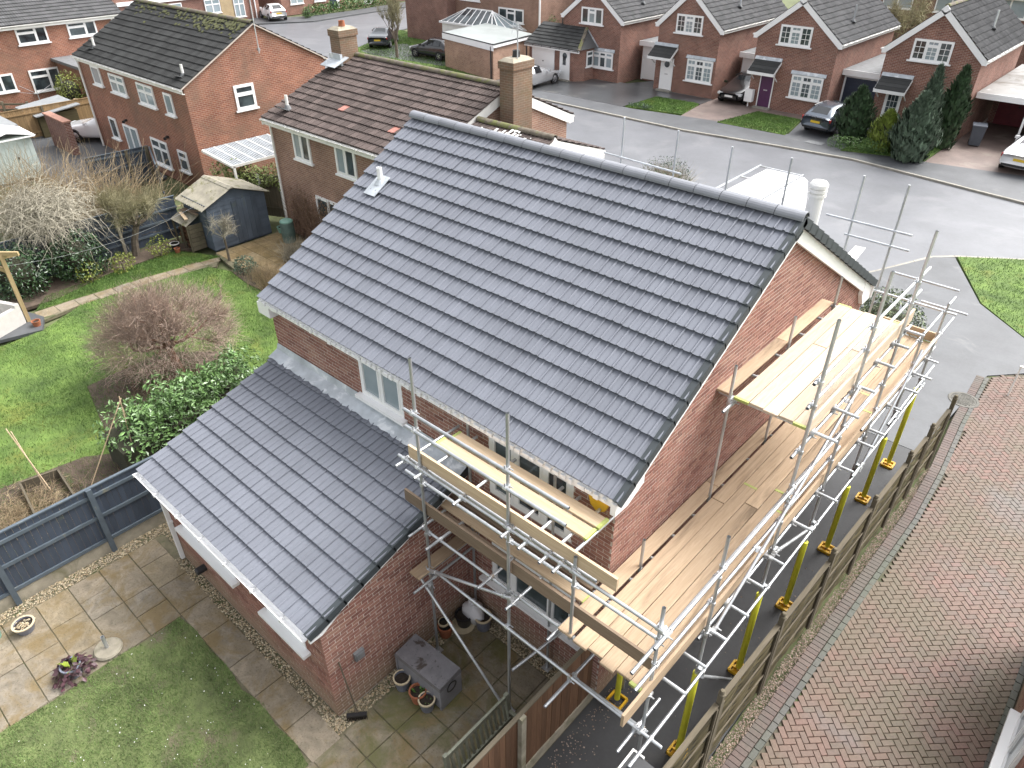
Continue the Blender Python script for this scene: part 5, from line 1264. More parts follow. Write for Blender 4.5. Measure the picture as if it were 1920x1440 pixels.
for x, wd_, zb, ht, li, gl in ((-36.9, .96, 3.28, .86, (1,), 'glass_pale'), (-34.95, 1.57, 3.2, .84, (1, 1), 'glass_pale'), (-32.07, 1.55, 3.14, .9, (1, 1), 'glass_pale'), (-29.54, .72, 3.08, .9, (1,), 'glass_pale')):
    window(n2, (x, 8.115, zb), (1, 0, 0), (0, -1, 0), wd_, ht, li, rec=-.02, fr=.06, glass=gl, fanlight=.36 if wd_ > 1 else None, sill_out=.14)
for x, wd_, zb, ht, li, fa in ((-36.57, .78, .75, 1.02, (1,), None), (-35.0, 1.5, .1, 1.6, (1, 1), None), (-32.15, 1.57, .4, 1.2, (1.2, 1), .33), (-29.58, .8, .6, .92, (1,), .35)):
    window(n2, (x, 8.115, zb), (1, 0, 0), (0, -1, 0), wd_, ht, li, rec=-.02, fr=.06, fanlight=fa, sill=zb > .3, glass='glass_pale' if zb < .3 else 'glass', sill_out=.14)
window(n2, (-27.56, 10.3, 3.12), (0, 1, 0), (1, 0, 0), .97, 1.03, (1,), rec=-.02, fr=.08, fanlight=.36, sill_out=.1)
dpm = MB(); dpm.tube((-38.2, 8.02, .0), (-38.2, 8.02, 4.2), .05, n=8); obj('downpipe', dpm, M['white_old'], n2)
for x in (-30.2, -34.4): sp = MB(); sp.box(x - .05, x + .05, 8.0, 8.12, 1.9, 2.0); sp.lathe((x, 7.98, 1.9), [(.06, -.09), (.07, 0), (0, 0)], 8, axis='y'); obj('wall_light', sp, M['black_plastic'], n2)
flue_pipe(r3, -28.3, 8.6, 4.75, .52); flue_pipe(r3, -37.3, 8.7, 4.8, .52)
am = MB(); am.tube((-27.35, 11.75, 5.3), (-27.35, 11.75, 7.9), .022, n=6); am.box(-27.42, -27.3, 11.7, 11.8, 5.4, 5.5); obj('aerial', am, M['galv'], n2)
cn = thing('patio_canopy', (-24.6, 8.6, 0), 'clear corrugated canopy roof on a white frame against the orange gable', 'canopy')
for i in range(6):
    y0, y1 = 7.45 + .5 * i, 7.45 + .5 * (i + 1)
    p = MB(); p.faces([(-25.7, y0 + .012, 2.42), (-23.45, y0 + .012, 2.25), (-23.45, y1 - .012, 2.25), (-25.7, y1 - .012, 2.42)], [(0, 1, 2, 3)])
    for q in range(1, 5): yy = y0 + .1 * q; p.beam((-25.7, yy, 2.43), (-23.45, yy, 2.26), .02, .02)
    obj('roof_sheet', p, mat('poly_sheet', (0.34, 0.36, 0.38), 0.35, 0.2, 3) if i == 0 else cn.children[0].data.materials[0], cn)
fm = MB()
for i in range(7): fm.beam((-25.7, 7.45 + .5 * i, 2.41), (-23.45, 7.45 + .5 * i, 2.24), .04, .05)
fm.beam((-23.45, 7.4, 2.2), (-23.45, 10.5, 2.2), .06, .1); fm.beam((-24.6, 7.4, 2.27), (-24.6, 10.5, 2.27), .05, .06); fm.beam((-25.72, 7.42, 2.36), (-23.43, 7.42, 2.2), .05, .09)
for y in (7.5, 10.4): fm.box(-23.5, -23.42, y - .04, y + .04, 0, 2.2)
obj('frame', fm, M['white_old'], cn)

# ------------------------------------------------------------------ house at the far left
n3 = thing('neighbour_house', (-53, 10, 0), 'far left red brick house with rows of white windows under a long eave', 'house')
w4, r4 = pitched(n3, 'y', 2.0, 15.75, (-58.6, 4.5), (-54.4, 6.6), (-50.2, 4.5), M['brick_orange'], M['tile_grey'], 0, coarse=True, oe=.3)
for y0, y1, z0, z1, fa in ((9.25, 10.98, 3.34, 4.25, .3), (12.2, 13.95, 3.40, 4.25, .3), (6.3, 8.05, 3.34, 4.25, .3), (6.4, 8.3, .9, 1.9, .3), (9.2, 10.95, .64, 1.9, .3)):
    window(n3, (-50.5, y0, z0), (0, 1, 0), (1, 0, 0), y1 - y0, z1 - z0, (1.7, 1), rec=-.02, fr=.07, fanlight=fa, fans=(0,), sill_out=.12)
dpm = MB(); dpm.tube((-50.4, 15.0, 0), (-50.4, 15.0, 4.3), .05, n=8); obj('downpipe', dpm, M['white_old'], n3)
gh = thing('lean_to_garage', (-47, 13, 0), 'low flat roofed garage between the far left house and the black roofed house', 'garage')
gw = MB(); gw.box(-50.4, -43.5, 10.9, 14.8, -.1, 2.25); obj('wall', gw, M['brick_orange'], gh); gr_ = MB(); gr_.box(-50.5, -43.3, 10.7, 15.0, 2.25, 2.42); obj('roof', gr_, M['lead_old'], gh)
gf = MB(); gf.box(-43.3, -43.26, 10.7, 15.0, 2.2, 2.43); obj('fascia', gf, M['white_old'], gh)

# ------------------------------------------------------------------ sheds, fences and things in the gardens to the left
def corrugated(name, parent, p00, p10, p11, p01, n, m, amp=.028):
    """sheet between four corners; ribs run from the 0 edge to the 1 edge"""
    mb = MB(); p00, p10, p11, p01 = map(Vector, (p00, p10, p11, p01)); up = Vector((0, 0, 1)); k = n * 4
    a = [p00.lerp(p10, i / k) + up * amp * math.sin(i * math.pi / 2) for i in range(k + 1)]; b = [p01.lerp(p11, i / k) + up * amp * math.sin(i * math.pi / 2) for i in range(k + 1)]
    mb.faces(a + b, [(i, i + 1, k + 2 + i, k + 1 + i) for i in range(k)])
    return obj(name, mb, m, parent)
sh = thing('garden_shed', (-22.3, 6.2, 0), 'slate blue garden shed with a mossy corrugated roof', 'shed')
sx0, sx1, sy0, sy1 = -23.2, -21.45, 5.05, 7.45
ze_, zr_ = 1.72, 2.15; yr_ = 6.15
for k in range(11):
    z0, z1 = .06 + k * .155, .06 + (k + 1) * .155 + .012
    y0 = sy0
    obj('wall_plank', MB().prism([(sx1, sy0, z0), (sx1 + .02, sy0, z0), (sx1 + .004, sy0, z1), (sx1 - .012, sy0, z1)], (0, sy1 - sy0, 0)), M['shed_blue'], sh)
    obj('wall_plank', MB().prism([(sx0, sy0, z0), (sx0, sy0 - .02, z0), (sx0, sy0 - .004, z1), (sx0, sy0 + .012, z1)], (sx1 - sx0, 0, 0)), M['shed_blue'], sh)
sw = MB(); sw.poly([(sx1 - .006, sy0, 0), (sx1 - .006, sy1, 0), (sx1 - .006, sy1, ze_), (sx1 - .006, yr_, zr_), (sx1 - .006, sy0, ze_)]); sw.poly([(sx0, sy0, 0), (sx0, sy1, 0), (sx0, sy1, ze_), (sx0, yr_, zr_), (sx0, sy0, ze_)])
sw.poly([(sx0, sy1, 0), (sx1, sy1, 0), (sx1, sy1, ze_), (sx0, sy1, ze_)]); sw.poly([(sx0, sy0 + .01, 0), (sx1, sy0 + .01, 0), (sx1, sy0 + .01, ze_), (sx0, sy0 + .01, ze_)]); obj('wall', sw, M['shed_blue'], sh)
for i in range(5): y = 6.05 + .2 * i; obj('door_board', MB().box(sx1 + .022, sx1 + .04, y + .003, y + .197, .08, 1.68), M['shed_blue'], sh)
corrugated('roof_sheet', sh, (sx0 - .12, sy0 - .22, ze_ - .06), (sx1 + .15, sy0 - .22, ze_ - .06), (sx1 + .15, yr_, zr_ + .06), (sx0 - .12, yr_, zr_ + .06), 13, M['corrug'])
corrugated('roof_sheet', sh, (sx0 - .12, sy1 + .2, ze_ - .06), (sx1 + .15, sy1 + .2, ze_ - .06), (sx1 + .15, yr_, zr_ + .06), (sx0 - .12, yr_, zr_ + .06), 13, M['corrug'])
rd = MB(); rd.prism([(sx0 - .12, yr_ - .12, zr_ + .035), (sx0 - .12, yr_, zr_ + .085), (sx0 - .12, yr_ + .12, zr_ + .035)], (sx1 - sx0 + .27, 0, 0)); obj('ridge', rd, M['corrug'], sh)
ls = thing('log_store', (-22.4, 4.7, 0), 'small lean-to log store with corrugated roof beside the blue shed', 'log store')
corrugated('roof_sheet', ls, (-23.2, 4.42, 1.02), (-22.0, 4.42, 1.02), (-22.0, 5.0, 1.3), (-23.2, 5.0, 1.3), 9, M['corrug'], .014)
for i in range(6): obj('side_plank', MB().box(-21.98, -21.95, 4.48, 5.0, .06 + .165 * i, .06 + .165 * i + .15), M['post_z'], ls)
for x in (-23.1, -22.55, -22.02): obj('post', MB().box(x - .03, x + .03, 4.43, 4.49, 0, 1.02), M['post_z'], ls)
lg = MB()
for _ in range(34): x, z = R.uniform(-23.0, -22.1), R.uniform(.08, .7); lg.lathe((x, 4.55, z), [(0, 0), (.06, 0), (.06, .4), (0, .4)], 7, axis='y')
tag(obj('logs', lg, M['fence_brown'], ls), kind='stuff')
for k, (a, b) in enumerate((((-23.0, 4.75, 1.34), (-21.85, 5.02, 1.5)), ((-22.9, 4.9, 1.38), (-21.8, 4.85, 1.42)), ((-22.8, 4.7, 1.30), (-22.1, 4.55, 1.24)))):
    tag(obj('plank', MB().beam(a, b, .12, .03), M['board_x'] if k == 2 else M['toe_brown']), ['long brown plank lying uppermost on the log store roof', 'second brown plank lying against the blue shed', 'short pale plank lying lowest on the log store roof'][k], 'plank', 'planks on the log store')
pot(-22.75, 4.15, .17, .26, 'black_plastic', 'white_old', 'black pot with a pale rim in front of the log store', group='pots in the neighbour garden')
pot(-22.4, 4.05, .11, .2, 'terracotta', 'terracotta', 'small terracotta pot at the foot of the log store', group='pots in the neighbour garden')
wb = thing('water_butt', (-20.2, 7.45, 0), 'green plastic water butt under the downpipe of the brown roofed house', 'water butt')
wm = MB(); wm.lathe((0, 0, 0), [(.21, 0), (.24, .05), (.26, .4), (.25, .78), (.23, .82)], 18); M['butt_green'] = mat('butt_green', (0.09, 0.14, 0.125), 0.5, 0.2, 5); obj('barrel', wm, M['butt_green'], wb, local=True)
wl = MB(); wl.lathe((0, 0, .8), [(.25, 0), (.25, .04), (.2, .08), (0, .10)], 18); obj('lid', wl, M['glazed_green'], wb, local=True)
pot(-21.2, 7.75, .16, .24, 'glazed_green', 'glazed_green', 'green glazed pot at the shed corner', group='pots in the neighbour garden')
board_fence('dark_fence', 'dark blue fence with white posts behind the apple tree', (-23.75, -1.6), (-23.75, 5.0), [2.0, 4.3], 1.62, M['anthracite'], M['anthracite_rail'], M['concrete'], gb=.05, rails=(.4, .8, 1.2), bw=.14)
board_fence('dark_fence', 'dark green panel fence by the white car and black roofed house', (-30.9, 4.6), (-30.7, 7.3), [1.7, 2.6], 1.62, M['anthracite'], M['anthracite_rail'], M['post_z'], gb=.05, bw=.15)
board_fence('dark_fence', 'short dark panel fence meeting the black roofed house wall', (-30.6, 7.3), (-27.9, 6.3), [.1, 2.6], 1.6, M['anthracite'], M['anthracite_rail'], M['post_z'], gb=.05, bw=.15, side=-1)
board_fence('hedge_fence', 'weathered board fence under the ivy hedge behind the blue shed', (-24.1, 7.9), (-21.0, 9.3), [1.0, 2.0], 1.75, M['post_z'], M['post_z'], M['white_old'], gb=.03, rails=(.4, 1.3))
board_fence('tan_fence', 'tan board fence behind the brick pier and white car', (-42.3, 4.3), (-42.3, 9.9), [.1, 2.6, 5.4], 1.55, M['tan_fence'], M['tan_fence'], M['post_z'], gb=.05, rails=(.3, 1.3), bw=.13)
board_fence('tan_fence', 'low grey panel fence with pale top rail beside the yellow shrub', (-45.2, 9.6), (-42.6, 10.6), [.05, 1.2, 2.6], 1.0, M['post_z'], M['board_x'], M['board_x'], gb=.03, rails=(.9,), bw=.14)
bpier = MB(); bpier.box(-40.2, -37.6, 6.3, 6.6, -.1, 1.6); bwl = thing('brick_wall', (-39, 6.4, 0), 'free standing red brick wall with coping beside the white car', 'wall'); obj('wall', bpier, M['brick_dark'], bwl)
cp = MB(); cp.box(-40.25, -37.55, 6.25, 6.65, 1.6, 1.67); obj('coping', cp, mat('coping', (0.36, 0.19, 0.14), .8, .2, 4), bwl)
ms = thing('metal_shed', (-36.4, 3.5, 0), 'pale green metal shed with white roof at the left edge', 'shed')
M['pale_green'] = mat('pale_green_metal', (0.42, 0.47, 0.45), .5, .08, 2, spot=((0.30, 0.33, 0.3), 2, .62))
mw_ = MB(); mw_.box(-37.4, -35.5, 2.2, 4.1, 0, 1.9); obj('wall', mw_, M['pale_green'], ms)
for i in range(9): y = 2.3 + .2 * i; obj('rib', MB().box(-35.5, -35.485, y, y + .05, .05, 1.88), M['pale_green'], ms)
mr = MB(); mr.prism([(-37.5, 2.0, 1.88), (-37.5, 3.15, 2.2), (-37.5, 4.3, 1.88), (-37.5, 3.15, 2.15)], (2.2, 0, 0)); mr.box(-35.32, -35.28, 2.05, 4.25, 1.84, 1.9); obj('roof', mr, M['white'], ms)
obj('handle', MB().box(-35.49, -35.45, 3.3, 3.36, .95, 1.05), M['black_plastic'], ms)
ns = thing('timber_shed', (-43.2, 7.4, 0), 'low timber shed with grey felt roof under the far left windows', 'shed')
nw = MB(); nw.box(-44.7, -42.0, 6.5, 8.5, 0, 1.15); obj('wall', nw, M['lap'], ns); nr2 = MB(); nr2.prism([(-44.9, 6.35, 1.12), (-44.9, 8.7, 1.38), (-44.9, 8.7, 1.43), (-44.9, 6.35, 1.17)], (3.1, 0, 0)); obj('roof', nr2, mat('grey_felt', (0.22, 0.23, 0.235), .8, .12, 3), ns)
ns2 = thing('timber_shed', (-40.8, 4.2, 0), 'grey roofed low shed cut by the left edge of the picture', 'shed')
nw = MB(); nw.box(-42.0, -39.7, 2.5, 4.6, 0, 1.4); obj('wall', nw, M['lap'], ns2); nr2 = MB(); nr2.box(-42.2, -39.5, 2.3, 4.8, 1.4, 1.5); obj('roof', nr2, bpy.data.materials['grey_felt'], ns2)
ad = thing('rotary_dryer', (-45.6, 7.9, 0), 'folded out rotary clothes dryer above the low timber shed', 'clothes dryer')
am = MB(); am.tube((-45.6, 7.9, 0), (-45.6, 7.9, 1.9), .022, n=6); obj('pole', am, M['galv'], ad); am = MB()
for q in range(4): a = q * math.pi / 2 + .4; am.tube((-45.6, 7.9, 1.5), (-45.6 + 1.2 * math.cos(a), 7.9 + 1.2 * math.sin(a), 1.85), .012, n=4)
obj('arm', am, M['galv'], ad)
gt = thing('field_gate', (-46.2, 6.2, 0), 'rough timber trellis gate at the left edge below the house', 'gate')
for z in (.25, .55, .85, 1.15): obj('bar', MB().beam((-47.2, 5.2, z), (-45.2, 7.1, z), .04, .1), M['post_z'], gt)
for p_ in ((-47.2, 5.2), (-46.2, 6.15), (-45.2, 7.1)): obj('upright', MB().box(p_[0] - .06, p_[0] + .06, p_[1] - .06, p_[1] + .06, 0, 1.3), M['post_z'], gt)
# lawn, path, deck and beds of the neighbour
lawn('lawn', [(-21.0, -9), (-9.6, -9), (-9.6, 2.2), (-8.5, 7.6), (-16.2, 7.6), (-16.35, 4.6), (-18.2, 4.4), (-19.4, 4.6), (-20.45, 4.2), (-20.7, 2.6), (-20.95, 0), (-20.1, -1.5), (-19.9, -3.5)], 0.0, 120000, .06, wd=.006, dens_fn=lambda q: np.clip(.35 + .8 * patchy(q, .7, 1.0), .1, 1))
lawn('lawn', [(-22.6, 4.1), (-20.95, 4.95), (-21.25, 2.6), (-21.5, 0), (-21.6, -1.2), (-22.4, -.6), (-22.5, 1.8)], 0.0, 16000, .055, wd=.007)
npath = slab('garden_path', [(-20.7, -1.7), (-21.55, -1.3), (-21.5, 0), (-21.25, 2.6), (-20.95, 4.95), (-20.3, 4.4), (-20.7, 2.6), (-20.95, 0)], -.012, M['joint'], .1)
yy = -1.3
while yy < 4.7:
    xc = -21.2 + .055 * (yy + 1) ; pave(xc - .28, xc + .28, yy, yy + .6, 'slab', npath); yy += .61
ntp = slab('garden_terrace', [(-20.95, 4.9), (-19.4, 4.7), (-17.6, 4.7), (-17.6, 8.1), (-22.0, 8.1), (-21.4, 7.6), (-21.4, 5.0)], -.012, M['joint'], .1)
M['slab_tan'] = slab_mat('terrace_slab', [(0.29, 0.215, 0.115), (0.25, 0.18, 0.09), (0.32, 0.255, 0.155)])
for i in range(8):
    for j in range(6):
        pave(-21.35 + .46 * i, -21.35 + .46 * (i + 1), 5.0 + .5 * j, 5.0 + .5 * (j + 1), 'slab_tan', ntp)
for nm, pts in (('flower_bed', [(-19.6, 4.55), (-18.2, 4.4), (-16.4, 4.5), (-16.2, 5.6), (-17.4, 5.6), (-19.3, 5.2)]), ('flower_bed', [(-23.7, -2), (-22.0, -1.6), (-21.9, -.5), (-22.5, 1.5), (-22.7, 3.9), (-22.2, 4.7), (-23.7, 5)]), ('flower_bed', [(-15.9, -1.9), (-13.2, -2.5), (-12.6, .4), (-13.4, 1.5), (-14.9, 1.4), (-16.1, .3)]), ('flower_bed', [(-13.4, -6.5), (-9.5, -6.5), (-9.5, -2.0), (-12.0, -2.0), (-12.9, -3.2)])):
    slab(nm, pts, .02, M['soil'], .1)
slab('decking', [(-23, -4), (-20.4, -2.9), (-20.05, -1.55), (-20.9, -1.2), (-22.2, -1.6), (-24, -2.6)], .035, M['asphalt_path'], .1)
slab('driveway', [(-45, 3), (-31, 4.5), (-31, 7.9), (-45, 9.5)], -.01, M['asphalt_path'], .1)
# pergola post with cross arms, and outdoor sofa
pg = thing('pergola', (-20.95, -1.62, 0), 'timber pergola post with bracket arms at the left edge of the lawn', 'pergola')
obj('post', MB().box(-21.0, -20.89, -1.68, -1.57, 0, 2.3), M['pergola'], pg)
for a, b in (((-21.5, -2.1, 2.32), (-20.55, -1.25, 2.32)), ((-21.1, -2.5, 2.22), (-20.85, -1.2, 2.22)), ((-20.95, -1.62, 1.75), (-21.3, -2.15, 2.2))): obj('beam', MB().beam(a, b, .07, .12), M['pergola'], pg)
sf = thing('outdoor_sofa', (-21.2, -2.2, 0), 'pale grey woven outdoor corner sofa on the deck at the left edge', 'sofa', rz=math.radians(25))
M['pale_weave'] = mat('pale_weave', (0.48, 0.46, 0.43), .8, .06, 8, bscale=60, bstr=.3)
obj('arm', MB().box(.35, .5, -.75, .15, .04, .62), M['pale_weave'], sf, local=True); obj('back', MB().box(-1.0, .5, .15, .3, .04, .72), M['pale_weave'], sf, local=True); obj('seat', MB().box(-1.0, .35, -.75, .15, .04, .36), M['pale_weave'], sf, local=True)
pot(-20.45, -1.55, .13, .2, 'terracotta', 'terracotta', 'terracotta pot at the foot of the pergola post', group='pots in the neighbour garden')
cw = MB(); q0, q1 = Vector((-21, -1.6, 1.9)), Vector((-22.0, 5.05, 1.7)); cw.path([q0.lerp(q1, i / 10) - Vector((0, 0, .35 * 4 * (i / 10) * (1 - i / 10))) for i in range(11)], [.006] * 11, 4); tag(obj('washing_line', cw, M['galv']), 'thin washing line strung from the pergola post to the shed', 'washing line')
# raised bed with canes by the fence
rbed = thing('raised_bed', (-12.1, -4.3, 0), 'timber edged raised bed with dead stems by the anthracite fence', 'raised bed')
for a, b in (((-12.7, -4.6, .13), (-12.55, -3.85, .13)), ((-12.55, -3.85, .13), (-11.3, -3.95, .13)), ((-11.3, -3.95, .13), (-11.4, -4.75, .13)), ((-11.4, -4.75, .13), (-12.7, -4.6, .13))): obj('edging_board', MB().beam(a, b, .04, .26), M['fence_grey_wood'], rbed)
for k, (a, b) in enumerate((((-12.1, -4.2, .1), (-13.4, -4.3, 1.25)), ((-12.2, -4.25, .1), (-13.3, -4.25, 1.2)), ((-11.6, -3.6, 0), (-11.6, -2.3, 1.9)), ((-11.2, -2.6, 0), (-11.7, -2.3, 1.9)), ((-11.9, -2.2, 0), (-11.6, -2.35, 1.85)))):
    tag(obj('cane', MB().tube(a, b, .012, n=5), M['board_x']), ['pale cane leaning left out of the raised bed', 'second cane leaning beside the raised bed', 'long cane leaning towards the laurel hedge', 'cane in the wigwam nearest the extension', 'cane in the wigwam nearest the lawn'][k], 'garden cane', 'canes by the laurel hedge')

# ------------------------------------------------------------------ cars
def car_paint(name, col, metal=.3, rough=.25):
    m, t, b = new_mat(name); b.inputs['Base Color'].default_value = L(*col); b.inputs['Roughness'].default_value = rough; b.inputs['Metallic'].default_value = metal; b.inputs['Coat Weight'].default_value = .8; b.inputs['Coat Roughness'].default_value = .08
    return m
M['paint_white'] = car_paint('paint_white', (.72, .72, .73), 0); M['paint_silver'] = car_paint('paint_silver', (.45, .46, .48), .6); M['paint_black'] = car_paint('paint_black', (.012, .012, .014), .2); M['paint_navy'] = car_paint('paint_dark_blue_grey', (.022, .028, .035), .3); M['paint_grey'] = car_paint('paint_slate', (.10, .12, .15), .5)
M['tyre'] = mat('tyre_rubber', (.015, .015, .016), .85, .2, 9); M['rim'] = mat('alloy_rim', (.5, .5, .52), .3, .05, 5, metal=.8)
M['lamp_red'] = mat('tail_lamp', (.35, .012, .014), .15, .1, 5, spec=.8); M['lamp_clear'] = mat('head_lamp', (.6, .62, .64), .1, .1, 5, spec=.8); M['plate_y'] = mat('plate_yellow', (.62, .42, .03), .5, .03, 5); M['plate_w'] = mat('plate_white', (.7, .7, .68), .5, .03, 5)
# stations: x from nose(+) to tail(-): (x, z_bottom, z_waist, half width, z_top, half width top)
BODY = {
 'hatch': dict(L=4.1, st=[(2.05, .32, .62, .62, .66, .52), (1.95, .2, .72, .80, .76, .66), (1.2, .18, .84, .87, .90, .76), (.72, .18, .90, .88, .98, .76), (.05, .18, .92, .88, 1.42, .60), (-.6, .18, .94, .88, 1.47, .60), (-1.35, .18, .97, .88, 1.42, .58), (-1.85, .2, 1.0, .86, 1.06, .70), (-2.05, .34, .86, .74, .92, .62)], gl=(3, 7), axles=(1.28, -1.26)),
 'saloon': dict(L=4.7, st=[(2.35, .32, .60, .64, .64, .54), (2.2, .2, .70, .84, .74, .70), (1.3, .17, .82, .90, .88, .78), (.75, .17, .88, .90, .95, .78), (.0, .17, .92, .90, 1.38, .60), (-.7, .17, .94, .90, 1.42, .60), (-1.45, .17, .97, .90, 1.10, .70), (-1.75, .18, 1.0, .90, 1.03, .76), (-2.3, .25, .96, .84, 1.0, .72), (-2.38, .38, .85, .78, .9, .66)], gl=(3, 6), axles=(1.42, -1.4)),
 'estate': dict(L=4.6, st=[(2.3, .32, .62, .64, .66, .54), (2.15, .2, .72, .84, .76, .70), (1.3, .18, .84, .89, .9, .78), (.8, .18, .90, .90, .98, .78), (.1, .18, .94, .90, 1.42, .62), (-.6, .18, .97, .90, 1.47, .62), (-1.6, .18, 1.0, .90, 1.43, .60), (-2.1, .2, 1.02, .88, 1.10, .70), (-2.3, .36, .88, .78, .95, .66)], gl=(3, 7), axles=(1.35, -1.35)),
}
def car(kind, loc, rz, label, paint, plate='plate_y', plates='rear'):
    B = BODY[kind]; st = B['st']; t = thing('parked_car', loc, label, 'car', rz=rz, group='cars parked on the drives')
    mb = MB(); n = len(st)
    def ring(s):
        x, zb, zw, hw, zt, ht = s; zm = zb + (zw - zb) * .45
        return [(x, -hw * .86, zb), (x, -hw, zb + .12), (x, -hw * 1.01, zm), (x, -hw * .97, zw), (x, -ht, zt - .03), (x, -ht * .8, zt), (x, ht * .8, zt), (x, ht, zt - .03), (x, hw * .97, zw), (x, hw * 1.01, zm), (x, hw, zb + .12), (x, hw * .86, zb)]
    rg = [ring(s) for s in st]; k = 12
    for r_ in rg: mb.v += r_
    for i in range(n - 1):
        for j in range(k - 1): mb.f.append((i * k + j, i * k + j + 1, (i + 1) * k + j + 1, (i + 1) * k + j)); mb.m.append(0)
        mb.f.append((i * k + k - 1, i * k, (i + 1) * k, (i + 1) * k + k - 1)); mb.m.append(0)
    mb.f.append(tuple(range(k))); mb.m.append(0); mb.f.append(tuple(range((n - 1) * k + k - 1, (n - 1) * k - 1, -1))); mb.m.append(0)
    me = mesh('body', mb, M[paint], True)
    bo = link(bpy.data.objects.new('body', me), t, True)
    md = bo.modifiers.new('s', 'SUBSURF'); md.levels = md.render_levels = 1
    g0, g1 = B['gl']
    def pane(name, pts, off):
        pts = [Vector(p) for p in pts]; c = sum(pts, Vector()) / len(pts); nn = (pts[1] - pts[0]).cross(pts[2] - pts[0]).normalized()
        if nn.dot(c - Vector((0, 0, .8))) < 0: nn = -nn
        q = [c + (p - c) * .84 + nn * off for p in pts]; m_ = MB(); m_.prism(q, nn * -.03); obj(name, m_, M['glass_dark'], t, local=True)
    for s in (-1, 1):
        idx = (3, 4) if s < 0 else (8, 7)
        for i in range(g0 + 1, g1 - 1):
            pane('side_window', [rg[i][idx[0]], rg[i + 1][idx[0]], rg[i + 1][idx[1]], rg[i][idx[1]]], .012)
    pane('windscreen', [rg[g0][5], rg[g0][6], rg[g0 + 1][6], rg[g0 + 1][5]], .0)
    pane('rear_window', [rg[g1 - 1][5], rg[g1 - 1][6], rg[g1][6], rg[g1][5]], .0)
    for ax in B['axles']:
        for s in (-1, 1):
            y = s * .80; ty = MB(); ty.lathe((ax, y, .32), [(.2, -.1), (.31, -.1), (.325, -.06), (.325, .06), (.31, .1), (.2, .1)], 20, axis='y'); w_ = obj('wheel', ty, M['tyre'], t, local=True)
            ri = MB(); ri.lathe((ax, y + s * .085, .32), [(.215, 0), (.2, s * .02), (.19, -s * .03)], 18, axis='y')
            for q in range(5):
                a = q * 2 * math.pi / 5; ri.beam((ax, y + s * .095, .32), (ax + .2 * math.cos(a), y + s * .095, .32 + .2 * math.sin(a)), .045, .02, up=(0, 1, 0))
            obj('rim', ri, M['rim'], w_, local=True)
            ac = MB(); ac.lathe((ax, s * .885, .32), [(.37, -s * .04), (.36, s * .012), (.33, s * .012), (.33, -s * .1)], 20, axis='y'); obj('arch', ac, M['black_plastic'], t, local=True)
    xr = st[-1][0]; xf = st[0][0]; zt = st[-1][2]
    for s in (-1, 1):
        obj('tail_lamp', MB().obox((xr + .10, s * .66, zt - .03), (.07, 0, 0), (0, .16, 0), (0, 0, .075)), M['lamp_red'], t, local=True)
        obj('head_lamp', MB().obox((xf - .13, s * .6, .62), (.12, 0, 0), (-.06 * s * 0, .17, 0), (0, 0, .065)), M['lamp_clear'], t, local=True)
        obj('mirror', MB().obox((st[g0][0] - .15, s * 1.0, 1.0), (.06, 0, 0), (0, .1, 0), (0, 0, .06)), M[paint], t, local=True)
    obj('rear_bumper', MB().obox((xr + .05, 0, .42), (.07, 0, 0), (0, .7, 0), (0, 0, .05)), M['black_plastic'], t, local=True)
    obj('grille', MB().obox((xf - .03, 0, .45), (.05, 0, 0), (0, .5, 0), (0, 0, .08)), M['black_plastic'], t, local=True)
    obj('number_plate', MB().obox((xr - .015, 0, zt - .16), (.01, 0, 0), (0, .26, 0), (0, 0, .055)), M['plate_y'], t, local=True)
    obj('number_plate', MB().obox((xf + .02, 0, .5), (.012, 0, 0), (0, .26, 0), (0, 0, .055)), M['plate_w'], t, local=True)
    return t
car('saloon', (-39.3, 8.9, 0), math.radians(218), 'white saloon parked between brick wall and the black roofed house', 'paint_white')
# ------------------------------------------------------------------ houses across the street
def door_canopy(t, x0, x1, y, zt, zf, out=.8, m='tile_black'):
    c = MB(); c.faces([(x0, y - out, zf), (x1, y - out, zf), (x1, y, zt), (x0, y, zt), (x0, y - out, zf - .05), (x1, y - out, zf - .05), (x1, y, zt - .05), (x0, y, zt - .05)], [(0, 1, 2, 3), (4, 7, 6, 5), (0, 4, 5, 1), (1, 5, 6, 2), (3, 7, 4, 0)])
    co = obj('door_canopy', c, M[m], t)
    n = 4
    for j in range(n):
        k = j / n; k2 = (j + 1) / n
        obj('tile', MB().obox(((x0 + x1) / 2, y - out * (1 - (k + k2) / 2), zf + (zt - zf) * (k + k2) / 2 + .02), ((x1 - x0) / 2, 0, 0), (0, out / n * .54, (zt - zf) / n * .46), (0, 0, .012)), M[m], co)
    f = MB(); f.box(x0 - .02, x1 + .02, y - out - .03, y - out, zf - .16, zf + .0); obj('fascia', f, M['white'], co)
    e = MB()
    for x in (x0, x1): e.beam((x, y - out, zf - .07), (x, y, zt - .07), .03, .14)
    obj('barge', e, M['white'], co)
    l = MB(); l.prism([(x0 - .02, y - .004, zt + .16), (x0 - .02, y - .12, zt - .01), (x0 - .02, y - .1, zt - .03), (x0 - .02, y - .004, zt - .02)], (x1 - x0 + .04, 0, 0)); obj('lead_flashing', l, M['lead'], co)
    for x in (x0 + .08, x1 - .08):
        obj('bracket', MB().beam((x, y - .02, zf - .55), (x, y - out * .8, zf - .1), .05, .05), M['white'] if m == 'tile_black' else M['black_plastic'], co)
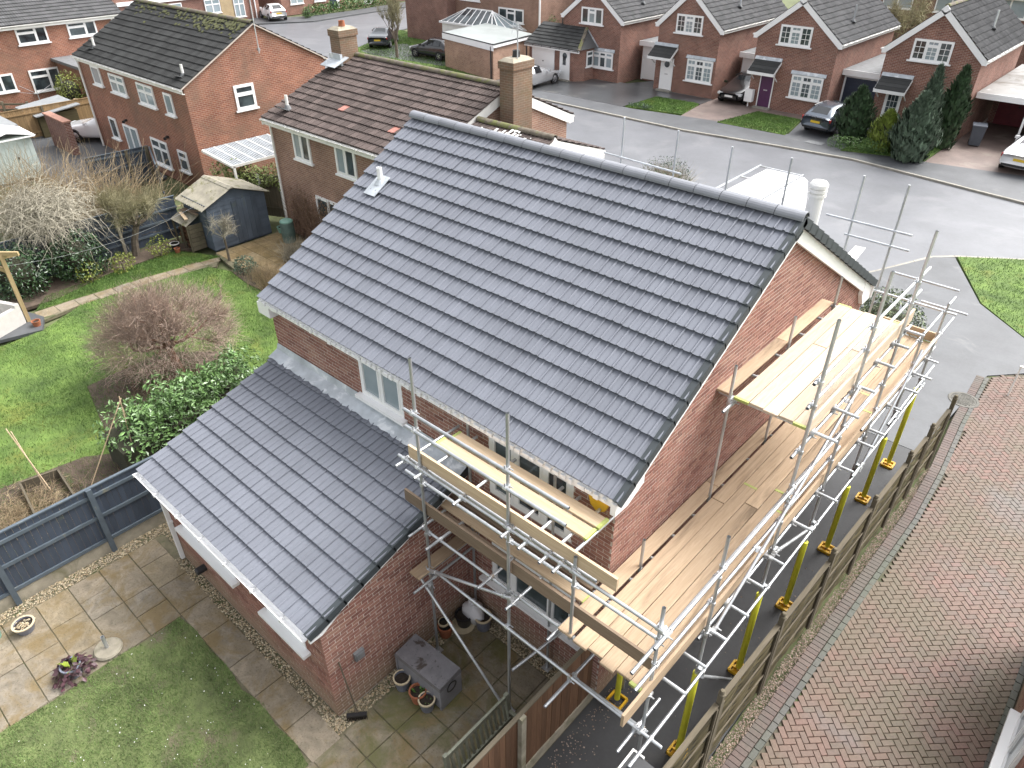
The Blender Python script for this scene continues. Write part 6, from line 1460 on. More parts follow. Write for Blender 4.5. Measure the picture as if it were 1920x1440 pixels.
def front_door(t, x0, x1, y, z0, z1, m, glazed=False):
    f = MB(); fr = .06
    f.box(x0 - fr, x0, y - .06, y, z0, z1 + fr); f.box(x1, x1 + fr, y - .06, y, z0, z1 + fr); f.box(x0, x1, y - .06, y, z1, z1 + fr); fo = obj('door_frame', f, M['white'], t)
    d = MB(); d.box(x0, x1, y - .045, y - .0, z0 + .03, z1); do = obj('door', d, m, fo)
    if glazed:
        g = MB(); w_ = (x1 - x0 - .16) / 3; h = (z1 - z0 - .3) / 5
        for i in range(3):
            for j in range(1, 5): obj('door_pane', MB().box(x0 + .08 + w_ * i + .012, x0 + .08 + w_ * (i + 1) - .012, y - .052, y - .047, z0 + .15 + h * j + .012, z0 + .15 + h * (j + 1) - .012), M['glass'], fo)
    else:
        obj('letter_plate', MB().box((x0 + x1) / 2 - .12, (x0 + x1) / 2 + .12, y - .055, y - .046, z0 + .95, z0 + 1.01), M['rim'], fo)
        obj('door_pane', MB().lathe(((x0 + x1) / 2, y - .05, z1 - .32), [(0, 0), (.2, 0), (.2, -.006), (0, -.006)], 12, axis='y'), M['glass'], fo) if m is M['white'] else None
    st = MB(); st.box(x0 - .15, x1 + .15, y - .35, y, -.05, z0 + .02); obj('step', st, M['kerb'], fo)
def street_house(label, a0, E0, RG, E1, w1, w2, door, canopy, door_m, glazed=False, len_=9.2, grid=(2, 3), flue=None, brick='brick_far', canopy_m='tile_black'):
    t = thing('street_house', ((E0[0] + E1[0]) / 2, a0 + 4, 0), label, 'house', group='gable fronted houses across the street')
    w_, r_ = pitched(t, 'y', a0, a0 + len_, E0, RG, E1, M[brick], M['tile_grey'], 0, coarse=True, oe=.24, ov=.1, tiles=(0, 1), bdeep=.14)
    y = a0 + .09
    for w in (w1, w2):
        if not w: continue
        x0, x1, z0, z1 = w
        window(t, (x0, y, z0), (1, 0, 0), (0, -1, 0), x1 - x0, z1 - z0, (1, 1, 1), rec=-.03, fr=.075, fanlight=.26 if w is w2 else .001 + .25, fans=(0, 1, 2) if w is w2 else (1,), grid=grid, sill_ext=.12, sill_out=.14, glass_of=['glass', 'glass_pale', 'glass'] if w is w1 else ['glass_pale', 'glass', 'glass_pale'])
        if w is w2: obj('lead_flashing', MB().prism([(x0 - .1, y - .005, z1 + .2), (x0 - .1, y - .1, z1 + .03), (x0 - .1, y - .08, z1 + .0), (x0 - .1, y - .005, z1)], (x1 - x0 + .2, 0, 0)), M['lead'], t)
    if door: front_door(t, door[0], door[1], y, .06, 1.96, door_m, glazed)
    if canopy: door_canopy(t, canopy[0], canopy[1], y, 2.72, 2.14, .82, canopy_m)
    if flue: flue_pipe(r_, flue[0], flue[1], E1[1] + (RG[1] - E1[1]) * (E1[0] - flue[0]) / (E1[0] - RG[0]), .95, .06, 'galv')
    return t, r_
M['door_purple'] = mat('door_purple', (.075, .022, .075), .4, .1, 4); M['door_navy'] = mat('garage_navy', (.02, .03, .055), .5, .1, 4); M['door_red'] = mat('garage_red', (.155, .022, .03), .55, .15, 3, rand=.08); M['bin_grey'] = mat('bin_grey', (.075, .085, .105), .5, .1, 4)
hD, rD = street_house('gable fronted brick house with purple door and dark canopy', 38.3, (-17.3, 4.12), (-14.7, 6.15), (-12.0, 4.05), (-15.72, -13.83, 3.64, 4.68), (-14.5, -12.62, .9, 2.16), (-16.36, -15.6), (-16.95, -15.3), M['door_purple'], flue=(-12.9, 41.6))
hC, rC = street_house('gable fronted brick house with white door between two white garage doors', 38.2, (-24.05, 4.08), (-21.7, 6.2), (-19.2, 4.05), (-22.55, -20.7, 3.58, 4.64), (-21.45, -19.62, .88, 2.18), (-23.3, -22.5), (-23.95, -22.25), M['white'], flue=(-20.2, 41.8), canopy_m='tile_black')
hE, rE = street_house('gable fronted brick house with glazed white door behind the tall conifers', 38.6, (-10.0, 4.12), (-7.44, 6.3), (-4.85, 4.08), (-8.5, -6.58, 3.64, 4.68), None, (-9.12, -8.4), (-9.65, -8.05), M['white'], True, flue=(-5.9, 42.6))
hB, rB = street_house('gable fronted brick house with tiled porch and garage at its left', 37.9, (-31.6, 3.95), (-29.0, 5.95), (-26.3, 3.9), (-29.85, -28.05, 3.46, 4.46), (-28.7, -27.0, .8, 1.85), None, None, None, grid=None, flue=(-27.2, 41.4))
# porch and garage in front of the left house
pw = MB(); pw.prism([(-33.1, 38.0, -.1), (-33.1, 36.3, -.1), (-29.1, 36.3, -.1), (-28.6, 36.9, -.1), (-28.6, 38.0, -.1)], (0, 0, 2.1)); obj('porch_wall', pw, M['brick_far'], hB)
pr = MB(); A, B_, C_, D_ = (-33.3, 36.0, 2.08), (-28.45, 36.0, 2.08), (-29.35, 38.0, 3.2), (-33.0, 38.0, 3.2); Eo = (-28.3, 38.0, 2.08)
pr.faces([A, B_, C_, D_, Eo], [(0, 1, 2, 3), (1, 4, 2)]); pro = obj('porch_roof', pr, M['tile_grey'], hB)
S = Vector((0, 2.0, 1.12)); l = S.length; S.normalize(); N = Vector((0, -S.z, S.y))
lay_tiles(pro, Vector(A) - N * .01, (1, 0, 0), S, N, 16, 7, 4.85 / 16, l / 7, M['tile_black'], 0, True, .026, .05, skip=lambda c, i, j: c.x > -28.45 - (c.z - 2.08) * .8)
hp_ = MB(); hp_.beam(B_, C_, .2, .1); obj('hip_ridge', hp_, M['tile_moss'], pro); lfh = MB(); lfh.beam(Eo, C_, .22, .06); obj('lead_flashing', lfh, M['lead'], pro)
pg_ = MB(); pg_.box(-33.3, -28.4, 35.96, 36.0, 1.9, 2.06); obj('fascia', pg_, M['white'], pro); gutter(pro, (-33.3, 35.93, 2.06), (-28.4, 35.93, 2.06), m='black_plastic')
def garage_door(t, x0, x1, y, z1, m, fr=None, ribs=True):
    if fr: f = MB(); f.box(x0 - .1, x0, y - .05, y, -.05, z1 + .1); f.box(x1, x1 + .1, y - .05, y, -.05, z1 + .1); f.box(x0, x1, y - .05, y, z1, z1 + .1); obj('door_frame', f, fr, t)
    d = MB(); d.box(x0, x1, y - .03, y, 0, z1); do = obj('garage_door', d, m, t)
    if ribs:
        for i in range(9): obj('door_rib', MB().box(x0 + .04, x1 - .04, y - .038, y - .03, .08 + (z1 - .12) * i / 9, .08 + (z1 - .12) * (i + .8) / 9), m, do)
    obj('handle', MB().box((x0 + x1) / 2 - .05, (x0 + x1) / 2 + .05, y - .06, y - .03, 1.0, 1.05), M['black_plastic'], do)
garage_door(hB, -32.7, -30.85, 36.29, 1.88, M['white'], M['white'])
front_door(hB, -30.2, -29.45, 36.29, .03, 1.9, M['white'])
obj('door_glass', MB().box(-29.98, -29.72, 36.22, 36.24, 1.0, 1.6), M['glass_dark'], hB)
window(hB, (-28.59, 37.75, .9), (0, -1, 0), (1, 0, 0), .7, 1.0, (1,), rec=-.03, fr=.06, fanlight=.3)
dk = MB(); dk.tube((-31.45, 37.93, 2.9), (-31.45, 37.93, 3.6), .04, n=6); dk.tube((-33.2, 36.1, 0), (-33.2, 36.1, 2.0), .05, n=6); obj('downpipe', dk, M['black_plastic'], hB)
def flat_garage(label, x0, x1, y, depth_, zt, door_m, dx, brick='brick_far', fr='white', roofm='lead_old', fascia='white'):
    t = thing('garage', ((x0 + x1) / 2, y + 2, 0), label, 'garage', group='flat roofed garages across the street')
    w = MB(); w.box(x0, x1, y, y + depth_, -.1, zt - .15); obj('wall', w, M[brick], t)
    r_ = MB(); r_.box(x0 - .05, x1 + .05, y - .3, y + depth_, zt - .02, zt + .06); obj('roof', r_, M[roofm], t)
    f = MB(); f.box(x0 - .05, x1 + .05, y - .34, y - .30, zt - .24, zt + .07); obj('fascia', f, M[fascia], t)
    garage_door(t, dx[0], dx[1], y - .0, zt - .38, door_m, M[fr])
    return t
flat_garage('white garage door between the porch house and the white door house', -26.3, -23.85, 40.4, 4, 2.4, M['white'], (-26.1, -24.0))
flat_garage('white garage door tucked behind the black hatchback', -19.2, -17.05, 41.2, 4, 2.4, M['white'], (-19.0, -17.2))
flat_garage('navy garage door under a flat roof left of the tall conifers', -12.3, -9.95, 40.3, 6, 2.42, M['door_navy'], (-12.05, -10.2))
cpn = thing('carport', (-1, 42, 0), 'flat roofed carport with puddled roof and white fascia over a red garage door', 'carport')
M['roof_wet'] = mat('flat_roof_wet', (.20, .195, .185), .5, .2, .8, spot=[((.10, .085, .07), .5, .52, .06), ((.55, .56, .57), .45, .62, .02)])
c_ = MB(); c_.box(-5.0, 6, 39.5, 49, 2.28, 2.38); obj('roof', c_, M['roof_wet'], cpn); c_ = MB(); c_.box(-5.0, 6, 39.46, 39.5, 2.1, 2.39); obj('fascia', c_, M['white'], cpn)
c_ = MB(); c_.box(-4.9, -2.2, 44, 44.2, -.1, 2.28); c_.box(-2.3, -2.1, 44, 49, -.1, 2.3); obj('wall', c_, M['brick_far'], cpn); garage_door(cpn, -4.6, -2.5, 43.99, 2.0, M['door_red'], None, True)
for y in (39.7, 42.5): obj('post', MB().box(-2.6, -2.5, y, y + .1, 0, 2.28), M['white'], cpn)
hX = thing('street_house', (1, 44, 0), 'edge of brick house with white frame at the right margin behind the white car', 'house'); x_ = MB(); x_.box(-2.0, 6, 41.0, 49, -.1, 2.2); obj('wall', x_, M['brick_far'], hX); window(hX, (-1.9, 40.98, .5), (1, 0, 0), (0, -1, 0), 1.6, 1.3, (1, 1), rec=-.02)
wbn = thing('wheelie_bin', (-4.2, 38.6, 0), 'dark grey wheelie bin against the brick corner by the carport', 'wheelie bin', rz=.25)
b_ = MB(); b_.faces([(-.25, -.3, .06), (.25, -.3, .06), (.25, .3, .06), (-.25, .3, .06), (-.31, -.38, 1.0), (.31, -.38, 1.0), (.31, .36, 1.0), (-.31, .36, 1.0)], [(0, 3, 2, 1), (4, 5, 6, 7), (0, 1, 5, 4), (1, 2, 6, 5), (2, 3, 7, 6), (3, 0, 4, 7)]); obj('bin_body', b_, M['bin_grey'], wbn, local=True)
b_ = MB(); b_.box(-.33, .33, -.42, .38, 1.0, 1.07); obj('lid', b_, M['bin_grey'], wbn, local=True)
for s in (-1, 1): obj('wheel', MB().lathe((s * .24, .32, .11), [(0, -.03), (.11, -.03), (.11, .03), (0, .03)], 10, axis='x'), M['tyre'], wbn, local=True)
mbx = thing('meter_box', (-16.75, 38.1, 0), 'white meter cabinet on legs beside the purple door', 'meter box'); obj('cabinet', MB().box(-17.1, -16.6, 38.0, 38.3, .3, 1.0), M['white'], mbx); obj('leg', MB().box(-16.88, -16.83, 38.12, 38.17, 0, .3), M['white'], mbx)

# buff brick flat roofed garage
fg = thing('garage', (-36.6, 35.8, 0), 'buff brick flat roofed double garage with deep white fascia', 'garage')
fp = [(-39.4, 33.95), (-33.35, 32.8), (-33.9, 37.6), (-39.9, 39.0)]
g_ = MB(); g_.prism([(x, y, -.1) for x, y in fp], (0, 0, 2.35)); obj('wall', g_, M['brick_buff'], fg)
def grow(p, k): cx_ = sum(q[0] for q in p) / len(p); cy_ = sum(q[1] for q in p) / len(p); return [(cx_ + (x - cx_) * k, cy_ + (y - cy_) * k) for x, y in p]
M['felt_pale'] = mat('felt_pale_wet', (.29, .315, .31), .4, .12, .7, spot=((.36, .385, .38), .5, .55, .15))
g_ = MB(); g_.prism([(x, y, 2.26) for x, y in grow(fp, 1.035)], (0, 0, .1)); obj('roof', g_, M['felt_pale'], fg)
q = grow(fp, 1.04); f_ = MB(); f_.beam((q[0][0], q[0][1] - .01, 2.13), (q[1][0], q[1][1] - .01, 2.13), .04, .38); obj('fascia', f_, M['white'], fg)
f_ = MB(); f_.beam((q[1][0] + .01, q[1][1], 2.2), (q[2][0] + .01, q[2][1], 2.2), .04, .15); obj('side_fascia', f_, M['white'], fg); f_ = MB(); f_.beam((q[0][0], q[0][1], 2.36), (q[1][0], q[1][1], 2.36), .05, .06); f_.beam((q[1][0], q[1][1], 2.36), (q[2][0], q[2][1], 2.36), .05, .06); obj('edge_trim', f_, M['black_plastic'], fg)
f_ = MB(); f_.tube((-33.5, 32.72, 0), (-33.5, 32.72, 2.2), .05, n=6); obj('downpipe', f_, M['black_plastic'], fg)
# conservatory behind it
cs = thing('conservatory', (-42, 39.9, 0), 'white framed conservatory roof with glass panels behind the buff garage', 'conservatory')
cw_ = MB(); cw_.box(-45.0, -38.7, 39.0, 41.4, 0, 1.95); obj('wall', cw_, M['white_old'], cs)
R0, R1 = Vector((-43.4, 40.4, 3.0)), Vector((-40.6, 40.4, 3.0)); E = [Vector((-45.2, 38.9, 2.0)), Vector((-38.5, 38.9, 2.0)), Vector((-38.5, 41.5, 2.0)), Vector((-45.2, 41.5, 2.0))]
gl = MB(); gl.poly([E[0], E[1], R1, R0]); obj('roof_glass', gl, M['glass'], cs); gl = MB(); gl.poly([E[1], E[2], R1]); obj('roof_glass', gl, M['glass_pale'], cs); gl = MB(); gl.poly([E[3], E[0], R0]); obj('roof_glass', gl, M['glass'], cs)
for i in range(10):
    a = E[0].lerp(E[1], i / 9); b = R0.lerp(R1, min(1, max(0, (i - 2) / 5))); obj('glazing_bar', MB().beam(a, b, .07, .05), M['white'], cs)
for i in range(1, 4): obj('glazing_bar', MB().beam(E[1].lerp(E[2], i / 3), R1, .07, .05), M['white'], cs)
obj('ridge_bar', MB().beam(R0, R1, .12, .1), M['white'], cs); obj('eaves_beam', MB().beam(E[0], E[1], .12, .14), M['white'], cs)
hF = thing('street_house', (-43, 45, 0), 'tall plain brick house wall behind the conservatory', 'house')
f_ = MB(); f_.box(-45.9, -36.5, 41.5, 50, -.1, 6.2); obj('wall', f_, M['brick_brown'], hF); f_ = MB(); f_.box(-51.2, -45.9, 40.5, 50, -.1, 6.2); obj('side_wall', f_, M['brick_dark'], hF)
window(hF, (-40.9, 41.48, 2.2), (1, 0, 0), (0, -1, 0), 2.7, 1.0, (1, 1, 1), rec=-.02, fr=.08, fanlight=.3, fans=(1,)); window(hF, (-45.2, 41.48, 3.4), (1, 0, 0), (0, -1, 0), 2.2, 1.0, (1, 1), rec=-.02, fr=.08)
f_ = MB(); f_.box(-36.62, -36.5, 41.4, 41.5, 0, 6); obj('downpipe', f_, M['white'], hF)
hG = thing('street_house', (-34, 48, 0), 'brick wall of a house glimpsed behind the porch house', 'house'); f_ = MB(); f_.box(-38.2, -31.6, 46.5, 52, -.1, 6.2); obj('wall', f_, M['brick_dark'], hG)
f_ = MB(); f_.prism([(-33.6, 43.6, 3.9), (-31.7, 43.6, 4.7), (-31.7, 43.6, 4.8), (-33.6, 43.6, 4.0)], (0, 3.5, 0)); obj('roof', f_, M['tile_black'], hG)
# houses along the side road, far away
hH = thing('street_house', (-76, 52, 0), 'far row of red brick houses with white windows along the side road', 'house')
f_ = MB(); f_.box(-80, -71, 40.5, 80, -.1, 5.2); obj('wall', f_, M['brick_far'], hH)
for y0, y1, z0, z1 in ((41.6, 43.2, .9, 2.0), (44.6, 46.0, .9, 2.0), (48.6, 50.0, .9, 2.0), (53, 54.6, .9, 2.0), (57, 58.6, .9, 2.0)): window(hH, (-70.98, y0, z0), (0, 1, 0), (1, 0, 0), y1 - y0, z1 - z0, (1, 1), rec=-.02, glass='glass_pale')
for y0, m_ in ((46.6, M['door_navy']), (51.2, M['white'])):
    obj('door', MB().box(-71, -70.95, y0, y0 + .85, .05, 2.0), m_, hH); obj('door_frame', MB().box(-71, -70.93, y0 + .85, y0 + 1.2, .05, 2.1), M['white'], hH)
f_ = MB(); f_.box(-70.99, -70.97, 48.6, 50.0, .05, .8); f_.box(-70.99, -70.97, 53, 57, .05, .8); obj('panel', f_, M['brick_cream'], hH)
hI = thing('street_house', (-75, 34, 0), 'far house with cream brick panel and white windows above the mossy ridge', 'house')
f_ = MB(); f_.box(-78, -71.5, 20, 38.2, -.1, 5.2); obj('wall', f_, M['brick_far'], hI); f_ = MB(); f_.box(-71.5, -71.44, 34.0, 35.3, -.1, 2.6); obj('cream_panel', f_, M['brick_cream'], hI)
for y0, y1, z0, z1 in ((32.3, 33.9, .9, 2.1), (35.35, 36.5, .3, 2.1), (28, 30, .9, 2.1)): window(hI, (-71.44, y0, z0), (0, 1, 0), (1, 0, 0), y1 - y0, z1 - z0, (1, 1), rec=-.02, fanlight=.35, glass='glass_pale')
f_ = MB(); f_.box(-71.5, -71.3, 24, 34, 2.3, 2.6); obj('fascia', f_, M['white'], hI)
for y in (37.2, 37.7): obj('downpipe', MB().tube((-71.4, y, 0), (-71.4, y, 5), .06, n=6), M['white'], hI)
hK = thing('street_house', (-12, 64, 0), 'far brick house with white windows behind the street gables', 'house')
f_ = MB(); f_.box(-24, 4, 60, 68, -.1, 4.9); obj('wall', f_, M['brick_dark'], hK)
for x in (-21, -17.4, -13.6, -9.8, -5): window(hK, (x, 59.98, 3.4), (1, 0, 0), (0, -1, 0), 2.2, 1.2, (1, 1), rec=-.02, glass='glass_pale')
f_ = MB(); f_.prism([(-24.3, 59.6, 4.8), (-24.3, 64, 6.9), (-24.3, 68.4, 4.8)], (28.6, 0, 0)); obj('roof', f_, M['tile_grey'], hK); f_ = MB(); f_.box(-24.3, 4.3, 59.56, 59.6, 4.6, 4.85); obj('fascia', f_, M['white'], hK)
# cars across the street
car('saloon', (-49.9, 36.7, .02), math.radians(128), 'dark saloon seen from behind on the grass edged parking bay', 'paint_navy')
car('hatch', (-42.55, 35.75, .02), math.radians(184), 'black hatchback side on beside the buff brick garage', 'paint_black')
car('saloon', (-30.45, 33.55, 0), math.radians(93), 'silver coupe behind the chimney in front of the white garage door', 'paint_silver')
car('hatch', (-18.05, 39.75, 0), math.radians(-88), 'black hatchback facing the street beside the purple door house', 'paint_black')
car('estate', (-11.0, 37.0, 0), math.radians(84), 'slate grey estate car seen from behind on the short drive', 'paint_grey')
car('saloon', (-1.3, 37.0, 0), math.radians(87), 'white saloon with dark roof at the right edge of the picture', 'paint_white')
car('hatch', (-69.6, 38.5, .02), math.radians(165), 'small white hatchback far away at the top left', 'paint_white')
# white van parked in front of the house, seen over the ridge
vn = thing('van', (-6.85, 18.3, 0), 'white van roof with side rails showing above the ridge at the street', 'van')
v_ = MB(); xs_ = [(-1.0, .35), (-1.0, 1.0), (-.96, 1.6), (-.86, 2.2), (-.7, 2.3), (.7, 2.3), (.86, 2.2), (.96, 1.6), (1.0, 1.0), (1.0, .35)]
v_.prism([(-6.86 + x * 1.06, 15.6, z) for x, z in xs_], (0, 5.3, 0)); v_.prism([(-6.86 + x * 1.04, 14.6, z * .55 + .16) for x, z in xs_], (0, 1.0, 0)); obj('body', v_, M['paint_white'], vn)
rl = MB()
for x in (-7.85, -6.15): rl.beam((x, 15.8, 2.40), (x, 20.85, 2.40), .05, .05)
for y in (15.9, 17.5, 19.2, 20.8): rl.beam((-7.85, y, 2.38), (-6.15, y, 2.38), .04, .04)
obj('roof_rack', rl, M['galv'], vn)
for y in (16.4, 19.8):
    for x in (-7.75, -5.98): obj('wheel', MB().lathe((x, y, .33), [(0, -.11), (.33, -.11), (.33, .11), (0, .11)], 16, axis='x'), M['tyre'], vn)
wnd = MB(); wnd.box(-7.7, -6.0, 15.58, 15.62, 1.35, 2.0); obj('windscreen', wnd, M['glass_dark'], vn)
# ------------------------------------------------------------------ vegetation
M['bark_red'] = mat('bark_reddish', (.20, .10, .065), .85, .3, 8, bscale=40); M['bark_grey'] = mat('bark_grey', (.13, .105, .08), .9, .3, 8, bscale=40)
M['twig_pink'] = mat('twig_pinkish', (.31, .235, .19), .9, .3, 3, rand=.35); M['twig_pale'] = mat('twig_pale_grey', (.30, .275, .215), .9, .25, 3, rand=.35); M['twig_olive'] = mat('twig_olive', (.235, .215, .125), .9, .3, 2, rand=.35); M['stem_tan'] = mat('stem_tan', (.34, .265, .165), .9, .25, 3, rand=.35); M['stem_brown'] = mat('stem_brown', (.17, .105, .07), .9, .3, 4, rand=.4)
M['laurel'] = mat('laurel_leaf', (.085, .165, .045), .32, .3, 3, col2=(.14, .24, .08), rand=.35, spec=.7); M['ever_dark'] = mat('evergreen_dark', (.025, .06, .018), .35, .35, 3, rand=.5, spec=.7); M['lime'] = mat('lime_leaf', (.17, .20, .035), .5, .35, 2, rand=.35)
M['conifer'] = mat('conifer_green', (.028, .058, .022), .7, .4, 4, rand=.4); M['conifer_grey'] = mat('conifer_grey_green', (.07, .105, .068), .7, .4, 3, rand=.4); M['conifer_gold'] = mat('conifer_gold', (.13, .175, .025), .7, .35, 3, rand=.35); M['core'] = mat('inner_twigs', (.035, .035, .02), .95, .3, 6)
M['ivy'] = mat('ivy_leaf', (.17, .21, .06), .5, .35, 2, rand=.35, spot=((.28, .20, .09), 1.6, .6, .1)); M['variegated'] = mat('variegated_leaf', (.055, .085, .035), .45, .4, 5, rand=.5, spot=((.32, .34, .19), 9, .56, .05))
def twig_np(name, P0, D, length, rad, n_seg, bend, m, parent, kind='stuff', curl=.25):
    """many thin curved stems: starts P0 (n,3), directions D (n,3); bend = acceleration added along the stem"""
    n = len(P0); P = np.array(P0, float); D = np.array(D, float); D /= np.linalg.norm(D, axis=1)[:, None] + 1e-9
    ln = np.asarray(length) * np.ones(n); rd = np.asarray(rad) * np.ones(n); rows = [P.copy()]; rr = [rd]
    for k in range(n_seg):
        D = D + np.array(bend) / n_seg + NR.normal(0, curl, (n, 3)) / math.sqrt(n_seg); D /= np.linalg.norm(D, axis=1)[:, None]
        P = P + D * (ln / n_seg)[:, None]; rows.append(P.copy()); rr.append(rd * (1 - .75 * (k + 1) / n_seg))
    pts = np.stack(rows, 1); rr = np.stack(rr, 1)
    T = np.gradient(pts, axis=1); T /= np.linalg.norm(T, axis=2)[..., None] + 1e-9
    A = np.cross(T, np.array([.31, .47, .83])); A /= np.linalg.norm(A, axis=2)[..., None] + 1e-9; B = np.cross(T, A)
    V = np.stack([pts + (A * math.cos(a) + B * math.sin(a)) * rr[..., None] for a in (0, 2.094, 4.189)], 2).reshape(-1, 3)
    s = n_seg + 1; f = []
    for k in range(n_seg):
        for j in range(3): f.append((k * 3 + j, k * 3 + (j + 1) % 3, (k + 1) * 3 + (j + 1) % 3, (k + 1) * 3 + j))
    F = (np.array(f)[None] + (np.arange(n) * s * 3)[:, None, None]).reshape(-1, 4)
    o = tag(link(bpy.data.objects.new(name, np_mesh(name, V, F, m)), parent), kind=kind)
    return pts, o
def leaves(name, C, Nn, size, m, parent, asp=.45, jit=.7, kind='stuff'):
    """diamond leaves at C (n,3) facing roughly along Nn"""
    n = len(C); Nn = np.array(Nn, float) + NR.normal(0, jit, (n, 3)); Nn /= np.linalg.norm(Nn, axis=1)[:, None] + 1e-9
    U = np.cross(Nn, NR.normal(0, 1, (n, 3))); U /= np.linalg.norm(U, axis=1)[:, None] + 1e-9; W = np.cross(Nn, U)
    s = (np.asarray(size) * NR.uniform(.55, 1.35, n))[:, None]
    V = np.stack([C - U * s * .5, C + W * s * asp * .5 + Nn * s * .06, C + U * s * .5 - Nn * s * .1, C - W * s * asp * .5 + Nn * s * .06], 1).reshape(-1, 3)
    F = np.arange(4 * n).reshape(-1, 4)
    return tag(link(bpy.data.objects.new(name, np_mesh(name, V, F, m)), parent), kind=kind)
def blob_points(n, c, r, clump=14, shell=.62, flat=0.0, lump=.28):
    """points and outward normals through a lumpy ellipsoid volume"""
    d = NR.normal(0, 1, (n, 3)); d /= np.linalg.norm(d, axis=1)[:, None]
    cl = NR.normal(0, 1, (clump, 3)); cl /= np.linalg.norm(cl, axis=1)[:, None]
    k = 1 + lump * (np.max(d @ cl.T, axis=1) - .72) * 2.2
    q = d * (shell + (1 - shell) * NR.uniform(0, 1, n) ** .6)[:, None] * k[:, None]
    return np.array(c) + q * np.array(r), d
def bush(name, label, cat, loc, r, n, size, m, asp=.45, group=None, core=True, clump=14, lump=.3, shell=.6, h=None, jit=.7, trunk=True):
    t = thing(name, (loc[0], loc[1], 0), label, cat, group=group)
    c = (loc[0], loc[1], h if h is not None else r[2] * .95)
    P, d = blob_points(n, c, r, clump, shell, lump=lump); keep = P[:, 2] > .02
    leaves('foliage', P[keep], d[keep] + [0, 0, .35], size, m, t, asp, jit)
    if core:
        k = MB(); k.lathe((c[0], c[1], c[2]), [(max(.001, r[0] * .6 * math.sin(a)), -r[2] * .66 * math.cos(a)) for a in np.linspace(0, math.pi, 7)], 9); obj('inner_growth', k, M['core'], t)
    if trunk: obj('trunk', MB().tube((c[0], c[1], 0), (c[0], c[1], c[2]), .06, .03, 6), M['bark_grey'], t)
    return t
def grow_limbs(start, dirs, lens, rads, levels, spread, up, m, parent, name='branch', split=(3, 3), segs=5, curl=.3):
    """branch skeleton: returns tip points and directions of the last level; each limb of the first level is its own part"""
    tips = []; P0 = [start] * len(dirs) if not isinstance(start, list) else start
    front = [(Vector(p), Vector(d).normalized(), l, r_) for p, d, l, r_ in zip(P0, dirs, lens, rads)]
    for li, (p, d, l, r_) in enumerate(front):
        mb = MB(); stack = [(p, d, l, r_, 0)]
        while stack:
            p, d, l, r_, lev = stack.pop()
            pts = [p]; rs = [r_]; q = d.copy()
            for k in range(segs):
                q = (q + Vector((R.gauss(0, curl), R.gauss(0, curl), R.gauss(0, curl) + up)) / segs * 1.6).normalized(); pts.append(pts[-1] + q * l / segs); rs.append(r_ * (1 - .5 * (k + 1) / segs))
            mb.path(pts, rs, 6 if lev == 0 else 4)
            if lev < levels - 1:
                for s in range(split[min(lev, len(split) - 1)]):
                    k = R.randint(2, segs); dd = (q + Vector((R.gauss(0, spread), R.gauss(0, spread), R.gauss(0, spread * .7) + .15))).normalized(); stack.append((pts[k], dd, l * R.uniform(.55, .85), rs[k] * .72, lev + 1))
            else:
                for k in range(1, segs + 1): tips.append((pts[k], q.copy()))
        obj(name, mb, m, parent)
    return tips
# the big bare tree in the neighbour's lawn bed
bt = thing('bare_tree', (-14.4, .1, 0), 'wide bare tree with reddish limbs and a haze of pinkish twigs in the lawn bed', 'tree')
obj('trunk', MB().path([(-14.4, .1, 0), (-14.38, .05, .45), (-14.45, .0, .85), (-14.5, 0, 1.1)], [.13, .11, .10, .10], 8), M['bark_red'], bt)
ds = [(math.cos(a), math.sin(a), z) for a, z in ((.3, .35), (1.2, .5), (2.1, .4), (3.0, .3), (3.9, .4), (4.7, .3), (5.5, .4), (1.7, 1.4), (4.3, 1.5), (0.1, 1.2))]
tips = grow_limbs(Vector((-14.47, .0, 1.0)), ds, [1.05] * 7 + [.85] * 3, [.062] * 10, 3, .75, .32, M['bark_red'], bt, split=(4, 4), curl=.55)
tp = np.array([tuple(p) for p, d in tips]); td = np.array([tuple(d) for p, d in tips])
k = NR.integers(0, len(tp), 7000); twig_np('twigs', tp[k], td[k] * .6 + NR.normal(0, .65, (len(k), 3)) + [0, 0, .25], NR.uniform(.18, .5, len(k)), .0045, 3, (0, 0, .25), M['twig_pink'], bt)
dd = NR.normal(0, 1, (6500, 3)); dd[:, 2] = np.abs(dd[:, 2]) * .9 - .18; dd /= np.linalg.norm(dd, axis=1)[:, None]; qq = NR.uniform(.55, 1, (6500, 1)) ** .7
tw_p = np.array([-14.45, .0, 1.25]) + dd * qq * [1.95, 1.75, 1.45]; twig_np('twigs', tw_p, dd * .8 + NR.normal(0, .6, (6500, 3)) + [0, 0, .2], NR.uniform(.2, .55, 6500), .0045, 3, (0, 0, .15), M['twig_pink'], bt)
leaves('buds', tw_p[:4200] + NR.normal(0, .1, (4200, 3)), NR.normal(0, 1, (4200, 3)), .032, mat('bud_pale', (.40, .31, .23), .8, .3, 3, rand=.35), bt)
k = NR.integers(0, len(tp), 3000); leaves('buds', tp[k] + NR.normal(0, .16, (len(k), 3)) + [0, 0, .12], NR.normal(0, 1, (len(k), 3)), .035, mat('bud_tan', (.36, .27, .19), .8, .3, 3, rand=.35), bt)
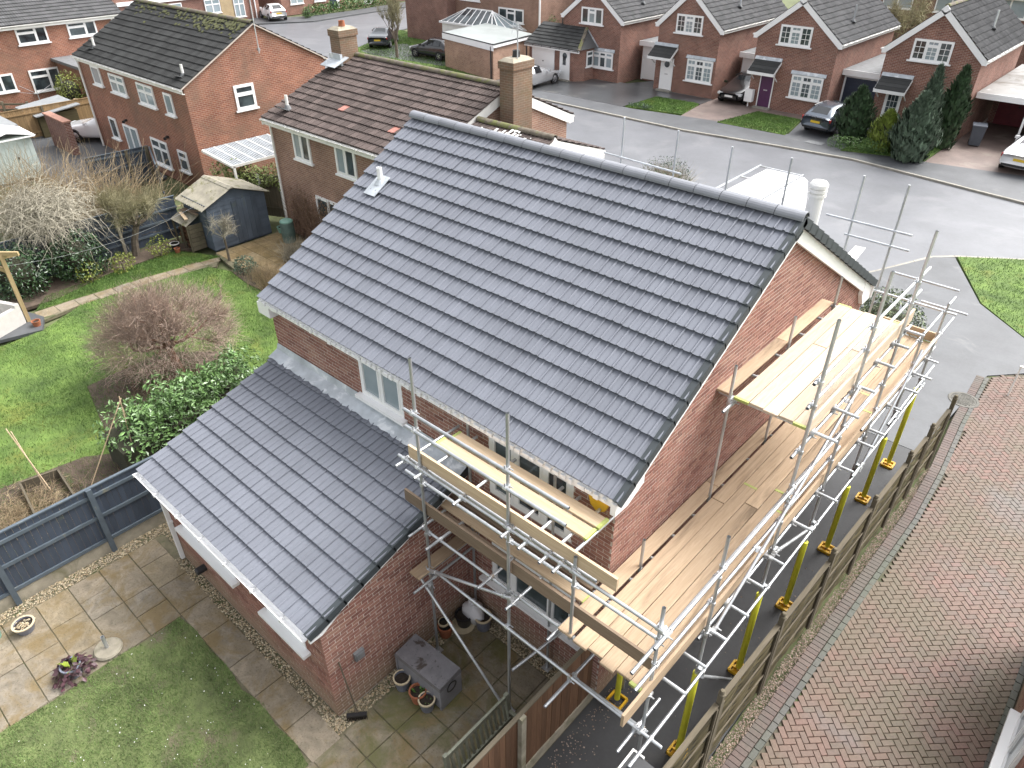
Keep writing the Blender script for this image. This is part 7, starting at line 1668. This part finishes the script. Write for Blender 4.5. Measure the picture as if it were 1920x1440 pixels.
# weeping willow, brambles and apple tree by the dark fence
wt = thing('weeping_tree', (-24.3, .4, 0), 'grey weeping bare shrub with drooping tangled stems at the left', 'tree')
wc = np.array((-24.2, .55, 2.15)); obj('trunk', MB().path([(-24.3, .4, 0), (-24.25, .45, .8), (-24.2, .55, 1.9)], [.09, .08, .06], 6), M['bark_grey'], wt)
n = 2300; d = NR.normal(0, 1, (n, 3)); d[:, 2] = np.abs(d[:, 2]) * .5 + .05; d /= np.linalg.norm(d, axis=1)[:, None]
twig_np('stems', wc + NR.normal(0, 1, (n, 3)) * [.65, .65, .32], d + NR.normal(0, .5, (n, 3)), NR.uniform(.6, 1.7, n), .0085, 7, (0, 0, -1.5), M['twig_pale'], wt, curl=.75)
br_ = thing('bramble_thicket', (-27.5, 2.2, 0), 'tall thicket of bare straw coloured stems below the white car', 'shrub')
n = 1500; px_ = NR.uniform(0, 1, n); b0 = np.stack([-30 + 5.2 * px_ + NR.normal(0, .6, n), 1.2 + 2.6 * px_ + NR.normal(0, .8, n), np.full(n, .2)], 1)
twig_np('stems', b0, NR.normal(0, .28, (n, 3)) + [0, 0, 1], NR.uniform(1.6, 3.4, n), .012, 6, (.2, 0, -.45), M['stem_tan'], br_, curl=.45)
at = thing('apple_tree', (-23.35, 3.1, 0), 'gnarled bare apple tree with upright olive twigs beside the dark fence', 'tree')
obj('trunk', MB().path([(-23.35, 2.9, 0), (-23.3, 3.0, .6), (-23.2, 3.2, 1.2)], [.15, .12, .10], 7), M['bark_grey'], at)
ds = [(math.cos(a), math.sin(a), z) for a, z in ((.2, .5), (1.3, .4), (2.4, .6), (3.5, .5), (4.6, .4), (5.6, .5))]
tips = grow_limbs(Vector((-23.2, 3.2, 1.15)), ds, [.85] * 6, [.06] * 6, 3, .7, .25, M['bark_grey'], at, split=(3, 3), curl=.6)
tp = np.array([tuple(p) for p, d in tips]); k = NR.integers(0, len(tp), 2400)
twig_np('twigs', tp[k], NR.normal(0, .55, (len(k), 3)) + [0, 0, .55], NR.uniform(.25, .7, len(k)), .006, 4, (0, 0, .1), M['twig_olive'], at, curl=.4)
st_ = thing('small_tree', (-20.4, 5.0, 0), 'small round headed bare tree in front of the blue shed', 'tree')
obj('trunk', MB().path([(-20.4, 5.0, 0), (-20.42, 5.02, .5), (-20.4, 5.0, .95)], [.05, .042, .035], 6), M['bark_grey'], st_)
ds = [(math.cos(a), math.sin(a), R.uniform(.3, 1.3)) for a in np.linspace(0, 6.28, 9)]
tips = grow_limbs(Vector((-20.4, 5.0, .9)), ds, [.42] * 9, [.02] * 9, 3, .6, .2, M['twig_pale'], st_, split=(3, 3), curl=.6)
tp = np.array([tuple(p) for p, d in tips]); k = NR.integers(0, len(tp), 700); twig_np('twigs', tp[k], NR.normal(0, .6, (len(k), 3)) + [0, 0, .4], NR.uniform(.1, .35, len(k)), .005, 3, (0, 0, .1), M['twig_pale'], st_)
# laurel hedge against the extension
lh = thing('laurel_hedge', (-11.8, -1.0, 0), 'glossy green laurel hedge beside the extension roof edge', 'hedge')
PP, DD = [], []
for i in range(9):
    f_ = i / 8; c = (-11.65 - .25 * f_ + R.uniform(-.12, .12), -2.35 + 3.1 * f_, .72 + R.uniform(-.08, .14)); p, d = blob_points(620, c, (.85, .62, .72), 9, .55, lump=.4); PP.append(p); DD.append(d)
PP = np.concatenate(PP); DD = np.concatenate(DD); kk = PP[:, 2] > .03; leaves('foliage', PP[kk], DD[kk] + [0, 0, .6], .13, M['laurel'], lh, .42, .6)
n = 170; i = NR.uniform(0, 1, n); b0 = np.stack([-11.65 - .25 * i + NR.normal(0, .35, n), -2.4 + 3.2 * i, np.full(n, 1.0)], 1); pts, _ = twig_np('stems', b0, NR.normal(0, .3, (n, 3)) + [0, 0, 1], NR.uniform(.3, .6, n), .007, 3, (0, 0, 0), M['laurel'], lh)
P = np.repeat(pts[:, 1:].reshape(-1, 3), 4, axis=0) + NR.normal(0, .05, (n * 3 * 4, 3)); leaves('shoots', P, NR.normal(0, .6, P.shape) + [0, 0, .6], .13, M['laurel'], lh, .4, .5)
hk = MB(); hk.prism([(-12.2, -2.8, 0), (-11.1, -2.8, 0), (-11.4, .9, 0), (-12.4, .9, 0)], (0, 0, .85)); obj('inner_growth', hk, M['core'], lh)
# evergreen shrubs and bed plants
bush('evergreen_shrub', 'dark glossy evergreen shrub under the weeping tree by the pergola', 'shrub', (-23.1, -1.0), (1.0, 1.0, .85), 2600, .12, M['ever_dark'], group='evergreen shrubs by the dark fence')
bush('evergreen_shrub', 'dark glossy evergreen shrub right of the weeping tree before the fence', 'shrub', (-23.0, .9), (.85, .95, .8), 2200, .12, M['ever_dark'], group='evergreen shrubs by the dark fence')
bush('evergreen_shrub', 'bright leaved shrub at the left edge above the pergola', 'shrub', (-25.6, -1.3), (1.0, .9, 1.35), 1600, .13, M['laurel'])
for x, y, lb_ in ((-22.35, .9, 'yellow leaved low shrub nearest the weeping tree in the bed'), (-22.3, 2.0, 'small yellow shrub in the middle of the flower bed'), (-22.6, 3.5, 'yellowish spotted shrub near the log store')): bush('yellow_shrub', lb_, 'shrub', (x, y), (.35, .4, .38), 320, .09, M['lime'], core=False, group='yellow shrubs in the bed')
bush('yellow_shrub', 'round lime green shrub under the far left windows', 'shrub', (-46.3, 9.9), (.9, .9, 1.15), 1700, .12, M['lime'])
ih = thing('ivy_hedge', (-23, 8.6, 0), 'yellow green ivy spilling over the fence behind the blue shed', 'hedge')
PP, DD = [], []
for i in range(8):
    f_ = i / 7; p, d = blob_points(420, (-24.6 + 3.8 * f_, 7.6 + 1.7 * f_, 1.75 + .1 * math.sin(i * 2)), (.55, .5, .42), 9, .6, lump=.4); PP.append(p); DD.append(d)
leaves('foliage', np.concatenate(PP), np.concatenate(DD) + [0, 0, .5], .09, M['ivy'], ih, .7, .7)
cr_ = thing('wall_creeper', (-18.6, 8, 0), 'bare brown climber stems covering the lower wall of the brown roofed house', 'climber')
n = 900; b0 = np.stack([NR.uniform(-20.6, -16.2, n), NR.uniform(7.85, 8.08, n), NR.uniform(0, 1.3, n)], 1); twig_np('stems', b0, NR.normal(0, .5, (n, 3)) * [1, .15, 1] + [0, 0, .8], NR.uniform(.4, 1.3, n), .008, 4, (0, 0, 0), M['stem_brown'], cr_, curl=.35)
n = 700; leaves('dead_leaves', np.stack([NR.uniform(-20.4, -16.4, n), NR.uniform(7.75, 8.05, n), NR.uniform(.1, 2.1, n)], 1), np.tile([0, -1, 0], (n, 1)), .07, M['stem_brown'], cr_, .7)
gb = thing('grass_clump', (-17.6, 4.9, 0), 'brown feathery grass clump in the bed by the terrace', 'plant'); n = 800; b0 = np.stack([-17.7 + NR.normal(0, .45, n), 4.9 + NR.normal(0, .22, n), np.full(n, .02)], 1); twig_np('stems', b0, NR.normal(0, .35, (n, 3)) + [0, 0, 1], NR.uniform(.3, .75, n), .006, 3, (0, 0, -.3), M['stem_tan'], gb)
bush('evergreen_shrub', 'blue green low shrub in the bed beside the brown grass clump', 'shrub', (-19.0, 4.85), (.42, .38, .3), 500, .1, M['conifer_grey'], core=False, trunk=False)
bush('bare_shrub', 'pale dry shrub by the terrace beside the water butt', 'shrub', (-18.6, 6.6), (.5, .5, .4), 10, .05, M['stem_tan'], core=False); n = 500; o_ = bpy.data.objects.get('bare_shrub')
twig_np('stems', np.stack([-18.6 + NR.normal(0, .2, n), 6.6 + NR.normal(0, .2, n), np.full(n, .05)], 1), NR.normal(0, .6, (n, 3)) + [0, 0, 1], NR.uniform(.4, .9, n), .006, 3, (0, 0, 0), M['twig_pale'], o_)
for nm, lb_, cx_, cy_, sx_, sy_, n, ln, m_ in (('bed_twigs', 'brown twiggy undergrowth beneath the bare tree', -14.5, -.3, 1.0, .8, 1500, .55, 'stem_brown'), ('dead_stems', 'dead brown stems filling the raised bed and fence edge', -11.7, -4.9, .8, .9, 1900, .5, 'stem_tan'), ('dead_stems', 'dark twiggy stems between the canes and the fence', -10.7, -3.0, .6, .5, 1000, .5, 'stem_brown')):
    t = thing(nm, (cx_, cy_, 0), lb_, 'plants'); b0 = np.stack([cx_ + NR.normal(0, sx_ * .6, n), cy_ + NR.normal(0, sy_ * .6, n), np.full(n, .02)], 1); b0[:, 0] = np.minimum(b0[:, 0], -9.62); twig_np('stems', b0, NR.normal(0, .7, (n, 3)) + [0, 0, .8], NR.uniform(.2, 1, n) * ln, .006, 4, (0, 0, -.4), M[m_], t, curl=.5)
bush('low_plants', 'mixed low green growth beneath the bare tree', 'plants', (-14.9, -.2), (.9, .8, .22), 900, .08, M['leaf_green'], core=False, trunk=False)
# conifers and hedge in front of the right hand house
def conifer(label, x, y, h, r, m, n, sz, wide=.45, cat='conifer'):
    t = thing('conifer', (x, y, 0), label, cat, group='conifers across the street')
    u = NR.uniform(0, 1, n); prof = np.where(u < wide, .62 + .38 * u / wide, np.maximum(0.02, (1 - u) / (1 - wide)) ** .75)
    a = NR.uniform(0, 6.283, n); lump = 1 + .22 * np.sin(a * 5 + u * 9) * np.sin(u * 23 + a * 2); rr = r * prof * lump * NR.uniform(.72, 1.05, n)
    P = np.stack([x + rr * np.cos(a), y + rr * np.sin(a), .12 + u * (h - .12)], 1); Nn = np.stack([np.cos(a), np.sin(a), np.full(n, .25)], 1)
    D = Nn * .45 + [0, 0, 1] + NR.normal(0, .3, (n, 3)); D /= np.linalg.norm(D, axis=1)[:, None]; W = np.cross(D, Nn); W /= np.linalg.norm(W, axis=1)[:, None]; s = (sz * NR.uniform(.6, 1.5, n))[:, None]
    V = np.stack([P - D * s * .5, P + W * s * .22, P + D * s * .7, P - W * s * .22], 1).reshape(-1, 3); tag(link(bpy.data.objects.new('foliage', np_mesh('foliage', V, np.arange(4 * n).reshape(-1, 4), m)), t), kind='stuff')
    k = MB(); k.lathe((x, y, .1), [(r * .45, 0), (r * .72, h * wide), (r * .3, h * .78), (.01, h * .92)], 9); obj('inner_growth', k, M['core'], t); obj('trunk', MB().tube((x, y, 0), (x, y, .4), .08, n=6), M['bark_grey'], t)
conifer('dark green broad conifer directly behind the low hedge', -9.25, 34.9, 2.75, .95, M['conifer'], 3200, .22)
conifer('golden green rounded conifer in the middle of the group', -7.45, 34.3, 2.0, .8, M['conifer_gold'], 2200, .2)
conifer('tall grey green conifer standing forward nearest the pavement', -5.95, 33.7, 3.1, 1.1, M['conifer_grey'], 4500, .26, .35)
conifer('tallest slim conifer rising behind the grey green one', -6.0, 35.0, 4.1, .75, M['conifer_grey'], 2800, .26, .3)
conifer('slim dark conifer with a split top beside the brick corner', -5.3, 36.9, 3.9, .7, M['conifer'], 3000, .26, .5)
hd_ = thing('low_hedge', (-8.5, 33.3, 0), 'low clipped box hedge by the pavement under the conifers', 'hedge'); PP, DD = [], []
for i in range(5): p, d = blob_points(420, (-9.35 + .5 * i, 33.25 + .12 * i, .33), (.5, .5, .36), 8, .7, lump=.2); PP.append(p); DD.append(d)
leaves('foliage', np.concatenate(PP), np.concatenate(DD), .07, M['leaf_green'], hd_, .6)
bush('evergreen_shrub', 'round variegated shrub by the front corner of the scaffolded house', 'shrub', (-.55, 14.0), (1.15, 1.2, 1.05), 5200, .10, M['variegated'], clump=20, lump=.15)
bush('grey_shrub', 'grey green twiggy shrub beyond the ridge beside the road', 'shrub', (-12.2, 21.3), (1.0, 1.0, .85), 900, .10, M['conifer_grey'], core=False); gs = bpy.data.objects['grey_shrub']; n = 1400; d = NR.normal(0, 1, (n, 3)); d[:, 2] = np.abs(d[:, 2]) + .2
twig_np('stems', np.tile([-12.2, 21.3, .3], (n, 1)) + NR.normal(0, .3, (n, 3)) * [1, 1, .3], d, NR.uniform(.7, 1.3, n), .011, 3, (0, 0, .1), M['twig_pale'], gs)
vt = thing('bare_tree', (-44.7, 33.7, 0), 'bare vase shaped street tree between the two dark cars', 'tree'); obj('trunk', MB().path([(-44.7, 33.7, 0), (-44.7, 33.72, .7), (-44.72, 33.7, 1.3)], [.13, .12, .11], 7), M['bark_grey'], vt)
ds = [(math.cos(a) * .45, math.sin(a) * .45, 1) for a in np.linspace(0, 6.28, 8)[:-1]]; tips = grow_limbs(Vector((-44.72, 33.7, 1.1)), ds, [1.5] * 7, [.05] * 7, 3, .35, .35, M['bark_grey'], vt, split=(3, 3), curl=.2)
tp = np.array([tuple(p) for p, d in tips]); k = NR.integers(0, len(tp), 900); twig_np('twigs', tp[k], NR.normal(0, .35, (len(k), 3)) + [0, 0, 1], NR.uniform(.4, .9, len(k)), .011, 3, (0, 0, .1), M['twig_olive'], vt)
vt2 = thing('bare_tree', (-13.6, 54, 0), 'bare ivy tinted tree behind the street gables at the top right', 'tree'); obj('trunk', MB().tube((-13.6, 54, 0), (-13.6, 54, 1.8), .16, .12, 7), M['bark_grey'], vt2)
ds = [(math.cos(a) * .7, math.sin(a) * .7, 1) for a in np.linspace(0, 6.28, 8)[:-1]]; tips = grow_limbs(Vector((-13.6, 54, 1.6)), ds, [1.5] * 7, [.06] * 7, 3, .5, .3, M['bark_grey'], vt2, split=(3, 3), curl=.4)
tp = np.array([tuple(p) for p, d in tips]); k = NR.integers(0, len(tp), 1500); twig_np('twigs', tp[k], NR.normal(0, .6, (len(k), 3)) + [0, 0, .5], NR.uniform(.4, 1.0, len(k)), .013, 3, (0, 0, -.2), M['twig_olive'], vt2)
fh = thing('clipped_hedge', (-67.5, 47, 0), 'long clipped hedge along the far side road', 'hedge'); PP, DD = [], []
for i in range(13): p, d = blob_points(260, (-68.4 - .12 * i, 42.4 + .95 * i, .5), (.55, .75, .55), 8, .7, lump=.2); PP.append(p); DD.append(d)
leaves('foliage', np.concatenate(PP), np.concatenate(DD), .16, M['leaf_green'], fh, .7)
bush('round_shrub', 'small ball shaped shrub at the end of the far hedge', 'shrub', (-67.6, 41.2), (.5, .5, .5), 500, .14, M['leaf_green'])
bush('round_shrub', 'dark shrub glimpsed between two brick walls behind the garages', 'shrub', (-36.4, 42.6), (.8, .8, 1.4), 900, .16, M['leaf_green'])
bush('low_plants', 'pale straggly plants at the front edge of the left street lawn', 'plants', (-21.5, 33.4), (.9, .25, .15), 260, .1, M['conifer_grey'], core=False, trunk=False)
# fallen leaves, daisies and litter
P = np.stack([NR.uniform(-6.7, -2.7, 160), NR.uniform(-8, -3.9, 160), np.full(160, .03)], 1); leaves('petals', P, np.tile([0, 0, 1], (160, 1)), .022, M['white_old'], None, .7, .3)
P = np.stack([NR.uniform(.1, 8, 240), NR.uniform(-4, 15, 240), np.full(240, .012)], 1); leaves('fallen_leaves', P, np.tile([0, 0, 1], (240, 1)), .03, M['stem_brown'], None, .6, .2)
